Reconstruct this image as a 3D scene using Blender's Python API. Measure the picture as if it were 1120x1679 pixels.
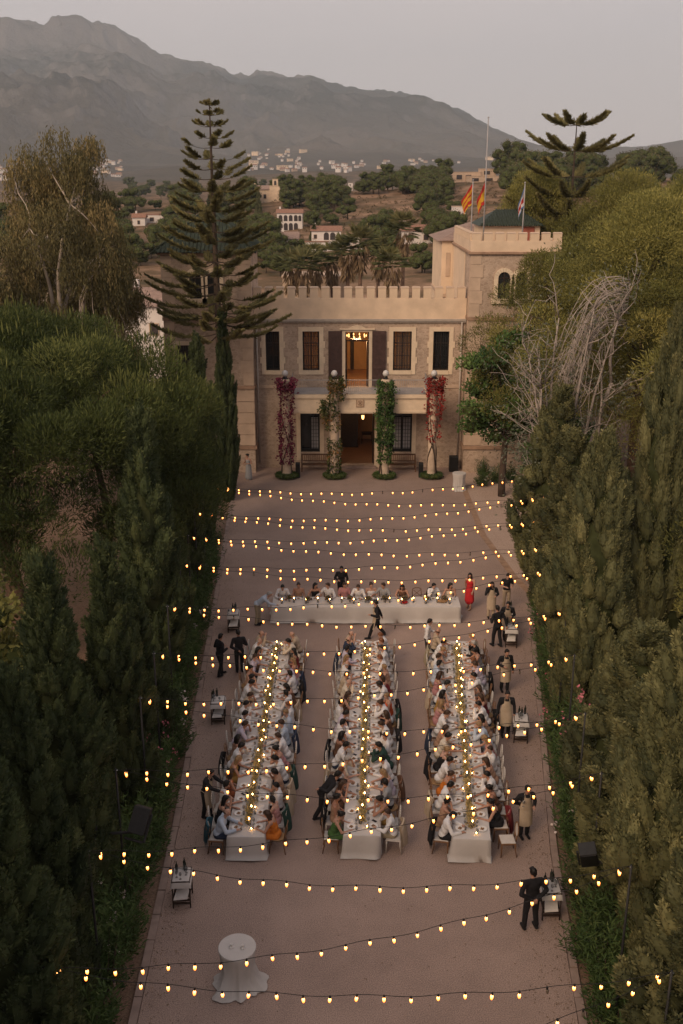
import bpy, bmesh, math, random
import numpy as np
from math import sin, cos, pi, radians, atan2, sqrt
from mathutils import Vector, Matrix

for o in list(bpy.data.objects):
    bpy.data.objects.remove(o, do_unlink=True)
scene = bpy.context.scene
COL = scene.collection

# ------------------------------------------------------------------ camera
cam_d = bpy.data.cameras.new('camera')
cam = bpy.data.objects.new('camera', cam_d)
COL.objects.link(cam)
cam.location = (0, 0, 18)
cam.rotation_euler = (radians(90 - 18.435), 0, 0)
cam_d.sensor_fit = 'VERTICAL'
cam_d.sensor_height = 24
cam_d.lens = 24 * 1650 / 1679
cam_d.clip_start = 0.5
cam_d.clip_end = 30000
scene.camera = cam

# ------------------------------------------------------------------ sky: dusk, thin high cloud
SUN_EL, SUN_AZ = radians(34), radians(-143)     # bright evening sky over the camera's left shoulder
world = bpy.data.worlds.new('World')
scene.world = world
world.use_nodes = True
wn, wl = world.node_tree.nodes, world.node_tree.links
wn.clear()
w_out = wn.new('ShaderNodeOutputWorld')
w_bg = wn.new('ShaderNodeBackground')
w_sky = wn.new('ShaderNodeTexSky')
w_sky.sky_type = 'NISHITA'
w_sky.sun_disc = False
w_sky.sun_elevation = SUN_EL
w_sky.sun_rotation = SUN_AZ
w_sky.air_density = 1.0
w_sky.dust_density = 2.5
w_sc = wn.new('ShaderNodeVectorMath'); w_sc.operation = 'SCALE'; w_sc.inputs['Scale'].default_value = 0.085
wl.new(w_sky.outputs[0], w_sc.inputs[0])
w_tc = wn.new('ShaderNodeTexCoord')
w_map = wn.new('ShaderNodeMapping'); w_map.inputs['Scale'].default_value = (1.2, 1.2, 5.0)
w_no = wn.new('ShaderNodeTexNoise'); w_no.inputs['Scale'].default_value = 2.2; w_no.inputs['Detail'].default_value = 4
wl.new(w_tc.outputs['Generated'], w_map.inputs[0]); wl.new(w_map.outputs[0], w_no.inputs['Vector'])
w_rmp = wn.new('ShaderNodeValToRGB')            # veil of thin cloud: pinkish grey to bluish grey
w_rmp.color_ramp.elements[0].position = 0.35; w_rmp.color_ramp.elements[0].color = (0.405, 0.378, 0.388, 1)
w_rmp.color_ramp.elements[1].position = 0.68; w_rmp.color_ramp.elements[1].color = (0.465, 0.412, 0.400, 1)
wl.new(w_no.outputs[0], w_rmp.inputs[0])
w_sep = wn.new('ShaderNodeSeparateXYZ'); wl.new(w_tc.outputs['Generated'], w_sep.inputs[0])
w_el = wn.new('ShaderNodeMapRange'); w_el.inputs[1].default_value = 0.0; w_el.inputs[2].default_value = 0.32; w_el.inputs[3].default_value = 0.75; w_el.inputs[4].default_value = 0.0
wl.new(w_sep.outputs[2], w_el.inputs[0])
w_pk = wn.new('ShaderNodeMix'); w_pk.data_type = 'RGBA'; w_pk.inputs[7].default_value = (0.545, 0.455, 0.415, 1)     # pink band low in the sky all round
wl.new(w_el.outputs[0], w_pk.inputs[0]); wl.new(w_rmp.outputs[0], w_pk.inputs[6])
w_mix = wn.new('ShaderNodeMix'); w_mix.data_type = 'RGBA'; w_mix.inputs[0].default_value = 0.9
wl.new(w_sc.outputs[0], w_mix.inputs[6]); wl.new(w_pk.outputs[2], w_mix.inputs[7])
wl.new(w_mix.outputs[2], w_bg.inputs[0]); w_bg.inputs[1].default_value = 1.5
wl.new(w_bg.outputs[0], w_out.inputs[0])

sun_d = bpy.data.lights.new('sun', 'SUN')
sun = bpy.data.objects.new('sun', sun_d); COL.objects.link(sun)
sun_d.energy = 2.5
sun_d.angle = radians(30)
sun_d.color = (1.0, 0.74, 0.5)
_sd = Vector((sin(SUN_AZ) * cos(SUN_EL), cos(SUN_AZ) * cos(SUN_EL), sin(SUN_EL)))
sun.rotation_euler = _sd.to_track_quat('Z', 'Y').to_euler()

scene.view_settings.view_transform = 'Standard'
scene.view_settings.look = 'None'
scene.view_settings.exposure = 0.0
scene.view_settings.gamma = 1.0
scene.view_settings.use_curve_mapping = False
cy = scene.cycles
cy.use_denoising = True
cy.max_bounces = 6; cy.diffuse_bounces = 3; cy.glossy_bounces = 2; cy.transmission_bounces = 3
cy.transparent_max_bounces = 6; cy.volume_bounces = 0
cy.sample_clamp_indirect = 4
cy.caustics_reflective = False; cy.caustics_refractive = False

# ------------------------------------------------------------------ helpers
def tag(o, label=None, cat=None, group=None, kind=None):
    if label: o['label'] = label
    if cat: o['category'] = cat
    if group: o['group'] = group
    if kind: o['kind'] = kind
    return o

def empty(name, loc=(0, 0, 0), rz=0.0, label=None, cat=None, group=None):
    o = bpy.data.objects.new(name, None)
    COL.objects.link(o)
    o.location = loc; o.rotation_euler = (0, 0, rz)
    o.empty_display_size = 0.2
    return tag(o, label, cat, group)

def link(name, me, parent=None, loc=None, world=False):
    o = bpy.data.objects.new(name, me)
    COL.objects.link(o)
    if parent is not None:
        o.parent = parent
        if world:                       # authored in world coordinates under an unrotated parent chain
            p = parent; off = Vector((0, 0, 0))
            while p is not None:
                off += Vector(p.location); p = p.parent
            o.location = -off
    if loc is not None:
        o.location = loc
    return o

def recopy(o, parent=None):
    c = o.copy(); COL.objects.link(c)
    c.parent = parent
    for ch in o.children:
        recopy(ch, c)
    return c

class MB:
    """collects polygons, builds one mesh"""
    def __init__(s): s.v = []; s.f = []; s.m = []; s.sm = []
    def add(s, vs, fs, mi=0, smooth=False):
        b = len(s.v); s.v.extend([tuple(p) for p in vs])
        for f in fs:
            s.f.append(tuple(i + b for i in f)); s.m.append(mi); s.sm.append(smooth)
        return s
    def box(s, x0, x1, y0, y1, z0, z1, mi=0, bev=0.0):
        if bev > 0:
            b = bev
            vs = []
            for z, e in ((z0, b), (z0 + b, 0), (z1 - b, 0), (z1, b)):
                vs += [(x0 + e, y0 + e, z), (x1 - e, y0 + e, z), (x1 - e, y1 - e, z), (x0 + e, y1 - e, z)]
            fs = [(3, 2, 1, 0), (12, 13, 14, 15)]
            for k in range(3):
                for i in range(4):
                    j = (i + 1) % 4
                    fs.append((k * 4 + i, k * 4 + j, k * 4 + 4 + j, k * 4 + 4 + i))
            return s.add(vs, fs, mi)
        vs = [(x0, y0, z0), (x1, y0, z0), (x1, y1, z0), (x0, y1, z0), (x0, y0, z1), (x1, y0, z1), (x1, y1, z1), (x0, y1, z1)]
        return s.add(vs, [(3, 2, 1, 0), (4, 5, 6, 7), (0, 1, 5, 4), (1, 2, 6, 5), (2, 3, 7, 6), (3, 0, 4, 7)], mi)
    def tube(s, pts, rad, n=8, mi=0, cap=True, smooth=True):
        pts = [Vector(p) for p in pts]
        if not hasattr(rad, '__len__'): rad = [rad] * len(pts)
        vs = []; fs = []
        ref = None
        for i, p in enumerate(pts):
            d = (pts[min(i + 1, len(pts) - 1)] - pts[max(i - 1, 0)])
            d = d.normalized() if d.length > 1e-9 else Vector((0, 0, 1))
            if ref is None:
                ref = Vector((1, 0, 0)) if abs(d.x) < 0.8 else Vector((0, 1, 0))
            u = (ref - d * ref.dot(d)).normalized(); w = d.cross(u); ref = u
            for k in range(n):
                a = 2 * pi * k / n
                vs.append(p + (u * cos(a) + w * sin(a)) * rad[i])
        for i in range(len(pts) - 1):
            for k in range(n):
                j = (k + 1) % n
                fs.append((i * n + k, i * n + j, i * n + n + j, i * n + n + k))
        if cap:
            fs.append(tuple(range(n - 1, -1, -1)))
            fs.append(tuple((len(pts) - 1) * n + k for k in range(n)))
        return s.add(vs, fs, mi, smooth)
    def lathe(s, prof, n=16, c=(0, 0, 0), mi=0, smooth=True, sx=1, sy=1):
        vs = []; fs = []
        for (r, z) in prof:
            for k in range(n):
                a = 2 * pi * k / n
                vs.append((c[0] + r * cos(a) * sx, c[1] + r * sin(a) * sy, c[2] + z))
        for i in range(len(prof) - 1):
            for k in range(n):
                j = (k + 1) % n
                fs.append((i * n + k, i * n + j, i * n + n + j, i * n + n + k))
        if prof[0][0] > 1e-6: fs.append(tuple(range(n - 1, -1, -1)))
        if prof[-1][0] > 1e-6: fs.append(tuple((len(prof) - 1) * n + k for k in range(n)))
        return s.add(vs, fs, mi, smooth)
    def prism_xz(s, poly, y0, y1, mi=0):
        """poly of (x,z), counter-clockwise seen from -Y"""
        n = len(poly)
        vs = [(x, y0, z) for x, z in poly] + [(x, y1, z) for x, z in poly]
        fs = [tuple(range(n)), tuple(range(2 * n - 1, n - 1, -1))]
        for i in range(n):
            j = (i + 1) % n
            fs.append((j, i, n + i, n + j))
        return s.add(vs, fs, mi)
    def mesh(s, name, mats):
        me = bpy.data.meshes.new(name)
        me.from_pydata(s.v, [], s.f)
        if not isinstance(mats, (list, tuple)): mats = [mats]
        for m in mats: me.materials.append(m)
        me.polygons.foreach_set('material_index', s.m)
        me.polygons.foreach_set('use_smooth', s.sm)
        me.update()
        return me
    def build(s, name, mats, parent=None, world=False, loc=None):
        return link(name, s.mesh(name, mats), parent, loc, world)

def quads_mesh(name, V, tint, mats, mat_index=None):
    """V (N,4,3) array of leaf quads, tint (N,) colour variation"""
    N = len(V)
    me = bpy.data.meshes.new(name)
    me.vertices.add(N * 4); me.loops.add(N * 4); me.polygons.add(N)
    me.vertices.foreach_set('co', np.ascontiguousarray(V, dtype=np.float32).ravel())
    idx = np.arange(N * 4, dtype=np.int32)
    me.loops.foreach_set('vertex_index', idx)
    me.polygons.foreach_set('loop_start', np.arange(0, N * 4, 4, dtype=np.int32))
    try: me.polygons.foreach_set('loop_total', np.full(N, 4, dtype=np.int32))
    except Exception: pass
    if not isinstance(mats, (list, tuple)): mats = [mats]
    for m in mats: me.materials.append(m)
    if mat_index is not None:
        me.polygons.foreach_set('material_index', np.asarray(mat_index, dtype=np.int32))
    at = me.attributes.new('tint', 'FLOAT', 'FACE')
    at.data.foreach_set('value', np.asarray(tint, dtype=np.float32))
    me.update(calc_edges=True)
    return me

def unit(a):
    return a / np.maximum(np.linalg.norm(a, axis=-1, keepdims=True), 1e-9)

def leaves(P, D, L, W, rng, shape=0.5, flat=None):
    """diamond leaves from P along D; widest at `shape`; returns (N,4,3)"""
    N = len(P)
    D = unit(D)
    R = rng.normal(size=(N, 3)) if flat is None else flat
    S = unit(np.cross(D, R))
    L = np.asarray(L).reshape(-1, 1) * np.ones((N, 1)); W = np.asarray(W).reshape(-1, 1) * np.ones((N, 1))
    return np.stack([P, P + D * L * shape + S * W * .5, P + D * L, P + D * L * shape - S * W * .5], axis=1)

def rsphere(n, rng):
    return unit(rng.normal(size=(n, 3)))

# ------------------------------------------------------------------ materials
def mat(name, col, rough=0.8, var=0.12, scale=6.0, bump=0.0, bscale=40.0, metal=0.0, col2=None, objvar=0.0, spec=0.3, detail=4):
    m = bpy.data.materials.new(name); m.use_nodes = True
    n, l = m.node_tree.nodes, m.node_tree.links
    b = n['Principled BSDF']
    b.inputs['Roughness'].default_value = rough
    b.inputs['Metallic'].default_value = metal
    b.inputs['Specular IOR Level'].default_value = spec
    tc = n.new('ShaderNodeTexCoord')
    no = n.new('ShaderNodeTexNoise'); no.inputs['Scale'].default_value = scale; no.inputs['Detail'].default_value = detail
    l.new(tc.outputs['Object'], no.inputs['Vector'])
    rp = n.new('ShaderNodeValToRGB')
    c2 = col2 if col2 else tuple(min(1, c * (1 + var)) for c in col)
    c1 = col if col2 else tuple(c * (1 - var) for c in col)
    rp.color_ramp.elements[0].position = 0.3; rp.color_ramp.elements[1].position = 0.7
    rp.color_ramp.elements[0].color = (*c1, 1); rp.color_ramp.elements[1].color = (*c2, 1)
    l.new(no.outputs[0], rp.inputs[0])
    out = rp.outputs[0]
    if objvar > 0:
        oi = n.new('ShaderNodeObjectInfo')
        mr = n.new('ShaderNodeMapRange'); mr.inputs[3].default_value = 1 - objvar; mr.inputs[4].default_value = 1 + objvar
        l.new(oi.outputs['Random'], mr.inputs[0])
        mx = n.new('ShaderNodeVectorMath'); mx.operation = 'SCALE'
        l.new(out, mx.inputs[0]); l.new(mr.outputs[0], mx.inputs['Scale'])
        out = mx.outputs[0]
    l.new(out, b.inputs['Base Color'])
    if bump > 0:
        nb = n.new('ShaderNodeTexNoise'); nb.inputs['Scale'].default_value = bscale; nb.inputs['Detail'].default_value = 4
        l.new(tc.outputs['Object'], nb.inputs['Vector'])
        bp = n.new('ShaderNodeBump'); bp.inputs['Strength'].default_value = bump; bp.inputs['Distance'].default_value = 0.02
        l.new(nb.outputs[0], bp.inputs['Height']); l.new(bp.outputs[0], b.inputs['Normal'])
    return m

def leafmat(name, c0, c1, c2=None, trans=0.25, objvar=0.12, rough=0.7):
    m = bpy.data.materials.new(name); m.use_nodes = True
    n, l = m.node_tree.nodes, m.node_tree.links
    b = n['Principled BSDF']; b.inputs['Roughness'].default_value = rough; b.inputs['Specular IOR Level'].default_value = 0.2
    at = n.new('ShaderNodeAttribute'); at.attribute_name = 'tint'
    rp = n.new('ShaderNodeValToRGB')
    rp.color_ramp.elements[0].color = (*c0, 1); rp.color_ramp.elements[1].color = (*(c2 or c1), 1)
    if c2:
        e = rp.color_ramp.elements.new(0.6); e.color = (*c1, 1)
    l.new(at.outputs['Fac'], rp.inputs[0])
    oi = n.new('ShaderNodeObjectInfo')
    mr = n.new('ShaderNodeMapRange'); mr.inputs[3].default_value = 1 - objvar; mr.inputs[4].default_value = 1 + objvar
    l.new(oi.outputs['Random'], mr.inputs[0])
    mx = n.new('ShaderNodeVectorMath'); mx.operation = 'SCALE'
    l.new(rp.outputs[0], mx.inputs[0]); l.new(mr.outputs[0], mx.inputs['Scale'])
    l.new(mx.outputs[0], b.inputs['Base Color'])
    if trans > 0:
        t = n.new('ShaderNodeBsdfTranslucent'); l.new(mx.outputs[0], t.inputs['Color'])
        ms = n.new('ShaderNodeMixShader'); ms.inputs[0].default_value = trans
        l.new(b.outputs[0], ms.inputs[1]); l.new(t.outputs[0], ms.inputs[2])
        l.new(ms.outputs[0], n['Material Output'].inputs['Surface'])
    return m

def emit(name, col, strength):
    m = bpy.data.materials.new(name); m.use_nodes = True
    n, l = m.node_tree.nodes, m.node_tree.links
    n.remove(n['Principled BSDF'])
    e = n.new('ShaderNodeEmission'); e.inputs[0].default_value = (*col, 1); e.inputs[1].default_value = strength
    l.new(e.outputs[0], n['Material Output'].inputs['Surface'])
    return m

def glassmat(name, tint=(1, 1, 1), clear=0.75):
    m = bpy.data.materials.new(name); m.use_nodes = True
    n, l = m.node_tree.nodes, m.node_tree.links
    b = n['Principled BSDF']; b.inputs['Base Color'].default_value = (*[c * .25 for c in tint], 1); b.inputs['Roughness'].default_value = 0.06
    b.inputs['Specular IOR Level'].default_value = 0.6
    t = n.new('ShaderNodeBsdfTransparent'); t.inputs[0].default_value = (*tint, 1)
    ms = n.new('ShaderNodeMixShader'); ms.inputs[0].default_value = clear
    l.new(b.outputs[0], ms.inputs[1]); l.new(t.outputs[0], ms.inputs[2])
    l.new(ms.outputs[0], n['Material Output'].inputs['Surface'])
    return m

def groundmat(name, ca, cb, cc, s1=0.15, s2=3.0, grain=160.0, bump=0.35):
    """earth or gravel: broad patches, worn streaks and a fine grain"""
    m = bpy.data.materials.new(name); m.use_nodes = True
    n, l = m.node_tree.nodes, m.node_tree.links
    b = n['Principled BSDF']; b.inputs['Roughness'].default_value = 0.95; b.inputs['Specular IOR Level'].default_value = 0.15
    tc = n.new('ShaderNodeTexCoord')
    n1 = n.new('ShaderNodeTexNoise'); n1.inputs['Scale'].default_value = s1; n1.inputs['Detail'].default_value = 5
    n2 = n.new('ShaderNodeTexNoise'); n2.inputs['Scale'].default_value = s2; n2.inputs['Detail'].default_value = 6; n2.inputs['Roughness'].default_value = .7
    n3 = n.new('ShaderNodeTexNoise'); n3.inputs['Scale'].default_value = grain; n3.inputs['Detail'].default_value = 2
    for q in (n1, n2, n3): l.new(tc.outputs['Object'], q.inputs['Vector'])
    r1 = n.new('ShaderNodeValToRGB'); r1.color_ramp.elements[0].position = .35; r1.color_ramp.elements[1].position = .65
    r1.color_ramp.elements[0].color = (*ca, 1); r1.color_ramp.elements[1].color = (*cb, 1)
    l.new(n1.outputs[0], r1.inputs[0])
    r2 = n.new('ShaderNodeMapRange'); r2.inputs[1].default_value = .45; r2.inputs[2].default_value = .75; r2.inputs[3].default_value = 0; r2.inputs[4].default_value = .55
    l.new(n2.outputs[0], r2.inputs[0])
    mx = n.new('ShaderNodeMix'); mx.data_type = 'RGBA'; mx.inputs[7].default_value = (*cc, 1)
    l.new(r2.outputs[0], mx.inputs[0]); l.new(r1.outputs[0], mx.inputs[6])
    r3 = n.new('ShaderNodeMapRange'); r3.inputs[1].default_value = .3; r3.inputs[2].default_value = .7; r3.inputs[3].default_value = .62; r3.inputs[4].default_value = 1.38
    l.new(n3.outputs[0], r3.inputs[0])
    vs = n.new('ShaderNodeVectorMath'); vs.operation = 'SCALE'
    l.new(mx.outputs[2], vs.inputs[0]); l.new(r3.outputs[0], vs.inputs['Scale'])
    l.new(vs.outputs[0], b.inputs['Base Color'])
    bp = n.new('ShaderNodeBump'); bp.inputs['Strength'].default_value = bump; bp.inputs['Distance'].default_value = .02
    l.new(n3.outputs[0], bp.inputs['Height']); l.new(bp.outputs[0], b.inputs['Normal'])
    return m

def stonemat(name, c1, c2, mortar, scale=3.2):
    """rubble masonry seen from afar: voronoi stones with pale joints"""
    m = bpy.data.materials.new(name); m.use_nodes = True
    n, l = m.node_tree.nodes, m.node_tree.links
    b = n['Principled BSDF']; b.inputs['Roughness'].default_value = 0.92; b.inputs['Specular IOR Level'].default_value = 0.15
    tc = n.new('ShaderNodeTexCoord')
    mp = n.new('ShaderNodeMapping'); mp.inputs['Scale'].default_value = (1, 1, 1.5)
    l.new(tc.outputs['Object'], mp.inputs[0])
    v = n.new('ShaderNodeTexVoronoi'); v.inputs['Scale'].default_value = scale
    e = n.new('ShaderNodeTexVoronoi'); e.feature = 'DISTANCE_TO_EDGE'; e.inputs['Scale'].default_value = scale
    l.new(mp.outputs[0], v.inputs['Vector']); l.new(mp.outputs[0], e.inputs['Vector'])
    sp = n.new('ShaderNodeSeparateColor'); l.new(v.outputs['Color'], sp.inputs[0])
    rp = n.new('ShaderNodeValToRGB'); rp.color_ramp.elements[0].color = (*c1, 1); rp.color_ramp.elements[1].color = (*c2, 1)
    l.new(sp.outputs[0], rp.inputs[0])
    ms = n.new('ShaderNodeMapRange'); ms.inputs[1].default_value = .02; ms.inputs[2].default_value = .09; ms.inputs[3].default_value = 0.75; ms.inputs[4].default_value = 0
    l.new(e.outputs['Distance'], ms.inputs[0])
    mx = n.new('ShaderNodeMix'); mx.data_type = 'RGBA'; mx.inputs[7].default_value = (*mortar, 1)
    l.new(ms.outputs[0], mx.inputs[0]); l.new(rp.outputs[0], mx.inputs[6])
    no = n.new('ShaderNodeTexNoise'); no.inputs['Scale'].default_value = .5; no.inputs['Detail'].default_value = 5
    l.new(tc.outputs['Object'], no.inputs['Vector'])
    mr = n.new('ShaderNodeMapRange'); mr.inputs[1].default_value = .3; mr.inputs[2].default_value = .7; mr.inputs[3].default_value = .78; mr.inputs[4].default_value = 1.15
    l.new(no.outputs[0], mr.inputs[0])
    vs = n.new('ShaderNodeVectorMath'); vs.operation = 'SCALE'; l.new(mx.outputs[2], vs.inputs[0]); l.new(mr.outputs[0], vs.inputs['Scale'])
    l.new(vs.outputs[0], b.inputs['Base Color'])
    bp = n.new('ShaderNodeBump'); bp.inputs['Strength'].default_value = .5; bp.inputs['Distance'].default_value = .03
    l.new(e.outputs['Distance'], bp.inputs['Height']); l.new(bp.outputs[0], b.inputs['Normal'])
    return m

M = {}
M['gravel'] = groundmat('gravel', (0.305, 0.220, 0.184), (0.365, 0.265, 0.220), (0.24, 0.177, 0.149), .22, 1.1, 40, .5)
M['pave'] = groundmat('pale_paving', (0.42, 0.31, 0.255), (0.46, 0.345, 0.285), (0.36, 0.26, 0.215), .2, 2.5, 40, .15)
M['earth'] = groundmat('garden_earth', (0.16, 0.10, 0.07), (0.24, 0.155, 0.11), (0.10, 0.085, 0.05), .25, 2.0, 30, .5)
M['kerb'] = mat('kerb_stone', (0.29, 0.212, 0.178), .9, .2, 3, .3, 30)
M['stone'] = stonemat('rubble_stone', (0.35, 0.258, 0.195), (0.485, 0.365, 0.282), (0.52, 0.40, 0.31), 4.5)
M['render'] = mat('cream_render', (0.66, 0.50, 0.36), .9, .12, 1.2, .1, 20)
M['render_side'] = mat('pale_cream_render', (0.70, 0.535, 0.385), .9, .08, 1.0, .1, 20)
M['trim'] = mat('cream_trim', (0.68, 0.54, 0.395), .85, .08, 3, .05)
M['quoin'] = mat('sandy_quoin', (0.50, 0.37, 0.275), .9, .12, 1.6, .2, 15)
M['cornice'] = mat('brown_cornice', (0.32, 0.205, 0.14), .9, .2, 3)
M['iron'] = mat('black_iron', (0.012, 0.011, 0.011), .5, .2, 8)
M['rail'] = mat('pale_rail', (0.30, 0.29, 0.29), .5, .1, 8)
M['balcony_cloth'] = mat('pale_grey_panel', (0.34, 0.32, 0.32), .7, .1, 2)
M['shutter'] = mat('dark_brown_shutter', (0.075, 0.042, 0.036), .6, .25, 5)
M['darkwood'] = mat('dark_wood', (0.035, 0.022, 0.016), .5, .3, 12)
M['wood'] = mat('chair_wood', (0.17, 0.085, 0.04), .45, .25, 14, objvar=.25)
M['bench'] = mat('bench_wood', (0.12, 0.062, 0.035), .6, .3, 10)
M['bench_pale'] = mat('bench_pale_slat', (0.30, 0.18, 0.11), .6, .2, 10)
M['pipe'] = mat('zinc_pipe', (0.42, 0.36, 0.31), .5, .1, 4)
M['roof'] = mat('terracotta_tile', (0.26, 0.135, 0.09), .85, .3, 4)
M['roof_grey'] = mat('weathered_tile', (0.27, 0.185, 0.15), .9, .25, 3)
M['green_tile'] = mat('green_glazed_tile', (0.034, 0.044, 0.030), .6, .4, 5, spec=.2)
M['white_wall'] = mat('white_wash', (0.66, 0.60, 0.56), .9, .05, 1.5)
M['pane'] = mat('window_glass', (0.02, 0.02, 0.022), .08, .2, 3, spec=.6)
M['far_window'] = mat('dark_window', (0.06, 0.05, 0.05), .2, .2, 3)
M['linen'] = mat('white_linen', (0.51, 0.475, 0.45), .9, .04, 3, .15, 9)
M['china'] = mat('white_china', (0.66, 0.63, 0.60), .25, .03, 3)
M['food'] = mat('plated_food', (0.14, 0.065, 0.035), .6, .5, 30, col2=(0.30, 0.17, 0.07))
M['glass'] = glassmat('clear_glass', (0.93, 0.93, 0.93), .72)
M['bottle'] = mat('dark_bottle', (0.015, 0.02, 0.013), .12, .3, 5, spec=.6)
M['phone'] = mat('black_phone', (0.015, 0.015, 0.018), .25, .1, 5)
M['napkin'] = mat('napkin_cloth', (0.62, 0.58, 0.55), .95, .06, 8, .3, 25)
M['menu'] = mat('menu_card', (0.30, 0.24, 0.18), .8, .1, 8)
M['steel'] = mat('stainless', (0.45, 0.44, 0.42), .3, .1, 10, metal=1)
M['ball'] = mat('pale_globe', (0.55, 0.53, 0.52), .3, .05, 5)
M['wax'] = mat('candle_wax', (0.68, 0.60, 0.45), .5, .05, 5)
M['flame'] = emit('flame', (1.0, 0.50, 0.13), 60)
M['cable'] = mat('black_cable', (0.012, 0.011, 0.011), .6, .2, 8)
M['speaker'] = mat('black_speaker', (0.02, 0.02, 0.021), .6, .2, 12)
M['trunk'] = mat('pine_bark', (0.13, 0.08, 0.055), .95, .35, 5, .6, 9)
M['trunk_dark'] = mat('dark_bark', (0.065, 0.045, 0.033), .95, .3, 5, .6, 9)
M['trunk_pale'] = mat('pale_eucalyptus_bark', (0.40, 0.33, 0.27), .85, .3, 2.5, .3, 8)
M['twig'] = mat('bare_grey_wood', (0.35, 0.29, 0.255), .9, .2, 4)
M['skin'] = mat('skin', (0.42, 0.235, 0.165), .55, .05, 5, objvar=.3)
# ================================================================== LAND
def sheet(name, poly, z, m):
    me = bpy.data.meshes.new(name)
    me.from_pydata([(x, y, z) for x, y in poly], [], [tuple(range(len(poly)))])
    me.materials.append(m); me.update()
    return tag(link(name, me), kind='structure')

sheet('ground', [(-8700, -370), (8700, -370), (8700, 8500), (-8700, 8500)], -0.35, M['earth'])
sheet('garden_soil', [(-60, 2), (60, 2), (60, 78), (-60, 78)], -0.05, M['earth'])
COURT_L = [(4, -4.55), (17.75, -4.57), (25.4, -4.75), (38, -5.35), (58.6, -6.45), (63.5, -6.7)]
COURT_R = [(4, 5.2), (17.75, 5.3), (23.7, 5.85), (37.4, 7.75), (58, 11.2), (63.5, 12.6)]
def edge(tab, y):
    return float(np.interp(y, [p[0] for p in tab], [p[1] for p in tab]))
sheet('gravel_court', [(p[1], p[0]) for p in COURT_L[::-1]] + [(p[1], p[0]) for p in COURT_R], 0.0, M['gravel'])
sheet('paved_corner', [(7.55, 63), (7.6, 57), (7.62, 50), (8.3, 44.2), (9.0, 43.5), (11.1, 58), (12.3, 63)], 0.006, M['pave'])
# flush stone channel between gravel and paving, stone by stone
chan = tag(empty('drain_channel', (7.6, 54, 0)), kind='structure')
pts = [Vector((7.45, 58.2, 0)), Vector((7.5, 50, 0)), Vector((8.2, 44.1, 0)), Vector((9.0, 40.6, 0))]
rnd = random.Random(5)
for a, b in zip(pts, pts[1:]):
    d = b - a; n = int(d.length / .62); u = d.normalized(); w = Vector((-u.y, u.x, 0))
    for i in range(n):
        p = a + d * (i / n); q = a + d * ((i + .94) / n); hh = .018 + rnd.random() * .008
        mb = MB(); c = [p - w * .16, q - w * .16, q + w * .16, p + w * .16]
        mb.add([(v.x, v.y, .002) for v in c] + [(v.x, v.y, hh) for v in c], [(3, 2, 1, 0), (4, 5, 6, 7), (0, 1, 5, 4), (1, 2, 6, 5), (2, 3, 7, 6), (3, 0, 4, 7)])
        mb.build('stone', M['cornice'], chan, world=True)
for side, tab, sg in (('kerb', COURT_L, -1), ('kerb', COURT_R, 1)):
    kb = tag(empty('kerb', (sg * 5, 20, 0)), kind='structure')
    y = 13.0
    while y < 56:
        ln = .92; x0 = edge(tab, y); x1 = edge(tab, y + ln)
        mb = MB(); h = .012 + rnd.random() * .025
        a = .02 * rnd.random()
        c = [(x0 + sg * (.0 + a), y), (x1 + sg * (.0 + a), y + ln - .03), (x1 + sg * .2, y + ln - .03), (x0 + sg * .2, y)]
        if sg > 0: c = c[::-1]
        mb.add([(p[0], p[1], -.04) for p in c] + [(p[0], p[1], h) for p in c], [(0, 1, 2, 3), (7, 6, 5, 4), (4, 5, 1, 0), (5, 6, 2, 1), (6, 7, 3, 2), (7, 4, 0, 3)])
        mb.build('kerb_stone', M['kerb'], kb, world=True)
        y += ln

# ---- numpy value noise
def vnoise(x, y, seed=0):
    xi = np.floor(x).astype(np.int64); yi = np.floor(y).astype(np.int64)
    fx = x - xi; fy = y - yi
    fx = fx * fx * (3 - 2 * fx); fy = fy * fy * (3 - 2 * fy)
    def h(a, b):
        k = (a * 374761393 + b * 668265263 + seed * 982451653) & 0x7fffffff
        k = ((k ^ (k >> 13)) * 1274126177) & 0x7fffffff
        return ((k ^ (k >> 16)) & 0xffff) / 65535.0
    return (h(xi, yi) * (1 - fx) + h(xi + 1, yi) * fx) * (1 - fy) + (h(xi, yi + 1) * (1 - fx) + h(xi + 1, yi + 1) * fx) * fy
def fbm(x, y, o=5, seed=0, ridged=False):
    t = 0; a = .5; f = 1.0; s = 0
    for i in range(o):
        n = vnoise(x * f + 17.3 * i, y * f - 9.1 * i, seed + i)
        if ridged: n = 1 - np.abs(2 * n - 1)
        t = t + a * n; s += a; a *= .5; f *= 2.03
    return t / s

TH = radians(18.435)
def px_el(y):   # pixel row of the photograph at the picture's centre column -> elevation above the horizon
    return TH - np.arctan((np.asarray(y, dtype=float) - 839.5) / 1650) * 1.0
def px_dir(x, y):
    u = (x - 560) / 1650; v = (y - 839.5) / 1650
    d = np.array([u, cos(TH) - v * sin(TH), -sin(TH) - v * cos(TH)])
    return atan2(d[0], d[1]), d[2] / sqrt(d[0] ** 2 + d[1] ** 2)     # azimuth, tan(elevation)

RIDGE = [(-700, 120), (-350, 70), (-120, 40), (0, 27), (30, 34), (70, 37), (84, 30), (130, 26), (150, 33), (185, 39), (215, 58), (240, 74), (265, 87), (300, 94), (340, 103), (390, 122), (435, 114), (480, 125), (510, 122), (545, 137), (590, 147), (640, 150), (700, 163), (760, 182), (800, 205), (850, 230), (885, 242), (915, 243), (960, 243), (1010, 243), (1060, 240), (1120, 230), (1300, 220), (1700, 225)]
_rd = [px_dir(*p) for p in RIDGE]
R_AZ = np.array([p[0] for p in _rd]); R_T = np.array([p[1] for p in _rd])

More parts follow.
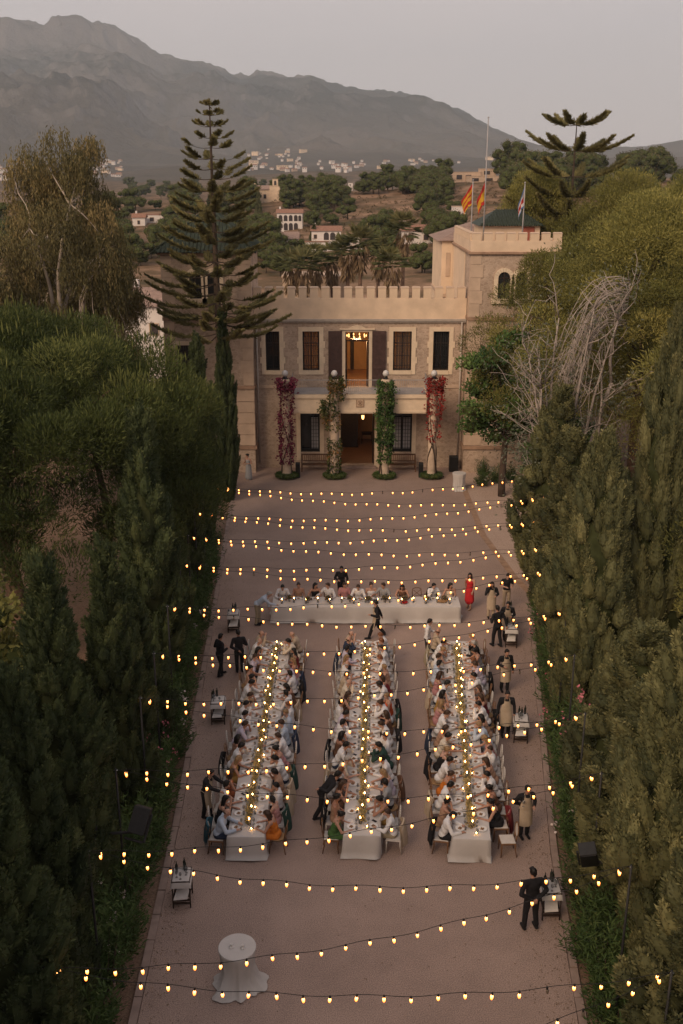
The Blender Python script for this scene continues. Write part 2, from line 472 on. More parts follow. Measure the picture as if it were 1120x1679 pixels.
def near_hill(x, y):
    """wooded hill behind the house: rises from 75 m to a ridge near 330 m, falls away behind"""
    r = np.sqrt(x * x + y * y); az = np.arctan2(x, y)
    top = np.interp(az, [-.5, -.25, -.12, -.03, .05, .12, .2, .5], [9, 8.5, 9.5, 12.5, 14.5, 16.5, 17, 17])
    u = np.clip((r - 80) / 250, 0, 1)
    z = top * (0.42 * u + 0.58 * u ** 2.2)
    z = z + (fbm(x / 40, y / 40, 4, 3) - .5) * 3.2 * np.clip((r - 95) / 60, 0, 1)
    fall = np.clip((r - 340) / 260, 0, 1)
    z = z * (1 - fall * fall * (3 - 2 * fall)) + 4 * fall
    return z
def land(x, y):
    r = np.sqrt(x * x + y * y); az = np.arctan2(x, y)
    z = near_hill(x, y)
    far = np.clip((r - 600) / 2100, 0, 1)
    z = z + far ** 1.3 * 46 + (fbm(x / 260, y / 260, 4, 11) - .45) * 34 * np.clip((r - 600) / 600, 0, 1)
    rt = np.interp(az, R_AZ, R_T)
    zr = 18 + rt * 6300
    u = np.clip((r - 2600) / 3700, 0, 1)
    wx = (fbm(x / 1100, y / 1100, 3, 57) - .5) * 900; wy = (fbm(x / 1100 + 40, y / 1100, 3, 58) - .5) * 900
    ridg = fbm((x + wx) / 1250, (y + wy) / 1250, 6, 23, True)             # spurs and gullies
    fine = fbm((x + wx * .4) / 260, (y + wy * .4) / 260, 5, 31, True)
    left = np.clip((-az - .02) / .14, 0, 1)                               # the western part ends in cliffs
    cu = np.clip((u - .80 - .07 * (fbm(x / 500, y / 500, 3, 77) - .5) * 2) / .075, 0, 1); cu = cu * cu * (3 - 2 * cu)
    prof = (1 - .24 * left) * (.22 * u + .78 * u ** 1.35) + .24 * left * (.25 * u ** 2 + .75 * cu)
    prof = prof + (ridg - .58) * .62 * np.clip(u * 3.5, 0, 1) * np.clip((1 - u) * 2.2, 0, 1) + (fine - .58) * .15 * np.clip(u * 5, 0, 1) * np.clip((1 - u) * 6, 0, 1)
    m = np.where(u >= 1, 1.0, np.minimum(np.clip(prof, 0, None), .985))
    z = np.where(u > 0, z * (1 - u) + zr * m + (1 - m) * u * 40, z)
    back = np.clip((r - 6300) / 1500, 0, 1)
    crag = (fbm(az * 130, r / 260, 5, 41) - .5) * 62 * np.clip((u - .8) * 5, 0, 1)
    return z * (1 - .7 * back) + crag * np.clip(zr / 500, .1, 1)

def hillmat():
    m = bpy.data.materials.new('hill_land'); m.use_nodes = True
    n, l = m.node_tree.nodes, m.node_tree.links
    b = n['Principled BSDF']; b.inputs['Roughness'].default_value = 1; b.inputs['Specular IOR Level'].default_value = .05
    tc = n.new('ShaderNodeTexCoord')
    def noise(s, d=6, rough=.6):
        q = n.new('ShaderNodeTexNoise'); q.inputs['Scale'].default_value = s; q.inputs['Detail'].default_value = d; q.inputs['Roughness'].default_value = rough
        l.new(tc.outputs['Object'], q.inputs['Vector']); return q
    a = noise(.09, 8, .68); c = noise(.0016, 7, .6); d = noise(1.1, 4)
    r1 = n.new('ShaderNodeValToRGB')          # dry scrub on reddish earth (near)
    e = r1.color_ramp.elements; e[0].position = .36; e[0].color = (.075, .06, .032, 1); e[1].position = .62; e[1].color = (.30, .19, .125, 1)
    x = e.new(.5); x.color = (.17, .11, .068, 1)
    l.new(a.outputs[0], r1.inputs[0])
    r2 = n.new('ShaderNodeValToRGB')          # far: forest and pale rock
    e = r2.color_ramp.elements; e[0].position = .42; e[0].color = (.030, .034, .026, 1); e[1].position = .64; e[1].color = (.20, .165, .14, 1)
    x = e.new(.5); x.color = (.075, .07, .052, 1)
    l.new(c.outputs[0], r2.inputs[0])
    geo = n.new('ShaderNodeNewGeometry')
    ln = n.new('ShaderNodeVectorMath'); ln.operation = 'LENGTH'; l.new(geo.outputs['Position'], ln.inputs[0])
    mr = n.new('ShaderNodeMapRange'); mr.inputs[1].default_value = 500; mr.inputs[2].default_value = 1600
    l.new(ln.outputs['Value'], mr.inputs[0])
    sp = n.new('ShaderNodeSeparateXYZ'); l.new(geo.outputs['Position'], sp.inputs[0])
    wob = n.new('ShaderNodeMath'); wob.operation = 'MULTIPLY_ADD'; wob.inputs[1].default_value = 420; l.new(c.outputs[0], wob.inputs[0]); l.new(sp.outputs[2], wob.inputs[2])
    belt = n.new('ShaderNodeValToRGB'); be = belt.color_ramp.elements      # scrub terraces, pine belt, bare summit rock
    be[0].position = .26; be[0].color = (.15, .125, .10, 1); be[1].position = .82; be[1].color = (.17, .15, .135, 1)
    for po, co in ((.36, (.12, .10, .08, 1)), (.45, (.045, .046, .036, 1)), (.62, (.05, .05, .04, 1)), (.72, (.14, .125, .11, 1))):
        q = be.new(po); q.color = co
    sc_ = n.new('ShaderNodeMath'); sc_.operation = 'DIVIDE'; sc_.inputs[1].default_value = 1150; l.new(wob.outputs[0], sc_.inputs[0]); l.new(sc_.outputs[0], belt.inputs[0])
    bm_ = n.new('ShaderNodeMix'); bm_.data_type = 'RGBA'; bm_.inputs[0].default_value = .62; l.new(r2.outputs[0], bm_.inputs[6]); l.new(belt.outputs[0], bm_.inputs[7])
    # steep ground is bare rock
    sx = n.new('ShaderNodeSeparateXYZ'); l.new(geo.outputs['True Normal'], sx.inputs[0])
    st = n.new('ShaderNodeMapRange'); st.inputs[1].default_value = .82; st.inputs[2].default_value = .55; st.inputs[3].default_value = 0; st.inputs[4].default_value = .75
    l.new(sx.outputs[2], st.inputs[0])
    rk = n.new('ShaderNodeMix'); rk.data_type = 'RGBA'; rk.inputs[7].default_value = (.19, .17, .16, 1)
    l.new(st.outputs[0], rk.inputs[0]); l.new(bm_.outputs[2], rk.inputs[6])
    mx = n.new('ShaderNodeMix'); mx.data_type = 'RGBA'
    l.new(mr.outputs[0], mx.inputs[0]); l.new(r1.outputs[0], mx.inputs[6]); l.new(rk.outputs[2], mx.inputs[7])
    l.new(mx.outputs[2], b.inputs['Base Color'])
    bp = n.new('ShaderNodeBump'); bp.inputs['Strength'].default_value = .8; bp.inputs['Distance'].default_value = .6
    l.new(a.outputs[0], bp.inputs['Height'])
    f2 = noise(.014, 9, .7); b2_ = n.new('ShaderNodeBump'); b2_.inputs['Distance'].default_value = 26; l.new(mr.outputs[0], b2_.inputs['Strength'])
    l.new(f2.outputs[0], b2_.inputs['Height']); l.new(bp.outputs[0], b2_.inputs['Normal']); l.new(b2_.outputs[0], b.inputs['Normal'])
    return m
M['hill'] = hillmat()
def polar_land(name, rs, azs):
    A, R = np.meshgrid(azs, rs)
    X = R * np.sin(A); Y = R * np.cos(A); Z = land(X, Y) - .1
    V = np.stack([X, Y, Z], -1).reshape(-1, 3)
    na, nr = len(azs), len(rs)
    i = np.arange(nr - 1)[:, None] * na + np.arange(na - 1)[None, :]
    F = np.stack([i, i + 1, i + 1 + na, i + na], -1).reshape(-1, 4)[:, ::-1]
    me = bpy.data.meshes.new(name)
    me.from_pydata(V.tolist(), [], F.tolist())
    me.materials.append(M['hill'])
    me.polygons.foreach_set('use_smooth', [True] * len(F)); me.update()
    return tag(link(name, me), kind='structure')
polar_land('hillside', np.geomspace(76, 660, 110), np.linspace(-.55, .55, 200))
polar_land('mountain', np.concatenate([np.geomspace(655, 2600, 50), np.linspace(2640, 6700, 230), np.linspace(6760, 7600, 10)]), np.linspace(-.5, .5, 620))

# the evening air between here and the mountain
hz = bpy.data.materials.new('evening_air'); hz.use_nodes = True
hn, hl = hz.node_tree.nodes, hz.node_tree.links
hn.remove(hn['Principled BSDF'])
pv = hn.new('ShaderNodeVolumePrincipled')
pv.inputs['Color'].default_value = (.82, .905, 1.0, 1)
pv.inputs['Density'].default_value = 1.15e-4
for _k in ('Density Attribute', 'Temperature Attribute', 'Color Attribute'):
    if _k in pv.inputs: pv.inputs[_k].default_value = ''
try: hz.cycles.homogeneous_volume = True
except Exception: pass
hl.new(pv.outputs[0], hn['Material Output'].inputs['Volume'])
mb = MB().box(-8800, 8800, -380, 8600, -2, 930)
tag(mb.build('haze', hz), kind='stuff')
# ================================================================== MANOR HOUSE
FY = 63.2          # facade plane
house = empty('manor_house', (1.1, FY, 0), 0, 'crenellated stone manor house with two towers and a columned balcony porch', 'house')
TOWERF = 62.0

def wall_holes(mb, x0, x1, y0, y1, z0, z1, holes, mi=0):
    xs = sorted({x0, x1, *[h[0] for h in holes], *[h[1] for h in holes]})
    for a, b in zip(xs, xs[1:]):
        xm = (a + b) / 2
        hs = sorted([(h[2], h[3]) for h in holes if h[0] < xm < h[1]])
        z = z0
        for h0, h1 in hs:
            if h0 > z: mb.box(a, b, y0, y1, z, h0, mi)
            z = h1
        if z < z1: mb.box(a, b, y0, y1, z, z1, mi)

UP = [(-4.76, -3.89, 6.38, 8.83), (-2.44, -1.39, 6.38, 8.83), (3.24, 4.40, 6.38, 8.83), (5.75, 6.75, 6.38, 8.83)]
UDOOR = (.24, 1.72, 5.29, 8.80)
LOW = [(-2.64, -1.40, 1.04, 3.75), (3.26, 4.54, 1.04, 3.75)]
GDOOR = (-.06, 2.13, .16, 3.80)
mb = MB(); wall_holes(mb, -5.46, 7.74, FY, FY + .45, 0, 9.6, UP + [UDOOR] + LOW + [GDOOR])
facade = mb.build('wall', M['stone'], house, world=True)
# parapet and merlons
mb = MB().box(-5.46, 7.74, FY - .10, FY + .35, 9.6, 10.86)
parapet = mb.build('parapet', M['render'], house, world=True)
mb = MB().box(-5.46, 7.74, FY - .2, FY - .1, 9.5, 9.62).box(-5.46, 7.74, FY - .14, FY - .1, 9.40, 9.5)
mb.build('gutter', M['pipe'], house, world=True)
def merlon_mesh(w, h, t, m):
    mb = MB()
    mb.box(-w / 2, w / 2, 0, t, 0, h - .07, 0)
    mb.add([(-w / 2 - .03, -.03, h - .07), (w / 2 + .03, -.03, h - .07), (w / 2 + .03, t + .03, h - .07), (-w / 2 - .03, t + .03, h - .07),
            (-w / 2 + .02, t * .3, h), (w / 2 - .02, t * .3, h), (w / 2 - .02, t * .7, h), (-w / 2 + .02, t * .7, h)],
           [(3, 2, 1, 0), (4, 5, 6, 7), (0, 1, 5, 4), (1, 2, 6, 5), (2, 3, 7, 6), (3, 0, 4, 7)], 1)
    return mb.mesh('merlon', [m, M['quoin']])
mm = merlon_mesh(.48, .72, .32, M['render'])
for i in range(19):
    o = link('merlon', mm, parapet, world=True)
    o.location = Vector(o.location) + Vector((-5.20 + i * .7005, FY - .08, 10.86))
mb = MB().box(-5.4, 7.7, FY + .5, FY + 9, 9.2, 9.5)
mb.build('flat_roof', M['roof_grey'], house, world=True)
for a, b in ((-5.46, -2.2), (4.2, 7.74)): MB().box(a, b, FY - .05, FY, 5.25, 5.42).build('string_course', M['quoin'], house, world=True)
mb = MB().box(-5.46, 7.74, FY + 9, FY + 9.4, 0, 9.6).box(-5.46, -5.1, FY + .45, FY + 9, 0, 9.3).box(7.4, 7.74, FY + .45, FY + 9, 0, 9.3).box(-5.1, 7.4, FY + .46, FY + 9, 4.3, 5.1)
mb.build('back_wall', M['render'], house, world=True)

# ---- rooms seen through the doors and windows
M['warm_wall'] = mat('ochre_plaster', (.50, .30, .14), .9, .1, 2)
M['room_floor'] = mat('terracotta_floor', (.26, .14, .075), .35, .15, 3)
M['curtain'] = leafmat('gold_curtain', (.50, .31, .13), (.55, .34, .15), None, .7, 0)
def room(name, x0, x1, y0, y1, z0, z1):
    mb = MB()
    mb.add([(x0, y0, z0), (x1, y0, z0), (x1, y1, z0), (x0, y1, z0)], [(0, 1, 2, 3)], 1)
    mb.add([(x0, y0, z1), (x1, y0, z1), (x1, y1, z1), (x0, y1, z1)], [(3, 2, 1, 0)], 0)
    mb.add([(x0, y1, z0), (x1, y1, z0), (x1, y1, z1), (x0, y1, z1)], [(0, 1, 2, 3)], 0)
    mb.add([(x0, y0, z0), (x0, y1, z0), (x0, y1, z1), (x0, y0, z1)], [(0, 1, 2, 3)], 0)
    mb.add([(x1, y0, z0), (x1, y1, z0), (x1, y1, z1), (x1, y0, z1)], [(3, 2, 1, 0)], 0)
    return mb.build(name, [M['warm_wall'], M['room_floor']], house, world=True)
room('upstairs_room', -3.1, 5.1, FY + .46, FY + 6.5, 5.27, 9.18)
room('entrance_hall', -.9, 3.0, FY + .46, FY + 7.0, .14, 4.25)
# inner doors / dark recess of the hall and a console table with thin legs
MB().box(-.05, 1.15, FY + 4.6, FY + 4.7, .15, 3.6).build('inner_door', M['darkwood'], house, world=True)
MB().box(.62, .86, FY + 6.3, FY + 6.45, 5.3, 8.4).build('upstairs_doorway', M['darkwood'], house, world=True)
ct = empty('console_table', (1.78, FY + 5.6, .15), 0, 'small dark console table standing inside the lit entrance hall', 'table')
MB().box(-.38, .38, -.18, .18, .78, .84, 0, .01).box(-.33, .33, -.15, .15, .66, .78).build('table_top', M['darkwood'], ct)
for sx in (-1, 1):
    for sy in (-1, 1):
        MB().tube([(sx * .33, sy * .14, .67), (sx * .34, sy * .14, .35), (sx * .36, sy * .15, 0)], [.03, .022, .018], 6).build('leg', M['darkwood'], ct)
lamp_e = emit('chandelier_bulb', (1.0, .52, .16), 4.5)
def chandelier(x, y, z, r, label, n=8, power=60):
    c = empty('chandelier', (x, y, z), 0, label, 'lamp')
    mb = MB().tube([(0, 0, 0), (0, 0, .75)], .012, 6).lathe([(.02, -.12), (.07, -.05), (.03, .06), (.02, .2)], 10)
    for k in range(n):
        a = 2 * pi * k / n
        mb.tube([(0, 0, .02), (r * .5 * cos(a), r * .5 * sin(a), -.06), (r * cos(a), r * sin(a), .02), (r * cos(a), r * sin(a), .07)], .011, 5)
    mb.build('frame', M['steel'], c)
    for k in range(n):
        a = 2 * pi * k / n
        MB().lathe([(.0, .07), (.03, .1), (.036, .14), (.018, .2), (0, .23)], 8, (r * cos(a), r * sin(a), 0)).build('bulb', lamp_e, c)
    L = bpy.data.lights.new('chandelier_light', 'POINT'); L.energy = power; L.color = (1, .6, .28); L.shadow_soft_size = .25
    lo = bpy.data.objects.new('chandelier_light', L); COL.objects.link(lo); lo.parent = c; lo.location = (0, 0, -.25)
    return c
chandelier(.98, FY + 2.2, 8.1, .62, 'lit chandelier hanging in the room behind the balcony door', 10, 175)
chandelier(.75, FY + 2.6, 3.35, .45, 'lit chandelier hanging in the ground floor entrance hall', 8, 26)
chandelier(12.0, TOWERF + 3.0, 6.9, .4, 'lit chandelier behind the tower window beside the dead tree', 6, 14)
# lantern under the porch
ln = empty('porch_lantern', (1.35, FY - 1.0, 3.55), 0, 'small lit lantern hanging from the porch ceiling by the entrance', 'lamp')
MB().tube([(0, 0, .2), (0, 0, .5)], .01, 5).lathe([(.09, .17), (.02, .22)], 6).tube([(0, 0, -.12), (0, 0, .2)], .008, 5).lathe([(.06, -.12), (.07, -.1)], 6).build('frame', M['iron'], ln)
MB().lathe([(.05, -.1), (.08, .0), (.08, .16)], 6).build('pane', lamp_e, ln)

# ---- windows
def window(x0, x1, z0, z1, trim=.26, toothed=True, bars=7, curtain=False, parent=house, y=FY):
    w = .07
    mb = MB().box(x0, x0 + w, y + .18, y + .26, z0, z1).box(x1 - w, x1, y + .18, y + .26, z0, z1).box(x0 + w, x1 - w, y + .18, y + .26, z1 - w, z1).box(x0 + w, x1 - w, y + .18, y + .26, z0, z0 + w)
    xm = (x0 + x1) / 2; mb.box(xm - .03, xm + .03, y + .19, y + .25, z0 + w, z1 - w)
    mb.box(x0 + w, xm - .03, y + .19, y + .25, z0 + (z1 - z0) * .68, z0 + (z1 - z0) * .68 + .05).box(xm + .03, x1 - w, y + .19, y + .25, z0 + (z1 - z0) * .68, z0 + (z1 - z0) * .68 + .05)
    wo = mb.build('window', M['darkwood'], parent, world=True)
    mb = MB().box(x0 + w, x1 - w, y + .218, y + .224, z0 + w, z1 - w)
    mb.build('pane', glassmat('clear_pane', (.8, .78, .74), .8) if curtain else M['pane'], wo, world=True)
    if curtain:
        c = MB(); n = 26; ww = (x1 - x0 + .5)
        vs = []; fs = []
        for i in range(n + 1):
            xx = x0 - .25 + ww * i / n
            vs += [(xx, y + .72 + .05 * sin(i * 1.9), z0 - .6), (xx, y + .72 + .05 * sin(i * 1.9), z1 + .3)]
        for i in range(n): fs.append((2 * i, 2 * i + 2, 2 * i + 3, 2 * i + 1))
        c.add(vs, fs, 0, True); c.build('curtain', M['curtain'], wo, world=True)
    g = MB()
    for i in range(bars):
        xx = x0 + (x1 - x0) * (i + .5) / bars
        g.tube([(xx, y + .05, z0), (xx, y + .05, z1)], .012, 5)
    for k in range(4):
        zz = z0 + (z1 - z0) * (k + .5) / 4
        g.box(x0, x1, y + .045, y + .055, zz - .015, zz + .015)
    g.build('grille', M['iron'], wo, world=True)
    t = MB()
    t.box(x0 - trim, x0, y - .05, y + .02, z0 - trim, z1 + trim).box(x1, x1 + trim, y - .05, y + .02, z0 - trim, z1 + trim)
    t.box(x0, x1, y - .05, y + .02, z1, z1 + trim).box(x0, x1, y - .08, y + .1, z0 - trim, z0)
    if toothed:
        nz = 5; hh = (z1 - z0) / nz
        for k in range(0, nz, 2):
            if k == 2 or k == 0 or k == 4: pass
        for k in (1, 3):
            zz = z0 + k * hh - hh * .1
            t.box(x0 - trim - .1, x0 - trim, y - .046, y + .02, zz, zz + hh * .8).box(x1 + trim, x1 + trim + .1, y - .046, y + .02, zz, zz + hh * .8)
    t.build('surround', M['trim'], wo, world=True)
    return wo
window(*UP[0]); window(*UP[1], curtain=True); window(*UP[2], curtain=True); window(*UP[3])
# balcony door: cream frame, pediment, tall open shutters
x0, x1, z0, z1 = UDOOR
mb = MB().box(x0 - .2, x0, FY - .06, FY + .3, z0, z1 + .12).box(x1, x1 + .2, FY - .06, FY + .3, z0, z1 + .12).box(x0, x1, FY - .06, FY + .3, z1, z1 + .12)
dr = mb.build('balcony_door', M['trim'], house, world=True)
MB().box(x0 - .36, x1 + .36, FY - .16, FY, z1 + .13, z1 + .22).prism_xz([(x0 + .2, z1 + .22), (x1 - .2, z1 + .22), (x1 - .45, z1 + .36), ((x0 + x1) / 2, z1 + .43), (x0 + .45, z1 + .36)], FY - .12, FY - .01).build('pediment', M['trim'], dr, world=True)
MB().box(x0, x0 + .06, FY + .16, FY + .24, z0, z1).box(x1 - .06, x1, FY + .16, FY + .24, z0, z1).box(x0 + .06, x1 - .06, FY + .16, FY + .24, z1 - .62, z1 - .54).build('door_frame', M['darkwood'], dr, world=True)
mb = MB()   # door leaves swung inwards
mb.box(x0 + .07, x0 + .12, FY + .3, FY + .95, z0 + .02, z1 - .65).box(x1 - .12, x1 - .07, FY + .3, FY + .95, z0 + .02, z1 - .65)
mb.build('door_leaf', M['darkwood'], dr, world=True)
for sx, a in ((-1, x0 - .2), (1, x1 + .2)):
    mb = MB()
    xa, xb = (a - .86, a - .02) if sx < 0 else (a + .02, a + .86)
    mb.box(xa, xb, FY - .115, FY - .065, z0 + .12, z1 + .06)
    for (q0, q1) in ((z0 + .25, z0 + 1.35), (z0 + 1.5, z1 - .1)):
        n = int((q1 - q0) / .07)
        for i in range(n):
            mb.box(xa + .09, xb - .09, FY - .128, FY - .116, q0 + i * .07, q0 + i * .07 + .045)
    mb.build('shutter', M['shutter'], house, world=True)
# ground floor french windows
for k, (x0, x1, z0, z1) in enumerate(LOW):
    z0 -= .55
    mb = MB().box(x0 - .26, x0, FY - .04, FY + .02, z0 - .0, z1 + .2).box(x1, x1 + .26, FY - .04, FY + .02, z0 - .0, z1 + .2)
    fw = mb.build('window', M['trim'], house, world=True)
    MB().box(x0 + .003, x1 - .003, FY + .33, FY + .36, z0 + .56, z1).build('pane', M['pane'], fw, world=True)
    g = MB(); xm = (x0 + x1) / 2
    g.box(x0, x0 + .09, FY + .1, FY + .18, z0 + .55, z1).box(x1 - .09, x1, FY + .1, FY + .18, z0 + .55, z1).box(xm - .06, xm + .06, FY + .1, FY + .18, z0 + .55, z1).box(x0 + .09, x1 - .09, FY + .11, FY + .17, z0 + .55, z0 + .75)
    g.build('frame', M['iron'], fw, world=True)
    for s, (a, b) in enumerate(((x0 + .09, xm - .06), (xm + .06, x1 - .09))):
        if k == 0 and s == 0: continue
        mb = MB().box(a, b, FY + .15, FY + .16, z0 + .76, z1 - .45)
        mb.build('blind', M['balcony_cloth'], fw, world=True)
        mb = MB()
        for i in range(4):
            xx = a + (b - a) * i / 3
            mb.box(xx - .014, xx + .014, FY + .12, FY + .148, z0 + .76, z1 - .4)
        for i in range(9):
            zz = z0 + .8 + i * .24
            if zz < z1 - .4: mb.box(a, b, FY + .125, FY + .145, zz, zz + .02)
        mb.build('glazing_bar', M['iron'], fw, world=True)
# entrance
x0, x1, z0, z1 = GDOOR
en = MB().box(x0 - .3, x1 + .3, FY - .04, FY + .42, z1, z1 + .2).box(x0 - .3, x0, FY - .04, FY + .42, 0, z1).box(x1, x1 + .3, FY - .04, FY + .42, 0, z1).build('entrance', M['trim'], house, world=True)
MB().box(x0 - .1, x1 + .1, FY - .35, FY + .46, 0, .14, 0, .015).build('step', M['kerb'], en, world=True)
MB().box(x1 - .1, x1 - .04, FY + .45, FY + 1.5, .16, 3.7).build('door_leaf', M['darkwood'], en, world=True)

# ---- porch: pillars, entablature, balcony
PY = 61.1
PX = [-3.44, -.44, 2.7, 5.64]
porch = MB().box(-3.05, 5.25, PY - .05, PY + .32, 4.08, 5.06).box(-3.05, 5.25, PY + .32, FY - .01, 4.75, 5.06).build('entablature', M['trim'], house, world=True)
MB().box(-3.15, 5.35, PY - .16, FY - .01, 5.06, 5.27).box(-3.1, 5.3, PY - .1, PY - .052, 4.98, 5.06).build('balcony_slab', M['trim'], house, world=True)
MB().box(-3.0, 5.2, PY + .02, FY - .02, 5.272, 5.29).build('balcony_floor', M['balcony_cloth'], house, world=True)
MB().box(-3.05, 5.25, PY - .085, PY - .052, 4.14, 4.24).build('moulding', M['trim'], porch, world=True)
# tile panel with a shield in relief
em = MB().box(.90, 1.40, PY - .085, PY - .052, 4.48, 5.0).build('tile_panel', M['cornice'], porch, world=True)
mb = MB().box(.95, 1.35, PY - .092, PY - .086, 4.53, 4.95)
mb.build('tile', mat('tile_glaze', (.50, .36, .25), .4, .1, 6), em, world=True)
mb = MB()
for k in range(20):
    a = 2 * pi * k / 20; b = 2 * pi * (k + 1) / 20
    mb.tube([(1.15 + .15 * cos(a), PY - .096, 4.74 + .16 * sin(a)), (1.15 + .15 * cos(b), PY - .096, 4.74 + .16 * sin(b))], .012, 5)
for k in range(4):
    a = pi / 2 * k + pi / 4
    mb.tube([(1.15, PY - .096, 4.74), (1.15 + .14 * cos(a), PY - .096, 4.74 + .15 * sin(a))], [.03, .012], 6)
mb.tube([(1.07, PY - .096, 4.84), (1.15, PY - .096, 4.62), (1.23, PY - .096, 4.84), (1.07, PY - .096, 4.84)], .012, 5)
mb.build('shield', M['cornice'], em, world=True)
rl = MB().box(-3.1, 5.3, PY - .1, PY - .06, 6.16, 6.2).box(-3.1, 5.3, PY - .1, PY - .06, 5.36, 5.39)
for sx in (-3.1, 5.27):
    rl.box(sx, sx + .03, PY - .06, FY, 6.16, 6.2).box(sx, sx + .03, PY - .06, FY, 5.36, 5.39)
    for i in range(18):
        yy = PY + i * .12; rl.box(sx + .008, sx + .022, yy, yy + .014, 5.39, 6.16)
for i in range(70):
    xx = -3.08 + i * .1205; rl.box(xx, xx + .016, PY - .088, PY - .072, 5.39, 6.16)
rl.build('railing', M['rail'], house, world=True)
for k, x in enumerate(PX):
    mb = MB()
    mb.lathe([(.33, 0), (.33, .28), (.27, .34), (.26, .5), (.25, 4.1), (.245, 6.0), (.3, 6.06), (.3, 6.22), (.2, 6.3)], 14, (x, PY - .35, 0))
    c = mb.build('column', mat('stone_pillar', (.52, .40, .30), .9, .22, 2.2, .3, 12) if k == 0 else bpy.data.materials['stone_pillar'], house, world=True)
    mb = MB().lathe([(.2, 6.3), (.13, 6.34), (.1, 6.45)], 12, (x, PY - .35, 0)); mb.build('finial_base', M['iron'], c, world=True)
    mb = MB().lathe([(.05, 6.44), (.15, 6.5), (.205, 6.63), (.15, 6.77), (.06, 6.83), (0, 6.84)], 14, (x, PY - .35, 0)); mb.build('globe', M['ball'], c, world=True)
for (x, dz) in ((-5.3, 0), (7.5, 0)):
    mb = MB().tube([(x, FY - .1, .35), (x, FY - .1, 9.45)], .055, 8)
    for zz in (2, 4.2, 6.4, 8.6): mb.box(x - .08, x + .08, FY - .12, FY - .0, zz, zz + .05)
    mb.build('drainpipe', M['pipe'], house, world=True)

# ---- towers
def arch_pts(cx, hw, z0, zs, n=10):
    p = [(cx - hw, z0), (cx + hw, z0)]
    for i in range(n + 1):
        a = pi * i / n
        p.append((cx + hw * cos(a), zs + hw * sin(a)))
    return p
def tower(name, x0, x1, y0, y1, ztop, arches, lowz):
    t = MB().box(x0, x1, y0, y1, 0, ztop).build(name, M['stone'], house, world=True)
    def quoin(*bx): MB().box(*bx, 0, .008).build('quoin', M['quoin'], t, world=True)
    rq = random.Random(int(x0 * 10))
    for (a, b, lf) in ((x0 - .02, x0 + .62, True), (x1 - .62, x1 + .02, False)):
        z = 5.66; k = 0
        while z < ztop - .3:                                        # long and short corner stones
            zt = min(z + .78, 9.63 if z < 9.6 else ztop - .03); e = .14 if k % 2 else 0
            quoin(a, b + e if lf else b, y0 - .03, y0 + .02, z, zt - .015) if lf else quoin(a - e, b, y0 - .03, y0 + .02, z, zt - .015)
            z = zt if abs(zt - 9.63) > .01 else 9.88; k += 1
        z = 1.8
        while z < 5.2:                                              # rusticated base courses
            quoin(a, b + .45, y0 - .045, y0 + .02, z, z + .66) if lf else quoin(a - .45, b, y0 - .045, y0 + .02, z, z + .66)
            z += .71
    for (xs, e) in ((x0, -1), (x1, 1)):
        xa, xb = (xs - .03, xs + .02) if e < 0 else (xs - .02, xs + .03)
        for z in np.arange(1.8, ztop - .6, .78): quoin(xa, xb, y0 + .021, y0 + .62, float(z), float(z) + .765)
    for z, h, e in ((9.65, .2, .08), (5.42, .2, .07), (1.55, .22, .12)):
        MB().box(x0 - e, x1 + e, y0 - e, y0 + 1.2, z, z + h, 0, .01).build('string_course', M['cornice'], t, world=True)
    MB().box(x0 - .16, x1 + .16, y0 - .16, y1 + .1, ztop - .02, ztop + .14, 0, .02).build('cornice', M['cornice'], t, world=True)
    for cx in arches:
        w = MB()
        hw, za, zs = .36, 10.98, 12.2
        w.prism_xz(arch_pts(cx, hw, za, zs), y0 - .012, y0 - .004, 0)
        # surround: arch ring made of voussoirs plus jambs and sill
        n = 9
        for i in range(n):
            a0, a1 = pi * i / n + .012, pi * (i + 1) / n - .012
            pr = [(cx + hw * cos(a0), zs + hw * sin(a0)), (cx + (hw + .24) * cos(a0), zs + (hw + .24) * sin(a0)), (cx + (hw + .24) * cos(a1), zs + (hw + .24) * sin(a1)), (cx + hw * cos(a1), zs + hw * sin(a1))]
            w.prism_xz(pr, y0 - .1, y0 + .01, 1)
        w.box(cx - hw - .24, cx - hw, y0 - .1, y0 + .01, za, zs, 1).box(cx + hw, cx + hw + .24, y0 - .1, y0 + .01, za, zs, 1)
        w.box(cx - hw - .35, cx + hw + .35, y0 - .13, y0 + .01, za - .3, za, 1)
        w.box(cx - .03, cx + .03, y0 - .04, y0 - .013, za, zs + hw - .02, 2).box(cx - hw, cx + hw, y0 - .038, y0 - .013, zs - .03, zs + .03, 2)
        w.build('tower_window', [M['pane'], M['trim'], M['darkwood']], t, world=True)
    return t
tl = tower('tower', -10.85, -5.48, TOWERF, 67.4, 13.55, [-8.82, -7.72], 0)
tr = tower('tower', 7.77, 13.1, TOWERF, 71.8, 13.6, [9.80, 10.86], 0)
for wx in (12.0, -9.6):
    window(wx - .5, wx + .5, 6.0, 8.2, .24, False, 6, wx > 0, house, TOWERF - .28)
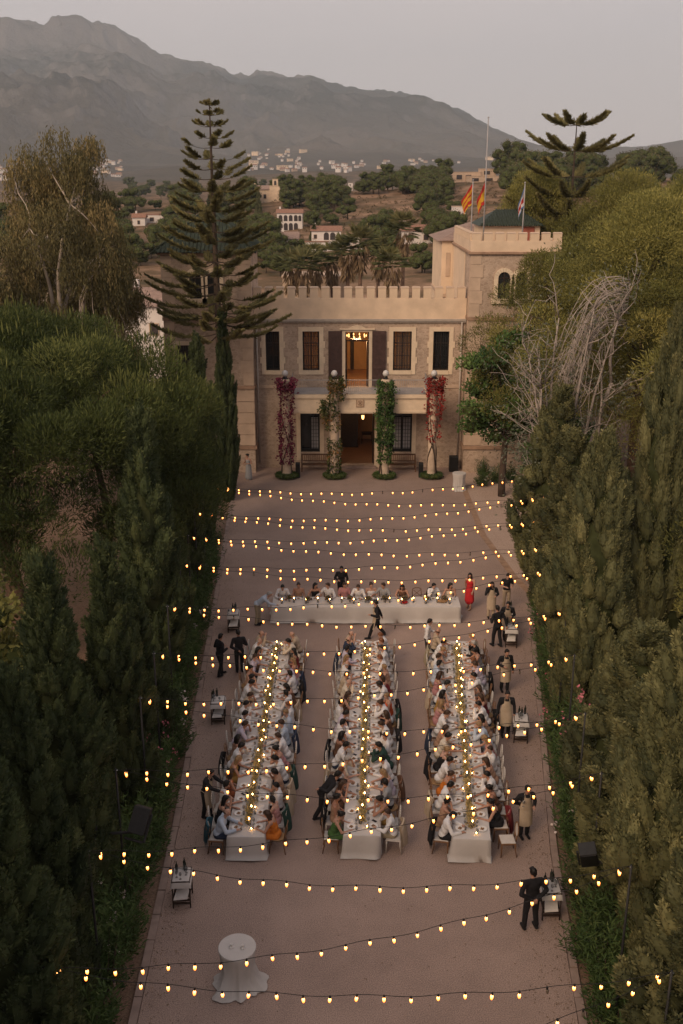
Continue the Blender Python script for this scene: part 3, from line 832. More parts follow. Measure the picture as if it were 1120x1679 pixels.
# left tower: green tiled pyramid roof with ribs
ex0, ex1, ey0, ey1, ze, zp = -11.25, -5.1, 61.6, 67.8, 13.72, 16.25
cx, cyy = (ex0 + ex1) / 2, (ey0 + ey1) / 2
mb = MB().add([(ex0, ey0, ze), (ex1, ey0, ze), (ex1, ey1, ze), (ex0, ey1, ze), (cx, cyy, zp)], [(3, 2, 1, 0), (0, 1, 4), (1, 2, 4), (2, 3, 4), (3, 0, 4)])
rf = mb.build('tower_roof', M['green_tile'], tl, world=True)
mb = MB()
corners = [Vector((ex0, ey0, ze)), Vector((ex1, ey0, ze)), Vector((ex1, ey1, ze)), Vector((ex0, ey1, ze))]
apex = Vector((cx, cyy, zp))
for k in range(4):
    a, b = corners[k], corners[(k + 1) % 4]
    n = 26
    up = (apex - (a + b) / 2)
    for i in range(1, n):
        t = i / n; s = 1 - abs(2 * t - 1)
        p = a.lerp(b, t); mb.tube([p, p + up * s], .05, 5)
    mb.tube([a, apex], .08, 6)
mb.lathe([(.12, -.05), (.1, .2), (.16, .3), (.05, .5), (0, .7)], 8, apex)
mb.build('roof_tile_rib', M['green_tile'], tl, world=True)
# right tower: parapet, merlons, pavilion
mb = MB().box(7.73, 13.14, TOWERF - .04, TOWERF + .3, 13.74, 14.36)
mb.box(7.73, 8.03, TOWERF + .3, 71.8, 13.74, 14.36).box(12.84, 13.14, TOWERF + .3, 71.8, 13.74, 14.36)
mb.build('tower_parapet', M['render'], tr, world=True)
mm2 = merlon_mesh(.5, .5, .3, M['render'])
for i in range(8):
    o = link('merlon', mm2, tr, world=True); o.location = Vector(o.location) + Vector((8.05 + i * .69, TOWERF - .02, 14.36))
for i in range(12):
    o = link('merlon', mm2, tr, world=True); o.location = Vector(o.location) + Vector((8.02, TOWERF + .75 + i * .76, 14.36)); o.rotation_euler = (0, 0, pi / 2)
MB().box(7.735, 7.768, TOWERF + 2.9, 71.8, 9.5, 13.5).build('side_render', M['render_side'], tr, world=True)
pvl = MB().box(9.0, 12.7, 66.8, 70.8, 13.5, 15.02).build('pavilion', M['render_side'], house, world=True)
mb = MB()
a0, a1, b0, b1, z0, z1 = 8.75, 12.95, 66.5, 71.1, 15.02, 15.95
mb.add([(a0, b0, z0), (a1, b0, z0), (a1, b1, z0), (a0, b1, z0), (a0 + 1.35, (b0 + b1) / 2, z1), (a1 - 1.35, (b0 + b1) / 2, z1)], [(3, 2, 1, 0), (0, 1, 5, 4), (1, 2, 5), (2, 3, 4, 5), (3, 0, 4)])
for i in range(1, 24):
    t = i / 24; xx = a0 + (a1 - a0) * t
    s = min(1, min(xx - a0, a1 - xx) / 1.35)
    mb.tube([(xx, b0, z0 + .02), (xx, b0 + (b1 - b0) / 2 * s, z0 + (z1 - z0) * s + .02)], .045, 5)
mb.build('pavilion_roof', M['green_tile'], pvl, world=True)
MB().box(11.6, 12.35, 66.74, 66.799, 14.1, 14.95).build('red_shutter', mat('red_shutter', (.30, .09, .06), .7, .15, 6), pvl, world=True)
# rear wing with tiled hip roof beside the tower
wg = MB().box(6.95, 13.0, 71.85, 79, 0, 13.8).build('rear_wing', M['render_side'], house, world=True)
mb = MB().add([(6.6, 71.6, 13.8), (13.3, 71.6, 13.8), (13.3, 79.3, 13.8), (6.6, 79.3, 13.8), (9.6, 75.4, 15.0), (10.4, 75.4, 15.0)], [(3, 2, 1, 0), (0, 1, 5, 4), (1, 2, 5), (2, 3, 4, 5), (3, 0, 4)])
mb.build('wing_roof', M['roof_grey'], wg, world=True)
MB().box(7.25, 7.55, 71.8, 71.849, 11.4, 13.0).build('blind_window', M['quoin'], wg, world=True)
MB().box(6.86, 6.949, 71.85, 78.9, 10.0, 10.2).box(6.86, 7.768, 71.76, 71.849, 10.0, 10.2).build('string_course', M['quoin'], wg, world=True)

# ---- flags on the right tower
def flagpole(x, y, z0, z1, label, flag_z, cols, wid, drop, tilt=0, slant=.0, stripes_v=False):
    f = empty('flagpole', (x, y, z0), 0, label, 'flag')
    MB().tube([(0, 0, 0), (0, 0, z1 - z0)], [.05, .03], 8).lathe([(.0, 0), (.07, .05), (0, .12)], 8, (0, 0, z1 - z0)).build('pole', M['balcony_cloth'], f)
    mats = [mat('flag_%d_%s' % (i, label[:6]), c, .8, .08, 6) for i, c in enumerate(cols)]
    mb = MB(); nu, nv = 12, 10
    vs = []; fs = []
    for j in range(nv + 1):
        for i in range(nu + 1):
            u = i / nu; v = j / nv
            r = wid * u * (1 - .35 * v) * .6 + .03
            xx = -(r) + .05 * sin(u * 13) * (.3 + v)
            yy = .09 * sin(u * 11 + v * 2)
            zz = flag_z - z0 - v * drop * (1 - .25 * u) - u * slant - .12 * sin(u * 8) * v
            vs.append((xx, yy, zz))
    for j in range(nv):
        for i in range(nu):
            k = int((i / nu if not stripes_v else j / nv) * len(cols))
            mb.add([vs[j * (nu + 1) + i], vs[j * (nu + 1) + i + 1], vs[(j + 1) * (nu + 1) + i + 1], vs[(j + 1) * (nu + 1) + i]], [(0, 1, 2, 3)], min(k, len(cols) - 1), True)
    mb.build('flag', mats, f)
R_, Y_, B_, W_ = (.42, .03, .025), (.60, .33, .03), (.10, .16, .32), (.55, .52, .5)
flagpole(8.55, 62.8, 13.75, 21.2, 'tallest flagpole on the tower with a limp red and yellow flag', 17.7, [R_, Y_, Y_, R_], .8, 1.0, slant=1.15, stripes_v=True)
flagpole(7.9, 63.6, 13.75, 17.75, 'shorter flagpole with a red and yellow striped flag edged blue', 17.6, [R_, Y_, R_, Y_, R_, Y_], 1.1, 1.0, slant=1.05, stripes_v=True)
flagpole(11.1, 64.0, 13.75, 17.6, 'flagpole by the green roofed pavilion with a red white and blue flag', 17.4, [B_, W_, R_, R_, W_, B_], .6, .9, slant=1.2, stripes_v=True)

# ---- furniture against the facade
def bench(x, label):
    b = empty('bench', (x, FY - .75, 0), 0, label, 'bench')
    for i in range(3):
        MB().box(-.92, .92, -.28 + i * .17, -.14 + i * .17, .43, .46, 0, .006).build('seat_slat', M['bench'], b)
    MB().box(-.92, .92, .25, .29, .96, 1.06, 0, .01).box(-.92, .92, .25, .29, .56, .62, 0, .01).build('back_rail', M['bench'], b)
    for i in range(15):
        xx = -.86 + i * .123
        MB().box(xx - .032, xx + .032, .255, .285, .62, .96).build('back_slat', M['bench_pale'], b)
    for sx in (-1, 1):
        MB().box(sx * .9 - .035, sx * .9 + .035, -.3, -.23, 0, .64).build('leg', M['bench'], b)
        MB().box(sx * .9 - .035, sx * .9 + .035, .24, .3, 0, 1.0).build('leg', M['bench'], b)
        MB().box(sx * .9 - .04, sx * .9 + .04, -.32, .24, .62, .67, 0, .01).build('armrest', M['bench'], b)
bench(-1.65, 'slatted wooden bench between the purple and the orange flowered columns')
bench(3.85, 'slatted wooden bench between the green leaved and the red flowered columns')
for x, y, lab in ((-2.75, 60.95, 'black upright floor lamp case beside the purple flowered column'), (5.0, 60.95, 'black upright floor lamp case beside the red flowered column')):
    b = empty('floor_box', (x, y, 0), 0, lab, 'box')
    MB().box(-.14, .14, -.14, .14, 0, .95, 0, .02).build('case', M['speaker'], b)
    MB().box(-.11, .11, -.146, -.141, .2, .85).build('grille', M['iron'], b)
b = empty('loudspeaker', (7.2, 62.35, 0), 0, 'black loudspeaker standing by the drainpipe next to the tower', 'speaker')
MB().box(-.28, .28, -.25, .25, 0, 1.0, 0, .03).build('case', M['speaker'], b)
MB().box(-.24, .24, -.258, -.251, .06, .94).build('grille', M['iron'], b)
# ================================================================== TREES
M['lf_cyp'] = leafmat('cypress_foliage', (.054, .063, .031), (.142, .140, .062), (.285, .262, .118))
M['lf_cyp_shaded'] = leafmat('shaded_cypress_foliage', (.032, .046, .022), (.078, .10, .040), (.165, .18, .074))  # greener copy, darkened for the row that shows its shaded side
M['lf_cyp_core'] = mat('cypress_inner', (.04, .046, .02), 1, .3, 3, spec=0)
M['lf_stone'] = leafmat('stone_pine_needles', (.036, .053, .017), (.088, .108, .030), (.20, .21, .065))
M['lf_aleppo'] = leafmat('aleppo_pine_needles', (.10, .105, .032), (.22, .205, .058), (.36, .31, .095))
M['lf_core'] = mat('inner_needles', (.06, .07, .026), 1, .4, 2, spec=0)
M['lf_euc'] = leafmat('eucalyptus_leaves', (.075, .068, .030), (.165, .140, .060), (.25, .185, .080))
M['lf_norf'] = leafmat('norfolk_needles', (.10, .096, .04), (.21, .185, .075), (.32, .27, .11), .15)
M['lf_olea'] = leafmat('oleander_leaves', (.032, .062, .020), (.072, .115, .034), (.13, .165, .055))
M['lf_green'] = leafmat('broad_green_leaves', (.04, .08, .026), (.08, .14, .04), (.14, .20, .06))
M['lf_grey'] = leafmat('grey_green_leaves', (.085, .095, .065), (.14, .15, .105), (.22, .225, .17))
M['lf_palm'] = leafmat('palm_fronds', (.06, .07, .03), (.13, .135, .055), (.22, .19, .085))
M['lf_dead'] = leafmat('dry_palm_skirt', (.15, .10, .06), (.27, .19, .11))
M['lf_hill'] = leafmat('hill_pine_foliage', (.07, .064, .034), (.13, .114, .058), (.21, .178, .094))
M['fl_pink'] = mat('pink_petals', (.52, .16, .19), .7, .2, 8)
M['fl_white'] = mat('white_petals', (.60, .50, .46), .7, .1, 8)

def blob(c, r, rng, seg=8, rings=5):
    """lumpy ellipsoid as vertex / face lists"""
    vs = []; fs = []
    for i in range(rings + 1):
        ph = pi * i / rings
        for k in range(seg):
            a = 2 * pi * k / seg
            j = .85 + .3 * rng.random()
            vs.append((c[0] + r[0] * sin(ph) * cos(a) * j, c[1] + r[1] * sin(ph) * sin(a) * j, c[2] + r[2] * cos(ph) * (.9 + .15 * rng.random())))
    for i in range(rings):
        for k in range(seg):
            q = (k + 1) % seg
            fs.append((i * seg + k, i * seg + seg + k, i * seg + seg + q, i * seg + q))
    return vs, fs

def clump_cloud(clumps, n, L, W, rng, up=.5, low=-.45, out=.75, jit=.45, shape=.45):
    """clumps: (cx,cy,cz,rx,ry,rz,tint)"""
    Vs = []; Ts = []
    for (cx, cy, cz, rx, ry, rz, t) in clumps:
        k = max(8, int(n * (rx * ry) ** 1.0))
        d = rsphere(k * 2, rng); d = d[d[:, 2] > low][:k]; k = len(d)
        P = np.array([cx, cy, cz]) + d * np.array([rx, ry, rz]) * rng.uniform(.5, 1.04, (k, 1)) ** .7
        D = d * out + np.array([0, 0, up]) + rng.normal(size=(k, 3)) * jit
        Vs.append(leaves(P, D, L * rng.uniform(.6, 1.25, k), W * rng.uniform(.7, 1.3, k), rng, shape))
        Ts.append(np.clip(t + rng.normal(size=k) * .16 + d[:, 2] * .0, 0, 1))
    return np.concatenate(Vs), np.concatenate(Ts)

def cores(clumps, f, rng, m):
    mb = MB()
    for (cx, cy, cz, rx, ry, rz, t) in clumps:
        vs, fs = blob((cx, cy, cz), (rx * f, ry * f, rz * f), rng)
        mb.add(vs, fs, 0, True)
    return mb.mesh('crown_core', m)

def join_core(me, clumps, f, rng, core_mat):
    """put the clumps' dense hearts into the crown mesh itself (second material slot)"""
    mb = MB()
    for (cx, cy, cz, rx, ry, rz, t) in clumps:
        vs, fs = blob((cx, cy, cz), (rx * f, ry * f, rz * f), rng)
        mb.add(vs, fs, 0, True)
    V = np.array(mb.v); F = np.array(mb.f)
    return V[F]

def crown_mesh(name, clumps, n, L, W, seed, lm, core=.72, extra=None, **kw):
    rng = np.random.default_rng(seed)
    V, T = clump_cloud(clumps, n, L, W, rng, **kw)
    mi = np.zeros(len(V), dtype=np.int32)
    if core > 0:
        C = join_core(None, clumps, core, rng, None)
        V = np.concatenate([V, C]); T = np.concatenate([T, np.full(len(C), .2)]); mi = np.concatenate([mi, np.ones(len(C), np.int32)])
    if extra is not None:
        V = np.concatenate([V, extra[0]]); T = np.concatenate([T, extra[1]]); mi = np.concatenate([mi, np.full(len(extra[0]), extra[2], np.int32)])
    return quads_mesh(name, V, T, [lm, M['lf_core']], mi)

def limbs_mesh(name, lines, m, n=7):
    mb = MB()
    for pts, r0, r1 in lines:
        k = len(pts)
        mb.tube(pts, [r0 + (r1 - r0) * i / (k - 1) for i in range(k)], n)
    return mb.mesh(name, m)

def bend(a, b, rng, amt=.12, n=5, sag=0.0):
    a = Vector(a); b = Vector(b); L = (b - a).length
    off = [Vector(rng.normal(size=3) * amt * L * .5) for _ in range(2)]
    out = []
    for i in range(n + 1):
        t = i / n
        p = a.lerp(b, t) + off[0] * sin(pi * t) * .6 + off[1] * sin(2 * pi * t) * .3
        p.z += sag * L * sin(pi * t)
        out.append(p)
    return out

def tree(name, label, cat_group, crown, trunk, loc, rz=0, sc=1.0, cat='tree', szc=None):
    t = empty(name, loc, rz, label, cat, cat_group)
    s = (sc, sc, szc or sc)
    c = link('crown', crown, t); c.scale = s
    k = link('trunk', trunk, t); k.scale = s
    return t

# ---------------------------------------------------------------- cypress
def cypress(seed, h=10.0, rmax=1.25, npl=250, nl=150, lean=0.0):
    rng = np.random.default_rng(seed)
    def env(t):
        return rmax * .86 * np.clip((t + .08) / .36, 0, 1) ** .5 * np.clip((1.0 - t) / .6, 0, 1) ** .78
    ph = rng.uniform(0, 6.28, 6)
    def lump(t, a):
        return 1 + .26 * np.sin(3 * a + ph[0] + 5 * t) * np.sin(9 * t + ph[1]) + .13 * np.sin(5 * a + ph[2] - 14 * t) + .12 * np.sin(17 * t + ph[3])
    Vs = []; Ts = []
    t = rng.random(npl) ** 1.15 * .96 + .01
    a = rng.uniform(0, 2 * pi, npl)
    R = env(t) * lump(t, a)
    for i in range(npl):
        r = R[i]; plen = (.75 + .85 * rng.random()) * (.55 + .45 * (1 - t[i])) * (h / 10) ** .5; prad = .095 + .10 * r + .05 * rng.random()
        out = np.array([cos(a[i]), sin(a[i]), 0])
        base = out * max(.02, r - prad * (.75 + .5 * rng.random())) + np.array([0, 0, t[i] * h - plen * .3])
        ax = unit(np.array([0, 0, 1.0]) + out * (.22 + .2 * rng.random()) + rng.normal(size=3) * .08)
        k = int(nl * (.5 + prad * 1.6) * (.6 + plen * .5))
        s = rng.random(k) ** .85
        th = rng.uniform(0, 2 * pi, k)
        u = unit(np.cross(ax, [.3, .5, .1])); w = np.cross(ax, u)
        nrm = np.cos(th)[:, None] * u + np.sin(th)[:, None] * w
        rad = prad * (np.sin(pi * np.clip(s, 0, 1) ** .75) ** .75) * rng.uniform(.86, 1.06, k)
        P = base + ax * (s * plen)[:, None] + nrm * rad[:, None]
        D = ax * 1.0 + nrm * .55 + rng.normal(size=(k, 3)) * .28
        Vs.append(leaves(P, D, rng.uniform(.07, .15, k), rng.uniform(.028, .05, k), rng))
        # the plume's own dense body
        m_, n_ = 7, 8; ss = np.linspace(0, 1, m_); tt = np.linspace(0, 2 * pi, n_, endpoint=False)
        rr_ = prad * .9 * np.sin(pi * np.clip(ss, .02, .98) ** .75) ** .75
        G_ = base + ax * (ss * plen)[:, None, None] + (np.cos(tt)[None, :, None] * u + np.sin(tt)[None, :, None] * w) * (rr_[:, None] * rng.uniform(.85, 1.1, (m_, n_)))[..., None]
        Q_ = np.stack([G_[:-1], np.roll(G_[:-1], -1, 1), np.roll(G_[1:], -1, 1), G_[1:]], 2).reshape(-1, 4, 3)
        Vs.append(Q_)
        tn = .44 + rng.normal() * .17
        Ts.append(np.clip(tn + rng.normal(size=k) * .15 + (s - .5) * .2, 0, 1)); Ts.append(np.clip(tn - .08 + rng.normal(size=len(Q_)) * .08, 0, 1))
    V = np.concatenate(Vs); T = np.concatenate(Ts)
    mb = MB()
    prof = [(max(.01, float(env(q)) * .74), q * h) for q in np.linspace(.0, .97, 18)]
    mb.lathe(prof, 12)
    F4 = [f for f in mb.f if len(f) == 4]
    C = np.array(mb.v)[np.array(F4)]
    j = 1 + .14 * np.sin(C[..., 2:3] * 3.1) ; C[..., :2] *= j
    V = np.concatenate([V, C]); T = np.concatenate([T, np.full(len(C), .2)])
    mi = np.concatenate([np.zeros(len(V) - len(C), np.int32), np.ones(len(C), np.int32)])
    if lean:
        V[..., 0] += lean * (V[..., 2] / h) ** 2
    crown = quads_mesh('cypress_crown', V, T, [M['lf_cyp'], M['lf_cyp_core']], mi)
    tr = MB().tube([(0, 0, -.1), (0.02, 0, 1.0), (0, 0, h * .6)], [.2, .16, .05], 8).mesh('cypress_trunk', M['trunk_dark'])
    return crown, tr
CY = [cypress(1, 10, 1.15, 330, 230), cypress(2, 10, 1.35, 390, 230, .25), cypress(3, 10, 1.0, 290, 230), cypress(4, 10, 1.85, 560, 220, -.3)]
cyp_list = [
    # x, Y, height, kind, width scale, label
    (-6.35, 20.8, 10.0, 0, 0.95, 'slim dark cypress between the pine trunk and the oleanders, in front of the pine crown'),
    (-5.95, 24.8, 9.0, 2, 0.95, 'dark cypress next to the speaker mast hedge below the stone pine'),
    (-6.35, 32.2, 11.0, 2, 1.09, 'tallest narrow cypress rising in front of the stone pine crown'),
    (-6.0, 17.4, 9.0, 1, 0.85, 'bushy cypress below the pine trunk with a lower twin beside it'),
    (-5.75, 14.7, 9.0, 0, 0.95, 'lower twin cypress standing nearest the first hanging lights'),
    (-6.2, 28.3, 6.6, 1, 0.81, 'low broad cypress behind the oleanders on the pine side'),
    (-6.7, 36.4, 8.0, 0, 0.90, 'dark cypress shaded under the edge of the stone pine'),
    (-6.75, 41.0, 8.6, 2, 1.00, 'dark cypress level with the head table on the pine side'),
    (-6.75, 45.5, 9.6, 0, 0.85, 'dark hedge cypress where the far light strings start'),
    (-6.95, 50.2, 10.6, 2, 0.90, 'slender cypress close to the tower foot on the pine side'),
    (-6.3, 56.2, 11.2, 2, 0.68, 'very slender cypress spire right in front of the tower'),
    (-5.8, 11.9, 8.2, 3, 0.71, 'broad dark cypress behind the first string of bulbs'),
    (7.15, 18.4, 10.2, 3, 0.87, 'plump olive green cypress beyond the speaker on its mast'),
    (8.05, 30.6, 10.4, 3, 0.83, 'round shouldered cypress leaning over the paving edge'),
    (10.3, 31.6, 14.2, 3, 0.81, 'tallest cypress, spire reaching past the dead grey tree'),
    (9.15, 43.8, 9.3, 1, 1.18, 'dark cypress at the corner below the leafy green tree'),
    (7.5, 24.2, 6.9, 1, 1.18, 'full cypress behind the waiters with bulbs against it'),
    (8.6, 35.6, 8.0, 1, 1.12, 'cypress behind the shrub near the standing waiters'),
    (9.1, 39.6, 8.2, 0, 1.23, 'dark cypress beside the woman reading her phone'),
    (6.9, 21.2, 6.6, 0, 1.18, 'cypress between the waiter with a glass and the speaker mast'),
    (6.6, 15.2, 7.4, 1, 1.12, 'cypress at the end of the last light string'),
    (6.5, 12.4, 8.4, 3, 0.78, 'broad cypress beyond the lowest bulbs by the paving edge'),
    (-6.2, 7.6, 9.5, 0, 1.0, 'unseen shading cypress added at the open end of the pine side row, outside the lights'),  # cypresses from here on are out of view, added to darken the near court
    (-6.3, 3.6, 10.0, 3, .75, 'unseen shading cypress added beyond the open end of the pine side row'),
    (-6.2, -.6, 10.0, 1, 1.0, 'unseen shading cypress added further out past the pine side row'),
    (-6.4, -5.0, 10.5, 3, .8, 'outermost unseen shading cypress added past the pine side row'),
    (6.7, 8.4, 9.5, 1, 1.0, 'unseen shading cypress added at the open end of the tall cypress row, outside the lights'),
    (6.6, 4.0, 10.0, 3, .75, 'unseen shading cypress added beyond the open end of the tall cypress row'),
    (6.7, -.8, 10.0, 0, 1.1, 'unseen shading cypress added further out past the tall cypress row'),
]
rnd = random.Random(11)
for (x, y, h, k, ws, lab) in cyp_list:
    x += .35 if x > 0 else -.3
    t = empty('cypress_tree', (x, y, -.05), rnd.uniform(0, 6.28), lab, 'tree', 'cypresses lining the court')
    for nm, me in (('crown', CY[k][0]), ('trunk', CY[k][1])):
        o = link(nm, me, t); o.scale = (ws, ws, h / 10)
        if nm == 'crown' and x < 0: o.material_slots[0].link = 'OBJECT'; o.material_slots[0].material = M['lf_cyp_shaded']

# ---------------------------------------------------------------- big stone pine on the left
rng = np.random.default_rng(21)
PC = (-13.1, 38.0); clumps = []
for i in range(165):
    a = rng.uniform(0, 2 * pi); rr = sqrt(rng.random()) * 7.4
    top = 12.5 - .045 * rr * rr - 1.1 * rng.random() ** 2 + .5 * sin(2.3 * rr + 3 * a)
    lay = rng.random()
    z = top - (0 if lay < .5 else rng.uniform(.8, 5.2) * (.35 + .65 * rr / 7.4))
    s = rng.uniform(.75, 1.3)
    clumps.append((rr * cos(a), rr * sin(a), z, s * 1.15, s * 1.15, s * .75, float(np.clip(.48 + rng.normal() * .22, .05, .95))))
for i in range(120):                     # the skirt towards the court and the camera
    a = rng.uniform(-3.0, .3); rr = rng.uniform(4.6, 7.8)
    s = rng.uniform(.8, 1.3)
    clumps.append((rr * cos(a), rr * sin(a), rng.uniform(5.2, 10.8), s * 1.1, s * 1.1, s * .8, float(np.clip(.35 + rng.normal() * .12, .1, .9))))
# pale upright candles on the topmost clumps
cV = []; 
for c in clumps:
    if c[2] > 10.2:
        k = 9
        P = np.array([c[0], c[1], c[2] + c[5] * .85]) + rng.normal(size=(k, 3)) * np.array([c[3] * .45, c[4] * .45, .12])
        D = np.array([0, 0, 1.0]) + rng.normal(size=(k, 3)) * .07
        cV.append(leaves(P, D, rng.uniform(.28, .5, k), .045, rng)); cV.append(leaves(P, D, rng.uniform(.28, .5, k), .045, rng))
cV = np.concatenate(cV)
pine_crown = crown_mesh('stone_pine_crown', clumps, 900, .21, .036, 22, M['lf_stone'], 0, (cV, np.full(len(cV), .98), 0), up=.75, low=-.75)
lines = [([(1.2, -3.2, -.1), (1.0, -3.0, 1.6), (.3, -2.0, 4.5), (0, -.6, 8.0), (0, 0, 11)], .48, .14),
         ([(.9, -2.6, 2.2), (-.6, -3.0, 3.2), (-3.2, -3.4, 4.6), (-5.5, -3.0, 8.0)], .28, .08),
         ([(3.8, -2.6, -.1), (3.6, -2.5, 2.2), (4.4, -2.2, 5.5), (3.6, -1.2, 9.5)], .27, .09)]
for i in range(16):
    a = 2 * pi * i / 16 + rng.uniform(-.2, .2)
    lines.append((bend((0, -.6, rng.uniform(6.5, 9)), (6.0 * cos(a), 6.0 * sin(a), rng.uniform(8.2, 11)), rng), .13, .03))
tree('stone_pine_tree', 'huge dark green stone pine with a broad domed crown beside the court', None, pine_crown, limbs_mesh('stone_pine_trunk', lines, M['trunk'], 9), (PC[0], PC[1], 0))

# ---------------------------------------------------------------- soft Aleppo pines on the right
def aleppo(seed, h, r, n=95, dens=680, low=.38):
    rng = np.random.default_rng(seed); clumps = []
    for i in range(n):
        z = rng.uniform(low, 1.0)
        env = r * (sin(pi * min(1, (z - low + .08) / (1.08 - low)) ** .8) ** .6)
        a = rng.uniform(0, 2 * pi); rr = env * rng.random() ** .42
        s = rng.uniform(.7, 1.25) * r / 4.5
        clumps.append((rr * cos(a), rr * sin(a), z * h - .5, s * 1.2, s * 1.2, s * .85, float(np.clip(.48 + rng.normal() * .18, .05, .95))))
    crown = crown_mesh('aleppo_crown', clumps, dens, .20, .036, seed + 100, M['lf_aleppo'], 0, up=.55, jit=.6, low=-.75)
    lines = [(bend((0, 0, -.1), (.3, 0, h * .55), rng, .08), .3, .16), (bend((.3, 0, h * .55), (0, .3, h * .9), rng, .08), .16, .04)]
    for i in range(22):
        c = clumps[i * 4 % n]
        z0 = max(h * .25, c[2] - rng.uniform(.8, 2.5))
        lines.append((bend((.2, 0, z0), c[:3], rng, .2), .09, .02))
    return crown, limbs_mesh('aleppo_trunk', lines, M['trunk'], 7)
AL = [aleppo(31, 17, 5.2, 120), aleppo(32, 14, 4.2, 95)]
al_list = [
    (14.8, 50.5, 0, 1.0, 1.0, 'great soft green pine behind the dead grey tree'),
    (20.5, 58.5, 0, 1.1, 1.07, 'tall pine on the slope behind the great soft green pine'),
    (11.7, 57.6, 1, .98, 1.0, 'yellowish pine whose branches cover the tower corner'),
    (15.8, 36.0, 1, 1.12, 1.12, 'pale green pine behind the tallest cypress'),
    (18.0, 67.0, 0, .95, 1.06, 'pine beside the Norfolk pine behind the tower'),
    (19.0, 43.0, 0, .95, .98, 'pine standing between the pale green pine and the great one'),
    (13.4, 71.5, 0, .85, 1.07, 'dense pine whose crown hides the foot of the flat topped Norfolk pine'),
    (24.5, 66.5, 0, 1.1, 1.1, 'pine at the top of the slope behind the tall pines'),
    (-12.5, 9.5, 0, 1.0, 1.0, 'unseen tall pine added to shade the near court, stone pine side'),  # this and the next unseen pines are added to shade the near gravel
    (-13.0, 1.0, 0, 1.05, 1.0, 'second unseen tall pine added to shade the near court, stone pine side'),
    (-9.5, -8.0, 0, 1.0, 1.0, 'outermost unseen tall pine added to shade the near court, stone pine side'),
    (1.0, -15.0, 0, 1.1, .95, 'unseen tall pine facing the house, added to shade the near court'),
    (11.0, -6.0, 0, 1.0, 1.0, 'unseen tall pine added to shade the near court, cypress side'),
    (13.6, 28.5, 1, .75, .8, 'small pine behind the second row of cypresses'),
]
for i, (x, y, k, sr, sh, lab) in enumerate(al_list):
    tree('pine_tree', lab, 'pines beside the court', AL[k][0], AL[k][1], (x, y, -.1), 1.7 * i, sr, 'tree', sh)
# a small bright pine at the garden edge on the left

# ---------------------------------------------------------------- eucalyptus
def eucalyptus(seed, h, r, n=60):
    rng = np.random.default_rng(seed); Vs = []; Ts = []; cl = []
    lines = [(bend((0, 0, -.1), (.4, 0, h * .42), rng, .1), .34, .22)]
    forks = []
    for i in range(5):
        a = 2 * pi * i / 5 + rng.uniform(-.4, .4); e = (r * .5 * cos(a), r * .5 * sin(a), h * rng.uniform(.66, .82))
        lines.append((bend((.4, 0, h * .42 - .3 * i * .3), e, rng, .2), .17, .07)); forks.append(e)
    for i in range(n):
        z = rng.uniform(.42, 1.0); env = r * (1 - (z - .62) ** 2 * 3.2)
        a = rng.uniform(0, 2 * pi); rr = max(.2, env) * rng.random() ** .5
        c = np.array([rr * cos(a), rr * sin(a), z * h - .4]); cl.append(c)
        f = min(forks, key=lambda q: (q[0] - c[0]) ** 2 + (q[1] - c[1]) ** 2 + (q[2] - c[2]) ** 2)
        if i % 2 == 0: lines.append((bend(f, c, rng, .2), .045, .012))
        t = float(np.clip(.42 + rng.normal() * .22, 0, 1))
        s = rng.uniform(.7, 1.2)
        for q in range(64):                       # hanging strands
            d = rsphere(1, rng)[0]; p0 = c + d * np.array([s, s, s * .55]) * rng.uniform(.4, 1.05)
            m = rng.integers(9, 17); L = rng.uniform(.7, 1.7)
            tt = np.linspace(0, 1, m)
            P = p0 + np.stack([tt * .25 * d[0], tt * .25 * d[1], -tt * L], -1) + rng.normal(size=(m, 3)) * .06
            D = np.array([0, 0, -1.0]) + rng.normal(size=(m, 3)) * .42
            Vs.append(leaves(P, D, rng.uniform(.16, .30, m), .06, rng, .4)); Ts.append(np.clip(t + rng.normal(size=m) * .18 + (.25 if rng.random() < .08 else 0), 0, 1))
    crown = quads_mesh('eucalyptus_crown', np.concatenate(Vs), np.concatenate(Ts), M['lf_euc'])
    return crown, limbs_mesh('eucalyptus_trunk', lines, M['trunk_pale'], 8)
EU = [eucalyptus(41, 20.5, 4.3, 92), eucalyptus(42, 16.5, 3.6, 72)]
for x, y, k, sr, sh, lab in ((-14.9, 55.5, 0, .88, 1.0, 'tallest brownish eucalyptus with a pale trunk behind the stone pine'),
                             (-15.0, 61.5, 1, .92, 1.0, 'drooping eucalyptus next to the green roofed tower'),
                             (-19.5, 51.5, 1, 1.1, .95, 'eucalyptus with forked pale limbs beside the tallest one'),
                             (-17.0, 64.0, 1, 1.1, .85, 'thin eucalyptus behind the tallest one')):
    tree('eucalyptus_tree', lab, 'eucalyptus trees behind the stone pine', EU[k][0], EU[k][1], (x, y, -.1), 2.1 * k + x, sr, 'tree', sh)

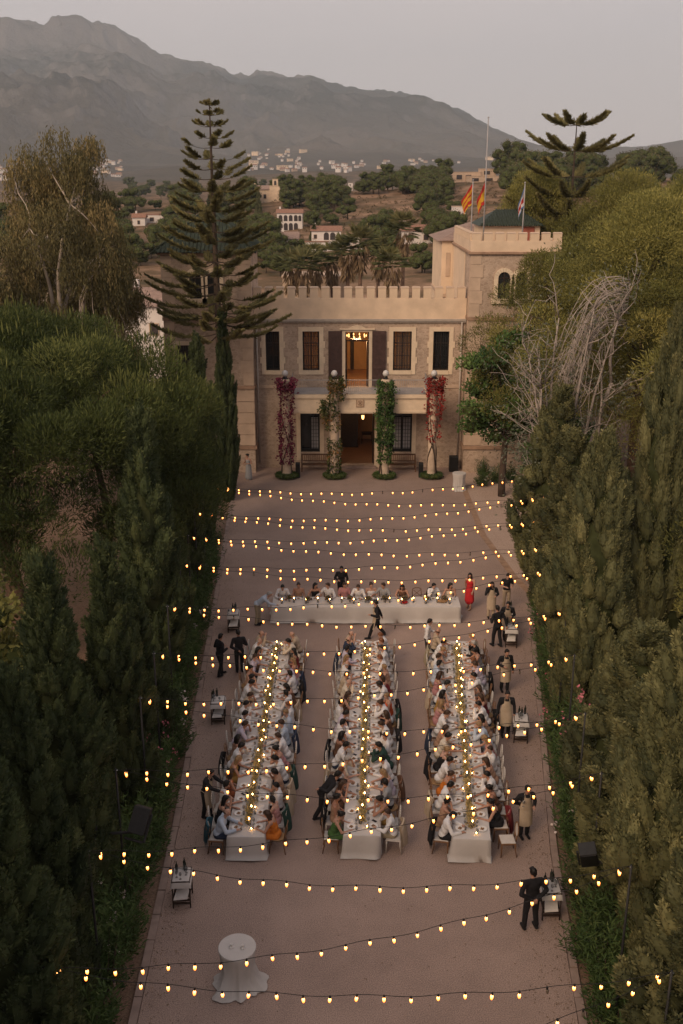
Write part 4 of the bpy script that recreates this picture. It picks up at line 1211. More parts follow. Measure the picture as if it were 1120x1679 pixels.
# ---------------------------------------------------------------- Norfolk pines
def norfolk(seed, h, rb, z0=2.0, flat_top=False):
    rng = np.random.default_rng(seed); Vs = []; Ts = []
    mb = MB(); mb.tube([(0, 0, -.1), (.05, 0, h * .4), (0, .03, h * .8), (0, 0, h)], [.32, .22, .09, .025], 8)
    z = z0
    while z < h - .15:
        t = z / h
        L = rb * (min(1, (1 - t) / .50)) ** .8 + .3
        if flat_top: L = rb * (.5 if z > h - 1.2 else .66 if z > h - 3.2 else .8)
        nb = (7 if t < .8 else 5) if not flat_top else 9
        a0 = rng.uniform(0, 2 * pi)
        for i in range(nb):
            if rng.random() < .10 and t < .92: continue
            a = a0 + 2 * pi * i / nb + rng.normal() * .12
            Lb = L * rng.uniform(.72, 1.12)
            rise = (-.01 + .36 * max(0, t - .5) ** 1.0 if not flat_top else .14) + rng.normal() * .04
            nn = 9; pts = []
            for q in range(nn):
                s = q / (nn - 1)
                r = Lb * s; zz = z + Lb * (rise * s - .07 * sin(pi * s) + .13 * s ** 3)
                pts.append((r * cos(a), r * sin(a), zz))
            mb.tube(pts, [.045 * (1 - .7 * q / (nn - 1)) * (1.3 - t) for q in range(nn)], 5)
            pts = np.array(pts); tint = float(np.clip(.5 + rng.normal() * .15, 0, 1))
            bare = (.28 if t < .8 else .45) if not flat_top else .22
            if rng.random() < .25: bare += .2
            k = int((190 if not flat_top else 230) * Lb * (1 - bare) + 22)
            s = bare + (1 - bare) * rng.random(k) ** .75
            ix = s * (nn - 1); i0 = np.minimum(ix.astype(int), nn - 2); fr = (ix - i0)[:, None]
            P = pts[i0] * (1 - fr) + pts[i0 + 1] * fr
            bd = unit(pts[i0 + 1] - pts[i0])
            side = unit(np.cross(bd, [0, 0, 1.0])) * np.where(rng.random(k) < .5, -1, 1)[:, None]
            fl = rng.uniform(.28, .6, k) * (.55 + .45 * np.sin(pi * np.clip(s, 0, .98))) * (.7 + .3 * min(1, Lb / 2.5))
            D = bd * .55 + side * rng.uniform(.2, 1.0, (k, 1)) + np.array([0, 0, 1.0]) * rng.uniform(.0, .34 if not flat_top else .95, (k, 1)) + rng.normal(size=(k, 3)) * .12
            for _ in range(2):
                Vs.append(leaves(P, D + rng.normal(size=(k, 3)) * .08, fl * .85, .05, rng, .55)); Ts.append(np.clip(tint + rng.normal(size=k) * .15, 0, 1))
        z += (.66 - .16 * t) * rng.uniform(.85, 1.15) if not flat_top else (1.25 if z < h - 4 else 1.6 if z < h - 1.7 else .45)
    k = 24
    Vs.append(leaves(np.tile([0, 0, h - .35], (k, 1)) + rng.normal(size=(k, 3)) * .05, rng.normal(size=(k, 3)) * .5 + [0, 0, .8], .4, .07, rng)); Ts.append(np.full(k, .5))
    return quads_mesh('norfolk_crown', np.concatenate(Vs), np.concatenate(Ts), M['lf_norf']), mb.mesh('norfolk_trunk', M['trunk_dark'])
n1 = norfolk(51, 21.9, 3.75, 9.6); tree('norfolk_pine', 'tall tiered Norfolk pine standing in front of the green roofed tower', None, *n1, (-6.95, 57.0, 0), .4)
n2 = norfolk(52, 21.6, 5.0, 8, True); tree('norfolk_pine', 'flat topped Norfolk pine behind the battlemented tower', None, *n2, (15.4, 70.5, 0), .2)

# ---------------------------------------------------------------- leafy tree by the house, dead grey tree
rng = np.random.default_rng(61); cl = []
for i in range(52):
    d = rsphere(1, rng)[0]; rr = rng.random() ** .45
    cl.append((d[0] * 2.5 * rr, d[1] * 2.2 * rr, 4.6 + d[2] * 2.4 * rr, .62, .62, .45, float(np.clip(.45 + rng.normal() * .2, 0, 1))))
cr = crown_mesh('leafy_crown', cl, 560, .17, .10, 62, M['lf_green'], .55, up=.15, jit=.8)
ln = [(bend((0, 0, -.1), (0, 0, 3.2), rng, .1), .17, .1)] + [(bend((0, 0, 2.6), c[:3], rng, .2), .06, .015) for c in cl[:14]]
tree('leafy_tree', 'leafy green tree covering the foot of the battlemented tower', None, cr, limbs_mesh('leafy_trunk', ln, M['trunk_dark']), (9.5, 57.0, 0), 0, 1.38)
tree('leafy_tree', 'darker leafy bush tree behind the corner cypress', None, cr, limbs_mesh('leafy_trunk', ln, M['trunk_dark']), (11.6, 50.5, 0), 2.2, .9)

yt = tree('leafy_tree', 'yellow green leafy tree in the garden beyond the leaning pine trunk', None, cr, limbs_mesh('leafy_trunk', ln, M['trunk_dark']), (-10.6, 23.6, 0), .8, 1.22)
yt.children[0].material_slots[0].link = 'OBJECT'; yt.children[0].material_slots[0].material = M['lf_aleppo']
rng = np.random.default_rng(71); ln = []; tips = []
for i in range(9):
    a = rng.uniform(0, 2 * pi); top = Vector((1.9 * cos(a) * rng.uniform(.3, 1), 1.3 * sin(a), rng.uniform(7.5, 11.5)))
    st = bend((.3 * cos(a), .3 * sin(a), -.1), top, rng, .12, 7); ln.append((st, .10, .025))
    for j in range(11):
        p = st[rng.integers(2, 8)]; d = Vector((rng.normal() * .8 + .4 * cos(a), rng.normal() * .8, rng.uniform(.4, 1.6)))
        e = Vector(p) + d.normalized() * rng.uniform(.9, 2.4); tw = bend(p, e, rng, .22, 4); ln.append((tw, .028, .008)); tips.append(e)
        for q in range(3):
            p2 = tw[rng.integers(1, 5)]; e2 = Vector(p2) + Vector((rng.normal() * .6, rng.normal() * .6, rng.uniform(.2, 1.0))).normalized() * rng.uniform(.5, 1.2)
            ln.append((bend(p2, e2, rng, .2, 3), .016, .006)); tips.append(e2)
for i in range(40):                     # the bleached fan of hanging bare branches
    s0 = Vector((2.3, .6, 10.2 + rng.random() * 2)); a = rng.uniform(-.3, .5)
    e = s0 + Vector((-1.7 - rng.random() * 1.1, -.8 + rng.normal() * .5, -2.6 - rng.random() * 2.4))
    p = []
    for q in range(8):
        t = q / 7; v = s0.lerp(e, t); v.z += 1.5 * sin(pi * t) * (1 - .3 * t); v.x += -.5 * sin(pi * t) * (.5 + rng.random() * .1); v += Vector(rng.normal(size=3) * .07 * t); p.append(v)
    ln.append((p, .022, .006))
    for q in (3, 5):
        e3 = p[q] + Vector((rng.normal() * .5 - .2, rng.normal() * .4, -.3 - rng.random() * .7)); ln.append((bend(p[q], e3, rng, .25, 3), .010, .004))
ln.append((bend((.2, .1, 2.0), (1.9, .5, 8.0), rng, .1, 5), .11, .07)); ln.append((bend((1.9, .5, 8.0), (2.3, .6, 12.0), rng, .08, 5), .07, .03))
tp = np.array([list(t) for t in tips]); k = len(tp) * 9
P = tp[rng.integers(0, len(tp), k)] + rng.normal(size=(k, 3)) * .28
gv = leaves(P, rng.normal(size=(k, 3)) + [0, 0, -.1], rng.uniform(.09, .17, k), .06, rng)
P2 = P[:k // 2] * np.array([1, 1, .62]); gv = np.concatenate([gv, leaves(P2, rng.normal(size=(len(P2), 3)), .15, .07, rng)])
tree('bare_tree', 'bleached grey tree of mostly bare branches with sparse silvery leaves', None, quads_mesh('bare_crown', gv, np.clip(rng.normal(size=len(gv)) * .2 + .5, 0, 1), M['lf_grey']), limbs_mesh('bare_trunk', ln, M['twig'], 5), (10.1, 45.4, 0), 0, 1.25, 'tree', 1.12)

# ---------------------------------------------------------------- oleander hedges
ORD = ['first', 'second', 'third', 'fourth', 'fifth', 'sixth', 'seventh', 'eighth', 'ninth', 'tenth', 'eleventh', 'twelfth', 'thirteenth', 'fourteenth', 'fifteenth', 'sixteenth', 'seventeenth', 'eighteenth', 'nineteenth']
def ordinal(n):
    if n <= 19: return ORD[n - 1]
    t = {2: 'twenty', 3: 'thirty', 4: 'forty'}[n // 10]
    return (t[:-1] + 'ieth') if n % 10 == 0 else t + '-' + ORD[n % 10 - 1]
def oleander(seed, flowers, fm):
    rng = np.random.default_rng(seed); Vs = []; Ts = []; F = []
    for i in range(64):
        a = rng.uniform(0, 2 * pi); rr = sqrt(rng.random()) * .95; h = rng.uniform(.9, 2.5) * (1.05 - .35 * rr)
        b = np.array([rr * .35 * cos(a), rr * .35 * sin(a), .1]); tp = np.array([rr * cos(a), rr * sin(a), h])
        k = 46; s = rng.uniform(.12, 1.0, k)[:, None]
        P = b * (1 - s) + tp * s + rng.normal(size=(k, 3)) * .045
        ax = unit(tp - b); th = rng.uniform(0, 2 * pi, k)
        D = ax * .55 + np.stack([np.cos(th), np.sin(th), np.zeros(k)], -1) * .8 + rng.normal(size=(k, 3)) * .15
        Vs.append(leaves(P, D, rng.uniform(.13, .24, k), .035, rng, .45)); Ts.append(np.clip(.45 + rng.normal() * .18 + rng.normal(size=k) * .16, 0, 1))
        if rng.random() < flowers:
            n = 9; P = tp + rng.normal(size=(n, 3)) * .075; F.append(leaves(P, rng.normal(size=(n, 3)) + [0, 0, .6], .085, .085, rng))
    cr = quads_mesh('oleander_leaves', np.concatenate(Vs), np.concatenate(Ts), M['lf_olea'])
    fl = None
    if F:
        F = np.concatenate(F); fl = quads_mesh('oleander_flowers', F, np.full(len(F), .5), fm)
    tr = MB()
    for i in range(9):
        a = 2 * pi * i / 9; tr.tube([(.05 * cos(a), .05 * sin(a), -.08), (.4 * cos(a), .4 * sin(a), 1.3)], [.022, .01], 5)
    return cr, fl, tr.mesh('oleander_stems', M['trunk_dark'])
OL = [oleander(81, 0, None), oleander(82, .14, M['fl_pink']), oleander(83, .12, M['fl_white']), oleander(84, 0, None)]
rnd = random.Random(3)
n_ol = 0
def shrub(x, y, k, sc, where):
    shrub.n[where] = shrub.n.get(where, 0) + 1
    lab = '%s oleander, %s from the open end of the %s hedge' % ('leafy green' if OL[k][1] is None else 'pink flowered' if k == 1 else 'white flowered', ordinal(shrub.n[where]), where)
    t = empty('oleander_shrub', (x, y, -.03), rnd.uniform(0, 6.28), lab, 'shrub', 'oleanders of the %s hedge' % where)
    s = (sc, sc, sc * rnd.uniform(.85, 1.15))
    for nm, me in (('foliage', OL[k][0]), ('flower', OL[k][1]), ('stem', OL[k][2])):
        if me is not None:
            o = link(nm, me, t); o.scale = s
shrub.n = {}
y = 11.0
while y < 47:
    k = rnd.choice([0, 0, 3, 1, 0, 3, 2, 1]) if 22 < y < 36 else rnd.choice([0, 3, 0, 3, 2])
    shrub(edge(COURT_L, y) - .72 - rnd.random() * .25, y, k, rnd.uniform(.8, 1.08), 'stone pine side')
    y += rnd.uniform(.9, 1.25)
y = 11.0
while y < 49:
    k = rnd.choice([0, 0, 3, 1, 2, 0, 1]) if 26 < y < 38 else rnd.choice([0, 3, 0, 3, 2])
    shrub(edge(COURT_R, y) + .72 + rnd.random() * .25, y, k, rnd.uniform(.78, 1.08), 'tall cypress side')
    y += rnd.uniform(.9, 1.25)
for (x, y) in ((8.6, 58.9), (9.6, 59.6), (10.6, 60.2), (8.9, 60.9), (-6.9, 58.6), (-7.2, 59.6)):
    shrub(x, y, rnd.choice([0, 3]), .6, 'tower foot')

# ---------------------------------------------------------------- creepers on the columns, box rings at their feet
def creeper(seed, segs, n, L, W, lm, rad=.42):
    rng = np.random.default_rng(seed); Vs = []; Ts = []
    for (z0, z1, dens, sx, sw) in segs:
        k = int(n * dens * (z1 - z0)); z = rng.uniform(z0, z1, k); a = rng.uniform(0, 2 * pi, k)
        r = .27 + np.abs(rng.normal(size=k)) * (rad - .27) * sw * (.6 + .5 * np.sin(z * 4.0 + seed) ** 2)
        P = np.stack([r * np.cos(a) + sx, r * np.sin(a) - .04, z], -1)
        D = np.stack([np.cos(a), np.sin(a), rng.normal(size=k) * .6 - .2], -1) + rng.normal(size=(k, 3)) * .5
        Vs.append(leaves(P, D, rng.uniform(.6, 1.3, k) * L, W, rng)); Ts.append(np.clip(.45 + rng.normal(size=k) * .22 + .2 * np.sin(z * 3 + seed), 0, 1))
    return quads_mesh('creeper_leaves', np.concatenate(Vs), np.concatenate(Ts), lm)
M['lf_mag'] = leafmat('magenta_bracts', (.10, .018, .035), (.20, .03, .065), (.33, .06, .11))
M['lf_red'] = leafmat('red_bracts', (.16, .03, .02), (.36, .035, .03), (.48, .06, .05))
M['lf_aut'] = leafmat('mixed_creeper', (.035, .06, .02), (.10, .10, .03), (.36, .17, .06))
cr_defs = [
    (0, M['lf_mag'], [(.95, 2.4, .9, 0, .9), (2.4, 4.4, .8, 0, .9), (4.4, 6.0, .6, .1, .8), (5.6, 6.35, 2.2, .02, 1.3)], 'magenta bougainvillea wound round the porch column by the tower'),
    (1, M['lf_aut'], [(.2, 2.6, .9, 0, .55), (3.1, 4.0, .6, -.1, .8), (3.9, 5.0, 1.7, -.32, 1.2), (5.0, 5.8, 1.0, .1, .9), (5.6, 6.4, 2.0, .12, 1.0)], 'creeper turning orange on the porch column left of the entrance'),
    (2, M['lf_green'], [(1.0, 2.4, 1.3, 0, .6), (2.3, 6.2, 2.6, 0, 1.0)], 'dense green creeper covering the porch column beside the entrance'),
    (3, M['lf_red'], [(2.4, 4.2, .3, .1, .9), (4.2, 5.6, .8, .12, 1.1), (5.5, 6.4, 2.1, .12, 1.2)], 'red bougainvillea on the porch column by the battlemented tower'),
]
for k, lm, segs, lab in cr_defs:
    t = empty('climbing_plant', (PX[k], PY - .35, 0), 0, lab, 'plant')
    link('foliage', creeper(90 + k, segs, 330, .16, .12, lm), t)
    mb = MB(); rng = np.random.default_rng(95 + k)
    for s in range(4):
        a0 = rng.uniform(0, 6.28); pts = []
        for i in range(26):
            z = .05 + i * .235; a = a0 + z * (.5 + .25 * s) * (1 if s % 2 else -1); r = .30 - .02 * s * .3 + .02 * sin(i)
            pts.append((r * cos(a), r * sin(a), z))
        mb.tube(pts, [.035 * (1 - .6 * i / 25) for i in range(26)], 5)
    mb.build('stem', M['trunk_dark'] if k != 1 else M['twig'], t)
    rng = np.random.default_rng(99 + k)
    cl = [(.52 * cos(a), .42 * sin(a), .2, .26, .24, .19, float(rng.uniform(.2, .6))) for a in np.linspace(0, 2 * pi, 13)[:-1]]
    q = empty('box_hedge_ring', (PX[k], PY - .35, 0), 0, 'low clipped green hedge ring at the foot of the %s column' % ('magenta', 'orange leaved', 'green covered', 'red flowered')[k], 'hedge')
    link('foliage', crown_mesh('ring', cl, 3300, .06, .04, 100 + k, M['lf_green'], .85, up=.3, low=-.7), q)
# ================================================================== BEHIND THE HOUSE
def ground_at(px, py, r0=85., r1=3000.):
    """where the sight line of a photograph pixel meets the hillside"""
    az, te = px_dir(px, py)
    r = np.geomspace(r0, r1, 700)
    z = land(r * sin(az), r * cos(az)) - .1
    hit = np.nonzero(z > 18 + te * r)[0]
    if len(hit) == 0: return None
    i = hit[0]
    return r[i] * sin(az), r[i] * cos(az), float(z[i]) - .05

# ---- hill trees: four crowns shared by all
def hill_tree(seed, h, r, n=22, dens=30, leaf=.42, lm=None, flat=.8):
    rng = np.random.default_rng(seed); cl = []
    for i in range(n):
        a = rng.uniform(0, 2 * pi); rr = r * sqrt(rng.random()) * .8; z = h * rng.uniform(.28, .86)
        s = r * rng.uniform(.3, .48)
        cl.append((rr * cos(a), rr * sin(a), z, s, s, s * flat, float(np.clip(.42 + rng.normal() * .2, 0, 1))))
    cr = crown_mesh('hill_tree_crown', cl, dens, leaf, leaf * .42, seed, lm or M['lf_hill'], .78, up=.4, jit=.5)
    tr = MB().tube([(0, 0, -.6), (0, 0, h * .6)], [h * .03, h * .015], 6).mesh('hill_tree_trunk', M['trunk_dark'])
    return cr, tr
HT = [hill_tree(201, 8, 3.8), hill_tree(202, 7, 4.4, 24), hill_tree(203, 9, 3.4, 22, 30), hill_tree(204, 3.2, 2.4, 10, 40, .3), hill_tree(205, 7.5, 3.6, 16, 28, .4, M['lf_hill'])]
def hill_cyp():
    return CY[2]
regions = [
    # px x0,x1, y0,y1, count, kinds, size range, label, group
    (400, 470, 306, 345, 30, (0, 1, 2), (.65, .95), 'rounded green pine on the ridge between the ruined gable and the white roofed house', 'pines on the ridge'),
    (470, 560, 308, 350, 34, (0, 1, 2), (.65, .95), 'green pine in the wood left of the small white ridge house', 'pines on the ridge'),
    (575, 700, 306, 320, 40, (0, 1, 2), (.62, .9), 'dark pine in the wood above the bare brown slope', 'pines on the ridge'),
    (690, 765, 304, 330, 28, (0, 1, 2), (.62, .95), 'dark pine next to the flat roofed ridge house', 'pines on the ridge'),
    (775, 840, 292, 300, 8, (0, 2), (1.0, 1.3), 'pine behind the flat roofed ridge house', 'pines on the ridge'),
    (690, 765, 335, 410, 22, (1, 3, 1), (.7, 1.0), 'bushy tree on the slope beside the flags', 'bushes on the slope'),
    (430, 520, 350, 400, 14, (1, 3, 4), (.5, .85), 'garden tree below the arcaded white villa', 'trees between the villas'),
    (590, 640, 385, 405, 6, (1, 4), (.6, .85), 'broad garden tree beside the terraced white villa', 'trees between the villas'),
    (420, 720, 418, 462, 60, (4, 1, 4, 3), (.35, .66), 'green garden tree behind the battlements', 'garden trees behind the battlements'),
    (205, 330, 305, 330, 26, (0, 1, 2), (.85, 1.2), 'pine on the low ridge behind the Norfolk pine', 'pines on the ridge'),
    (120, 330, 380, 440, 20, (1, 3, 4, 0), (.5, .9), 'tree on the lower slope behind the eucalyptus', 'trees between the villas'),
    (-80, 130, 300, 420, 22, (0, 1, 2, 3), (.8, 1.2), 'tree on the slope behind the tallest eucalyptus', 'trees between the villas'),
    (400, 590, 335, 430, 60, (3, 3, 1, 4), (.5, .85), 'low bush scattered over the slope between the white villas', 'bushes on the slope'),
    (150, 420, 330, 440, 70, (3, 3, 1, 4), (.6, 1.0), 'low bush on the slope behind the green roofed tower', 'bushes on the slope'),
    (840, 1180, 300, 330, 40, (0, 1, 2), (.9, 1.2), 'pine on the slope above the right hand garden', 'pines on the ridge'),
    (840, 1180, 285, 300, 22, (0, 1, 2), (1.0, 1.35), 'pine on the ridge above the right hand garden', 'pines on the ridge'),
]
rnd = random.Random(77)
CLEAR = [(465, 690, 430, 480), (445, 508, 350, 402), (500, 600, 376, 440), (556, 590, 300, 352), (415, 450, 318, 372), (735, 825, 285, 330), (210, 280, 352, 412), (95, 175, 380, 430), (738, 765, 350, 400), (640, 680, 395, 470), (670, 715, 385, 430)]
for (x0, x1, y0, y1, n, kinds, (s0, s1), lab, grp) in regions:
    for i in range(n):
        qx, qy = rnd.uniform(x0, x1), rnd.uniform(y0, y1)
        if any(a < qx < b and c < qy < d for a, b, c, d in CLEAR): continue
        g = ground_at(qx, qy)
        if g is None: continue
        k = rnd.choice(kinds); s = rnd.uniform(s0, s1)
        t = empty('hill_bush' if grp.startswith('bushes') else 'hill_tree', g, rnd.uniform(0, 6.28), lab, 'tree', grp)
        for nm, me in (('crown', HT[k][0]), ('trunk', HT[k][1])):
            o = link(nm, me, t); o.scale = (s, s, s * rnd.uniform(.9, 1.15))
for px, py, h, lab in ((425, 378, 9, 'narrow dark cypress beside the ruined gable'), (515, 410, 5, 'small dark cypress in front of the terraced villa'), (447, 405, 5, 'small dark cypress by the greenhouse roofs'), (523, 405, 5, 'pointed cypress between the two white villas')):
    g = ground_at(px, py)
    t = empty('hill_cypress', g, 0, lab, 'tree', 'cypresses on the hill')
    for nm, me in (('crown', CY[2][0]), ('trunk', CY[2][1])):
        o = link(nm, me, t); o.scale = (.9, .9, h / 10)
# dry scrub over the bare slope: far too many to count
rng = np.random.default_rng(300); SV = []; ST = []
for i in range(900):
    g = (rng.uniform(-30, 70), rng.uniform(205, 335))
    z = float(land(np.array(g[0]), np.array(g[1]))) - .1
    k = 16; s = rng.uniform(.3, .9)
    d = rsphere(k, rng); d[:, 2] = np.abs(d[:, 2])
    SV.append(leaves(np.array([g[0], g[1], z]) + d * s * .5, d + [0, 0, .3], s * .6, s * .3, rng)); ST.append(np.clip(.4 + rng.normal() * .25 + rng.normal(size=k) * .1, 0, 1))
M['lf_scrub'] = leafmat('dry_scrub', (.10, .075, .04), (.17, .12, .07), (.26, .18, .11))
tag(link('hillside_scrub', quads_mesh('hillside_scrub', np.concatenate(SV), np.concatenate(ST), M['lf_scrub'])), 'dry brown scrub dotted over the bare slope', None, None, 'stuff')

# ---- fan palms
def palm(seed, h):
    rng = np.random.default_rng(seed); Vs = []; Ts = []; Vd = []
    for i in range(34):
        a = rng.uniform(0, 2 * pi); el = rng.uniform(-.5, 1.3)
        d = np.array([cos(a) * cos(el), sin(a) * cos(el), sin(el)]); pl = rng.uniform(.6, .95)
        c = np.array([0, 0, h]) + d * pl
        k = 18; sp = np.linspace(-1.25, 1.25, k); u = unit(np.cross(d, [0, 0, 1.0])); w = np.cross(u, d)
        D = np.cos(sp)[:, None] * d + np.sin(sp)[:, None] * u + np.array([0, 0, -.25]) * (1 - np.cos(sp))[:, None] + w * .05
        Vs.append(leaves(np.tile(c, (k, 1)), D, rng.uniform(.6, .85, k), .09, rng, .5)); Ts.append(np.clip(.5 + (.25 if el > .6 else -.15) + rng.normal(size=k) * .1, 0, 1))
        Vs.append(leaves(np.array([[0, 0, h]]), d[None], pl, .05, rng)); Ts.append(np.array([.4]))
    k = 150; a = rng.uniform(0, 2 * pi, k); z = rng.uniform(h - 1.9, h - .1, k); r = .15 + .28 * (z - h + 1.9) / 1.9
    P = np.stack([r * np.cos(a), r * np.sin(a), z], -1); D = np.stack([np.cos(a) * .35, np.sin(a) * .35, -np.ones(k)], -1) + rng.normal(size=(k, 3)) * .15
    S = leaves(P, D, .8, .13, rng)
    cr = quads_mesh('palm_fronds', np.concatenate(Vs), np.concatenate(Ts), M['lf_palm'])
    sk = quads_mesh('palm_skirt', S, np.clip(.5 + rng.normal(size=k) * .25, 0, 1), M['lf_dead'])
    tr = MB().tube([(0, 0, -.4), (.05, 0, h * .5), (0, 0, h)], [.24, .18, .17], 8).mesh('palm_trunk', M['trunk'])
    return cr, sk, tr
PM = [palm(401, 9.5), palm(402, 8.0)]
for (px, py, Y, k, lab) in ((662, 402, 96, 0, 'tallest fan palm behind the battlements'), (591, 425, 92, 0, 'fan palm with a brown skirt beside a paler one'), (570, 434, 93, 1, 'paler fan palm with drooping dry fronds'),
                            (545, 450, 99, 0, 'fan palm half hidden by the pale palm'), (518, 446, 97, 1, 'fan palm over the garden trees by the balcony'), (497, 457, 92, 1, 'low dry fan palm behind the merlons'), (478, 455, 95, 1, 'low fan palm nearest the tower behind the merlons'),
                            (620, 438, 104, 0, 'fan palm standing back between the tall palms'), (643, 456, 90, 1, 'young green fan palm below the tallest')):
    u = (px - 560) / 1650; v = (py - 839.5) / 1650; dy = cos(TH) - v * sin(TH); dz = -sin(TH) - v * cos(TH)
    x = u / dy * Y; zt = 18 + dz / dy * Y; zg = float(land(np.array(x), np.array(float(Y)))) - .1
    s = max(.4, (zt - zg) / (9.5 if k == 0 else 8.0))
    t = empty('fan_palm', (x, Y, zg), px * .1, lab, 'palm tree', 'fan palms behind the house')
    for nm, me in (('frond', PM[k][0]), ('dry_skirt', PM[k][1]), ('trunk', PM[k][2])):
        o = link(nm, me, t); o.scale = (1, 1, s) if nm == 'trunk' else (1.1, 1.1, s)
        if nm != 'trunk': o.scale = (1.3, 1.3, 1.15); o.location = (0, 0, (s - 1) * (9.5 if k == 0 else 8.0))

# ---- villas on the hill
def gable(mb, x0, x1, y0, y1, z, h, mi, ov=.3):
    ym = (y0 + y1) / 2
    mb.add([(x0 - ov, y0 - ov, z), (x1 + ov, y0 - ov, z), (x1 + ov, y1 + ov, z), (x0 - ov, y1 + ov, z), (x0 - ov, ym, z + h), (x1 + ov, ym, z + h)], [(3, 2, 1, 0), (0, 1, 5, 4), (2, 3, 4, 5), (1, 2, 5), (3, 0, 4)], mi)
def villa(px, py, label, blocks, wins, arches=(), scale=1.0, wall='white_wall', roof='roof', rz=0.0, name='villa'):
    g = ground_at(px, py) if not isinstance(px, tuple) else px
    v = empty(name, (g[0], g[1], g[2] - .3), rz, label, 'house')
    v.scale = (scale,) * 3
    for (x0, x1, y0, y1, z0, z1, rh) in blocks:
        MB().box(x0, x1, y0, y1, z0, z1).build('wall', M[wall], v)
        if rh > 0:
            mb = MB(); gable(mb, x0, x1, y0, y1, z1 + .01, rh, 0); r = mb.build('roof', M[roof], v)
            MB().box(x0 + .5, x0 + .95, (y0 + y1) / 2 + .3, (y0 + y1) / 2 + .75, z1 + rh * .5, z1 + rh + .6).build('chimney', M[wall], r)
        else:
            MB().box(x0 - .1, x1 + .1, y0 - .1, y1 + .1, z1, z1 + .15).build('roof', M[roof] if rh < 0 else M['quoin'], v)
    for (x, y, z, w, h) in wins:
        f = MB().box(x - w / 2 - .08, x + w / 2 + .08, y - .06, y, z - .08, z + h + .08).build('window', M['quoin'], v)
        MB().box(x - w / 2, x + w / 2, y - .075, y - .062, z, z + h).build('pane', M['far_window'], f)
    for (x, y, z, w, h) in arches:
        mb = MB(); mb.prism_xz(arch_pts(x, w / 2, z, z + h - w / 2), y - .06, y - .01); mb.build('arch', M['far_window'], v)
    return v
villa(549, 410, 'terraced white villa with red tiled roofs and an arcade', [(-5.5, 1.5, 0, 6, 0, 4.6, 1.1), (1.5, 5.8, .6, 6, 0, 3.2, 0), (-7, -1.5, -2.2, 0, 0, 2.2, -1), (-1.5, 6.5, -2.0, 0, 0, 1.3, 0)],
      [(-4.6, 0, 2.9, .7, .9), (3, .6, 1.7, 1.0, 1.0), (4.7, .6, 1.7, .9, 1.0), (-5.5, -2.2, .7, .8, .9), (-3.2, -2.2, .7, .8, .9), (2, -2.0, .3, 1.2, .7)], [(-2.0, 0, 2.6, 1.2, 1.7), (-.5, 0, 2.6, 1.2, 1.7), (.9, 0, 2.6, .9, 1.5)], .82)
villa(477, 378, 'white villa with a two storey arcade and a low red roof', [(-3.8, 3.2, 0, 6, 0, 4.9, 1.0), (-5.4, -3.8, 1, 5, 0, 3.0, 0)], [(-4.6, 1, 1.4, .7, .9)], [(-2.8, 0, .4, 1.1, 1.9), (-1.4, 0, .4, 1.1, 1.9), (0, 0, .4, 1.1, 1.9), (1.4, 0, .4, 1.1, 1.9), (-2.8, 0, 2.8, 1.0, 1.6), (-1.4, 0, 2.8, 1.0, 1.6), (0, 0, 2.8, 1.0, 1.6), (1.4, 0, 2.8, 1.0, 1.6), (2.5, 0, 2.8, .8, 1.5)], .85)
villa(572, 313, 'small white house among the pines on the ridge', [(-3, 3, 0, 6, 0, 3.4, 0), (-.5, 3.2, 1.5, 6, 3.4, 6.0, 0)], [(-1.6, 0, 1.2, 1.0, 1.1), (1.2, 1.5, 4.1, .9, 1.0)], [(1.4, 0, .4, 1.2, 2.0)])
villa(432, 333, 'sand coloured ruined chapel with a stepped bell gable', [(-3.5, 3.0, 0, 5, 0, 4.2, 1.2), (2.0, 5.5, -.3, .6, 0, 5.2, 0), (2.9, 4.6, -.3, .6, 5.2, 7.2, 0)], [(-2, 0, 1.6, .8, 1.2), (.5, 0, 1.6, .8, 1.2)], [(3.75, -.3, 5.5, .7, 1.3)], 1.0, 'render', 'roof_grey', 0, 'chapel')
villa(778, 299, 'large flat roofed grey house with terraces on the ridge', [(-7, 2, 0, 7, 0, 3.4, 0), (-3, 7.5, -2, 0, 0, 2.2, 0), (2, 7.0, .5, 7, 0, 4.4, 0)], [(-5, 0, 1.2, 1.8, 1.4), (-2, 0, 1.2, 1.8, 1.4), (4.0, .5, 2.7, 2.0, 1.1), (0, -2, .6, 2.2, 1.0), (4.5, -2, .6, 2.2, 1.0)], (), 1.0, 'quoin')
villa(752, 372, 'small white outbuilding beside the striped flag', [(-1.4, 1.4, 0, 3, 0, 4.4, 0)], [(0, 0, 2.6, .6, .8)])
villa(690, 400, 'low house with a red roof behind the palms', [(-4, 4, 0, 5, 0, 2.8, 1.2), (3, 4.6, .3, 2, 0, 4.4, 0)], [(-2, 0, 1.1, .9, 1.0), (1, 0, 1.1, .9, 1.0)])
villa(135, 395, 'long white house with many windows behind the eucalyptus', [(-7, 5, 0, 6, 0, 4.2, 1.0), (-9, 7, -2, 0, 0, 1.6, 0)], [(-6 + 1.9 * i, 0, 2.0, .9, 1.3) for i in range(6)])
villa(228, 372, 'small white gabled hut by the orange awning', [(-1.6, 1.6, 0, 3, 0, 2.4, 1.0)], [(0, 0, .8, .6, .9)])
villa(262, 366, 'low building with an orange awning on the terraced slope', [(-4, 4, 0, 4, 0, 2.3, -1)], [(-2, 0, .8, 1.0, .9), (1.5, 0, .8, 1.0, .9)])
villa(455, 412, 'cluster of grey glasshouse roofs below the arcaded villa', [(-4, 0, 0, 6, 0, 2.6, 1.2), (.2, 4, 0, 6, 0, 2.6, 1.2)], [(-2, 0, .8, 1.0, 1.0), (2, 0, .8, 1.0, 1.0)], (), 1.0, 'white_wall', 'roof_grey')
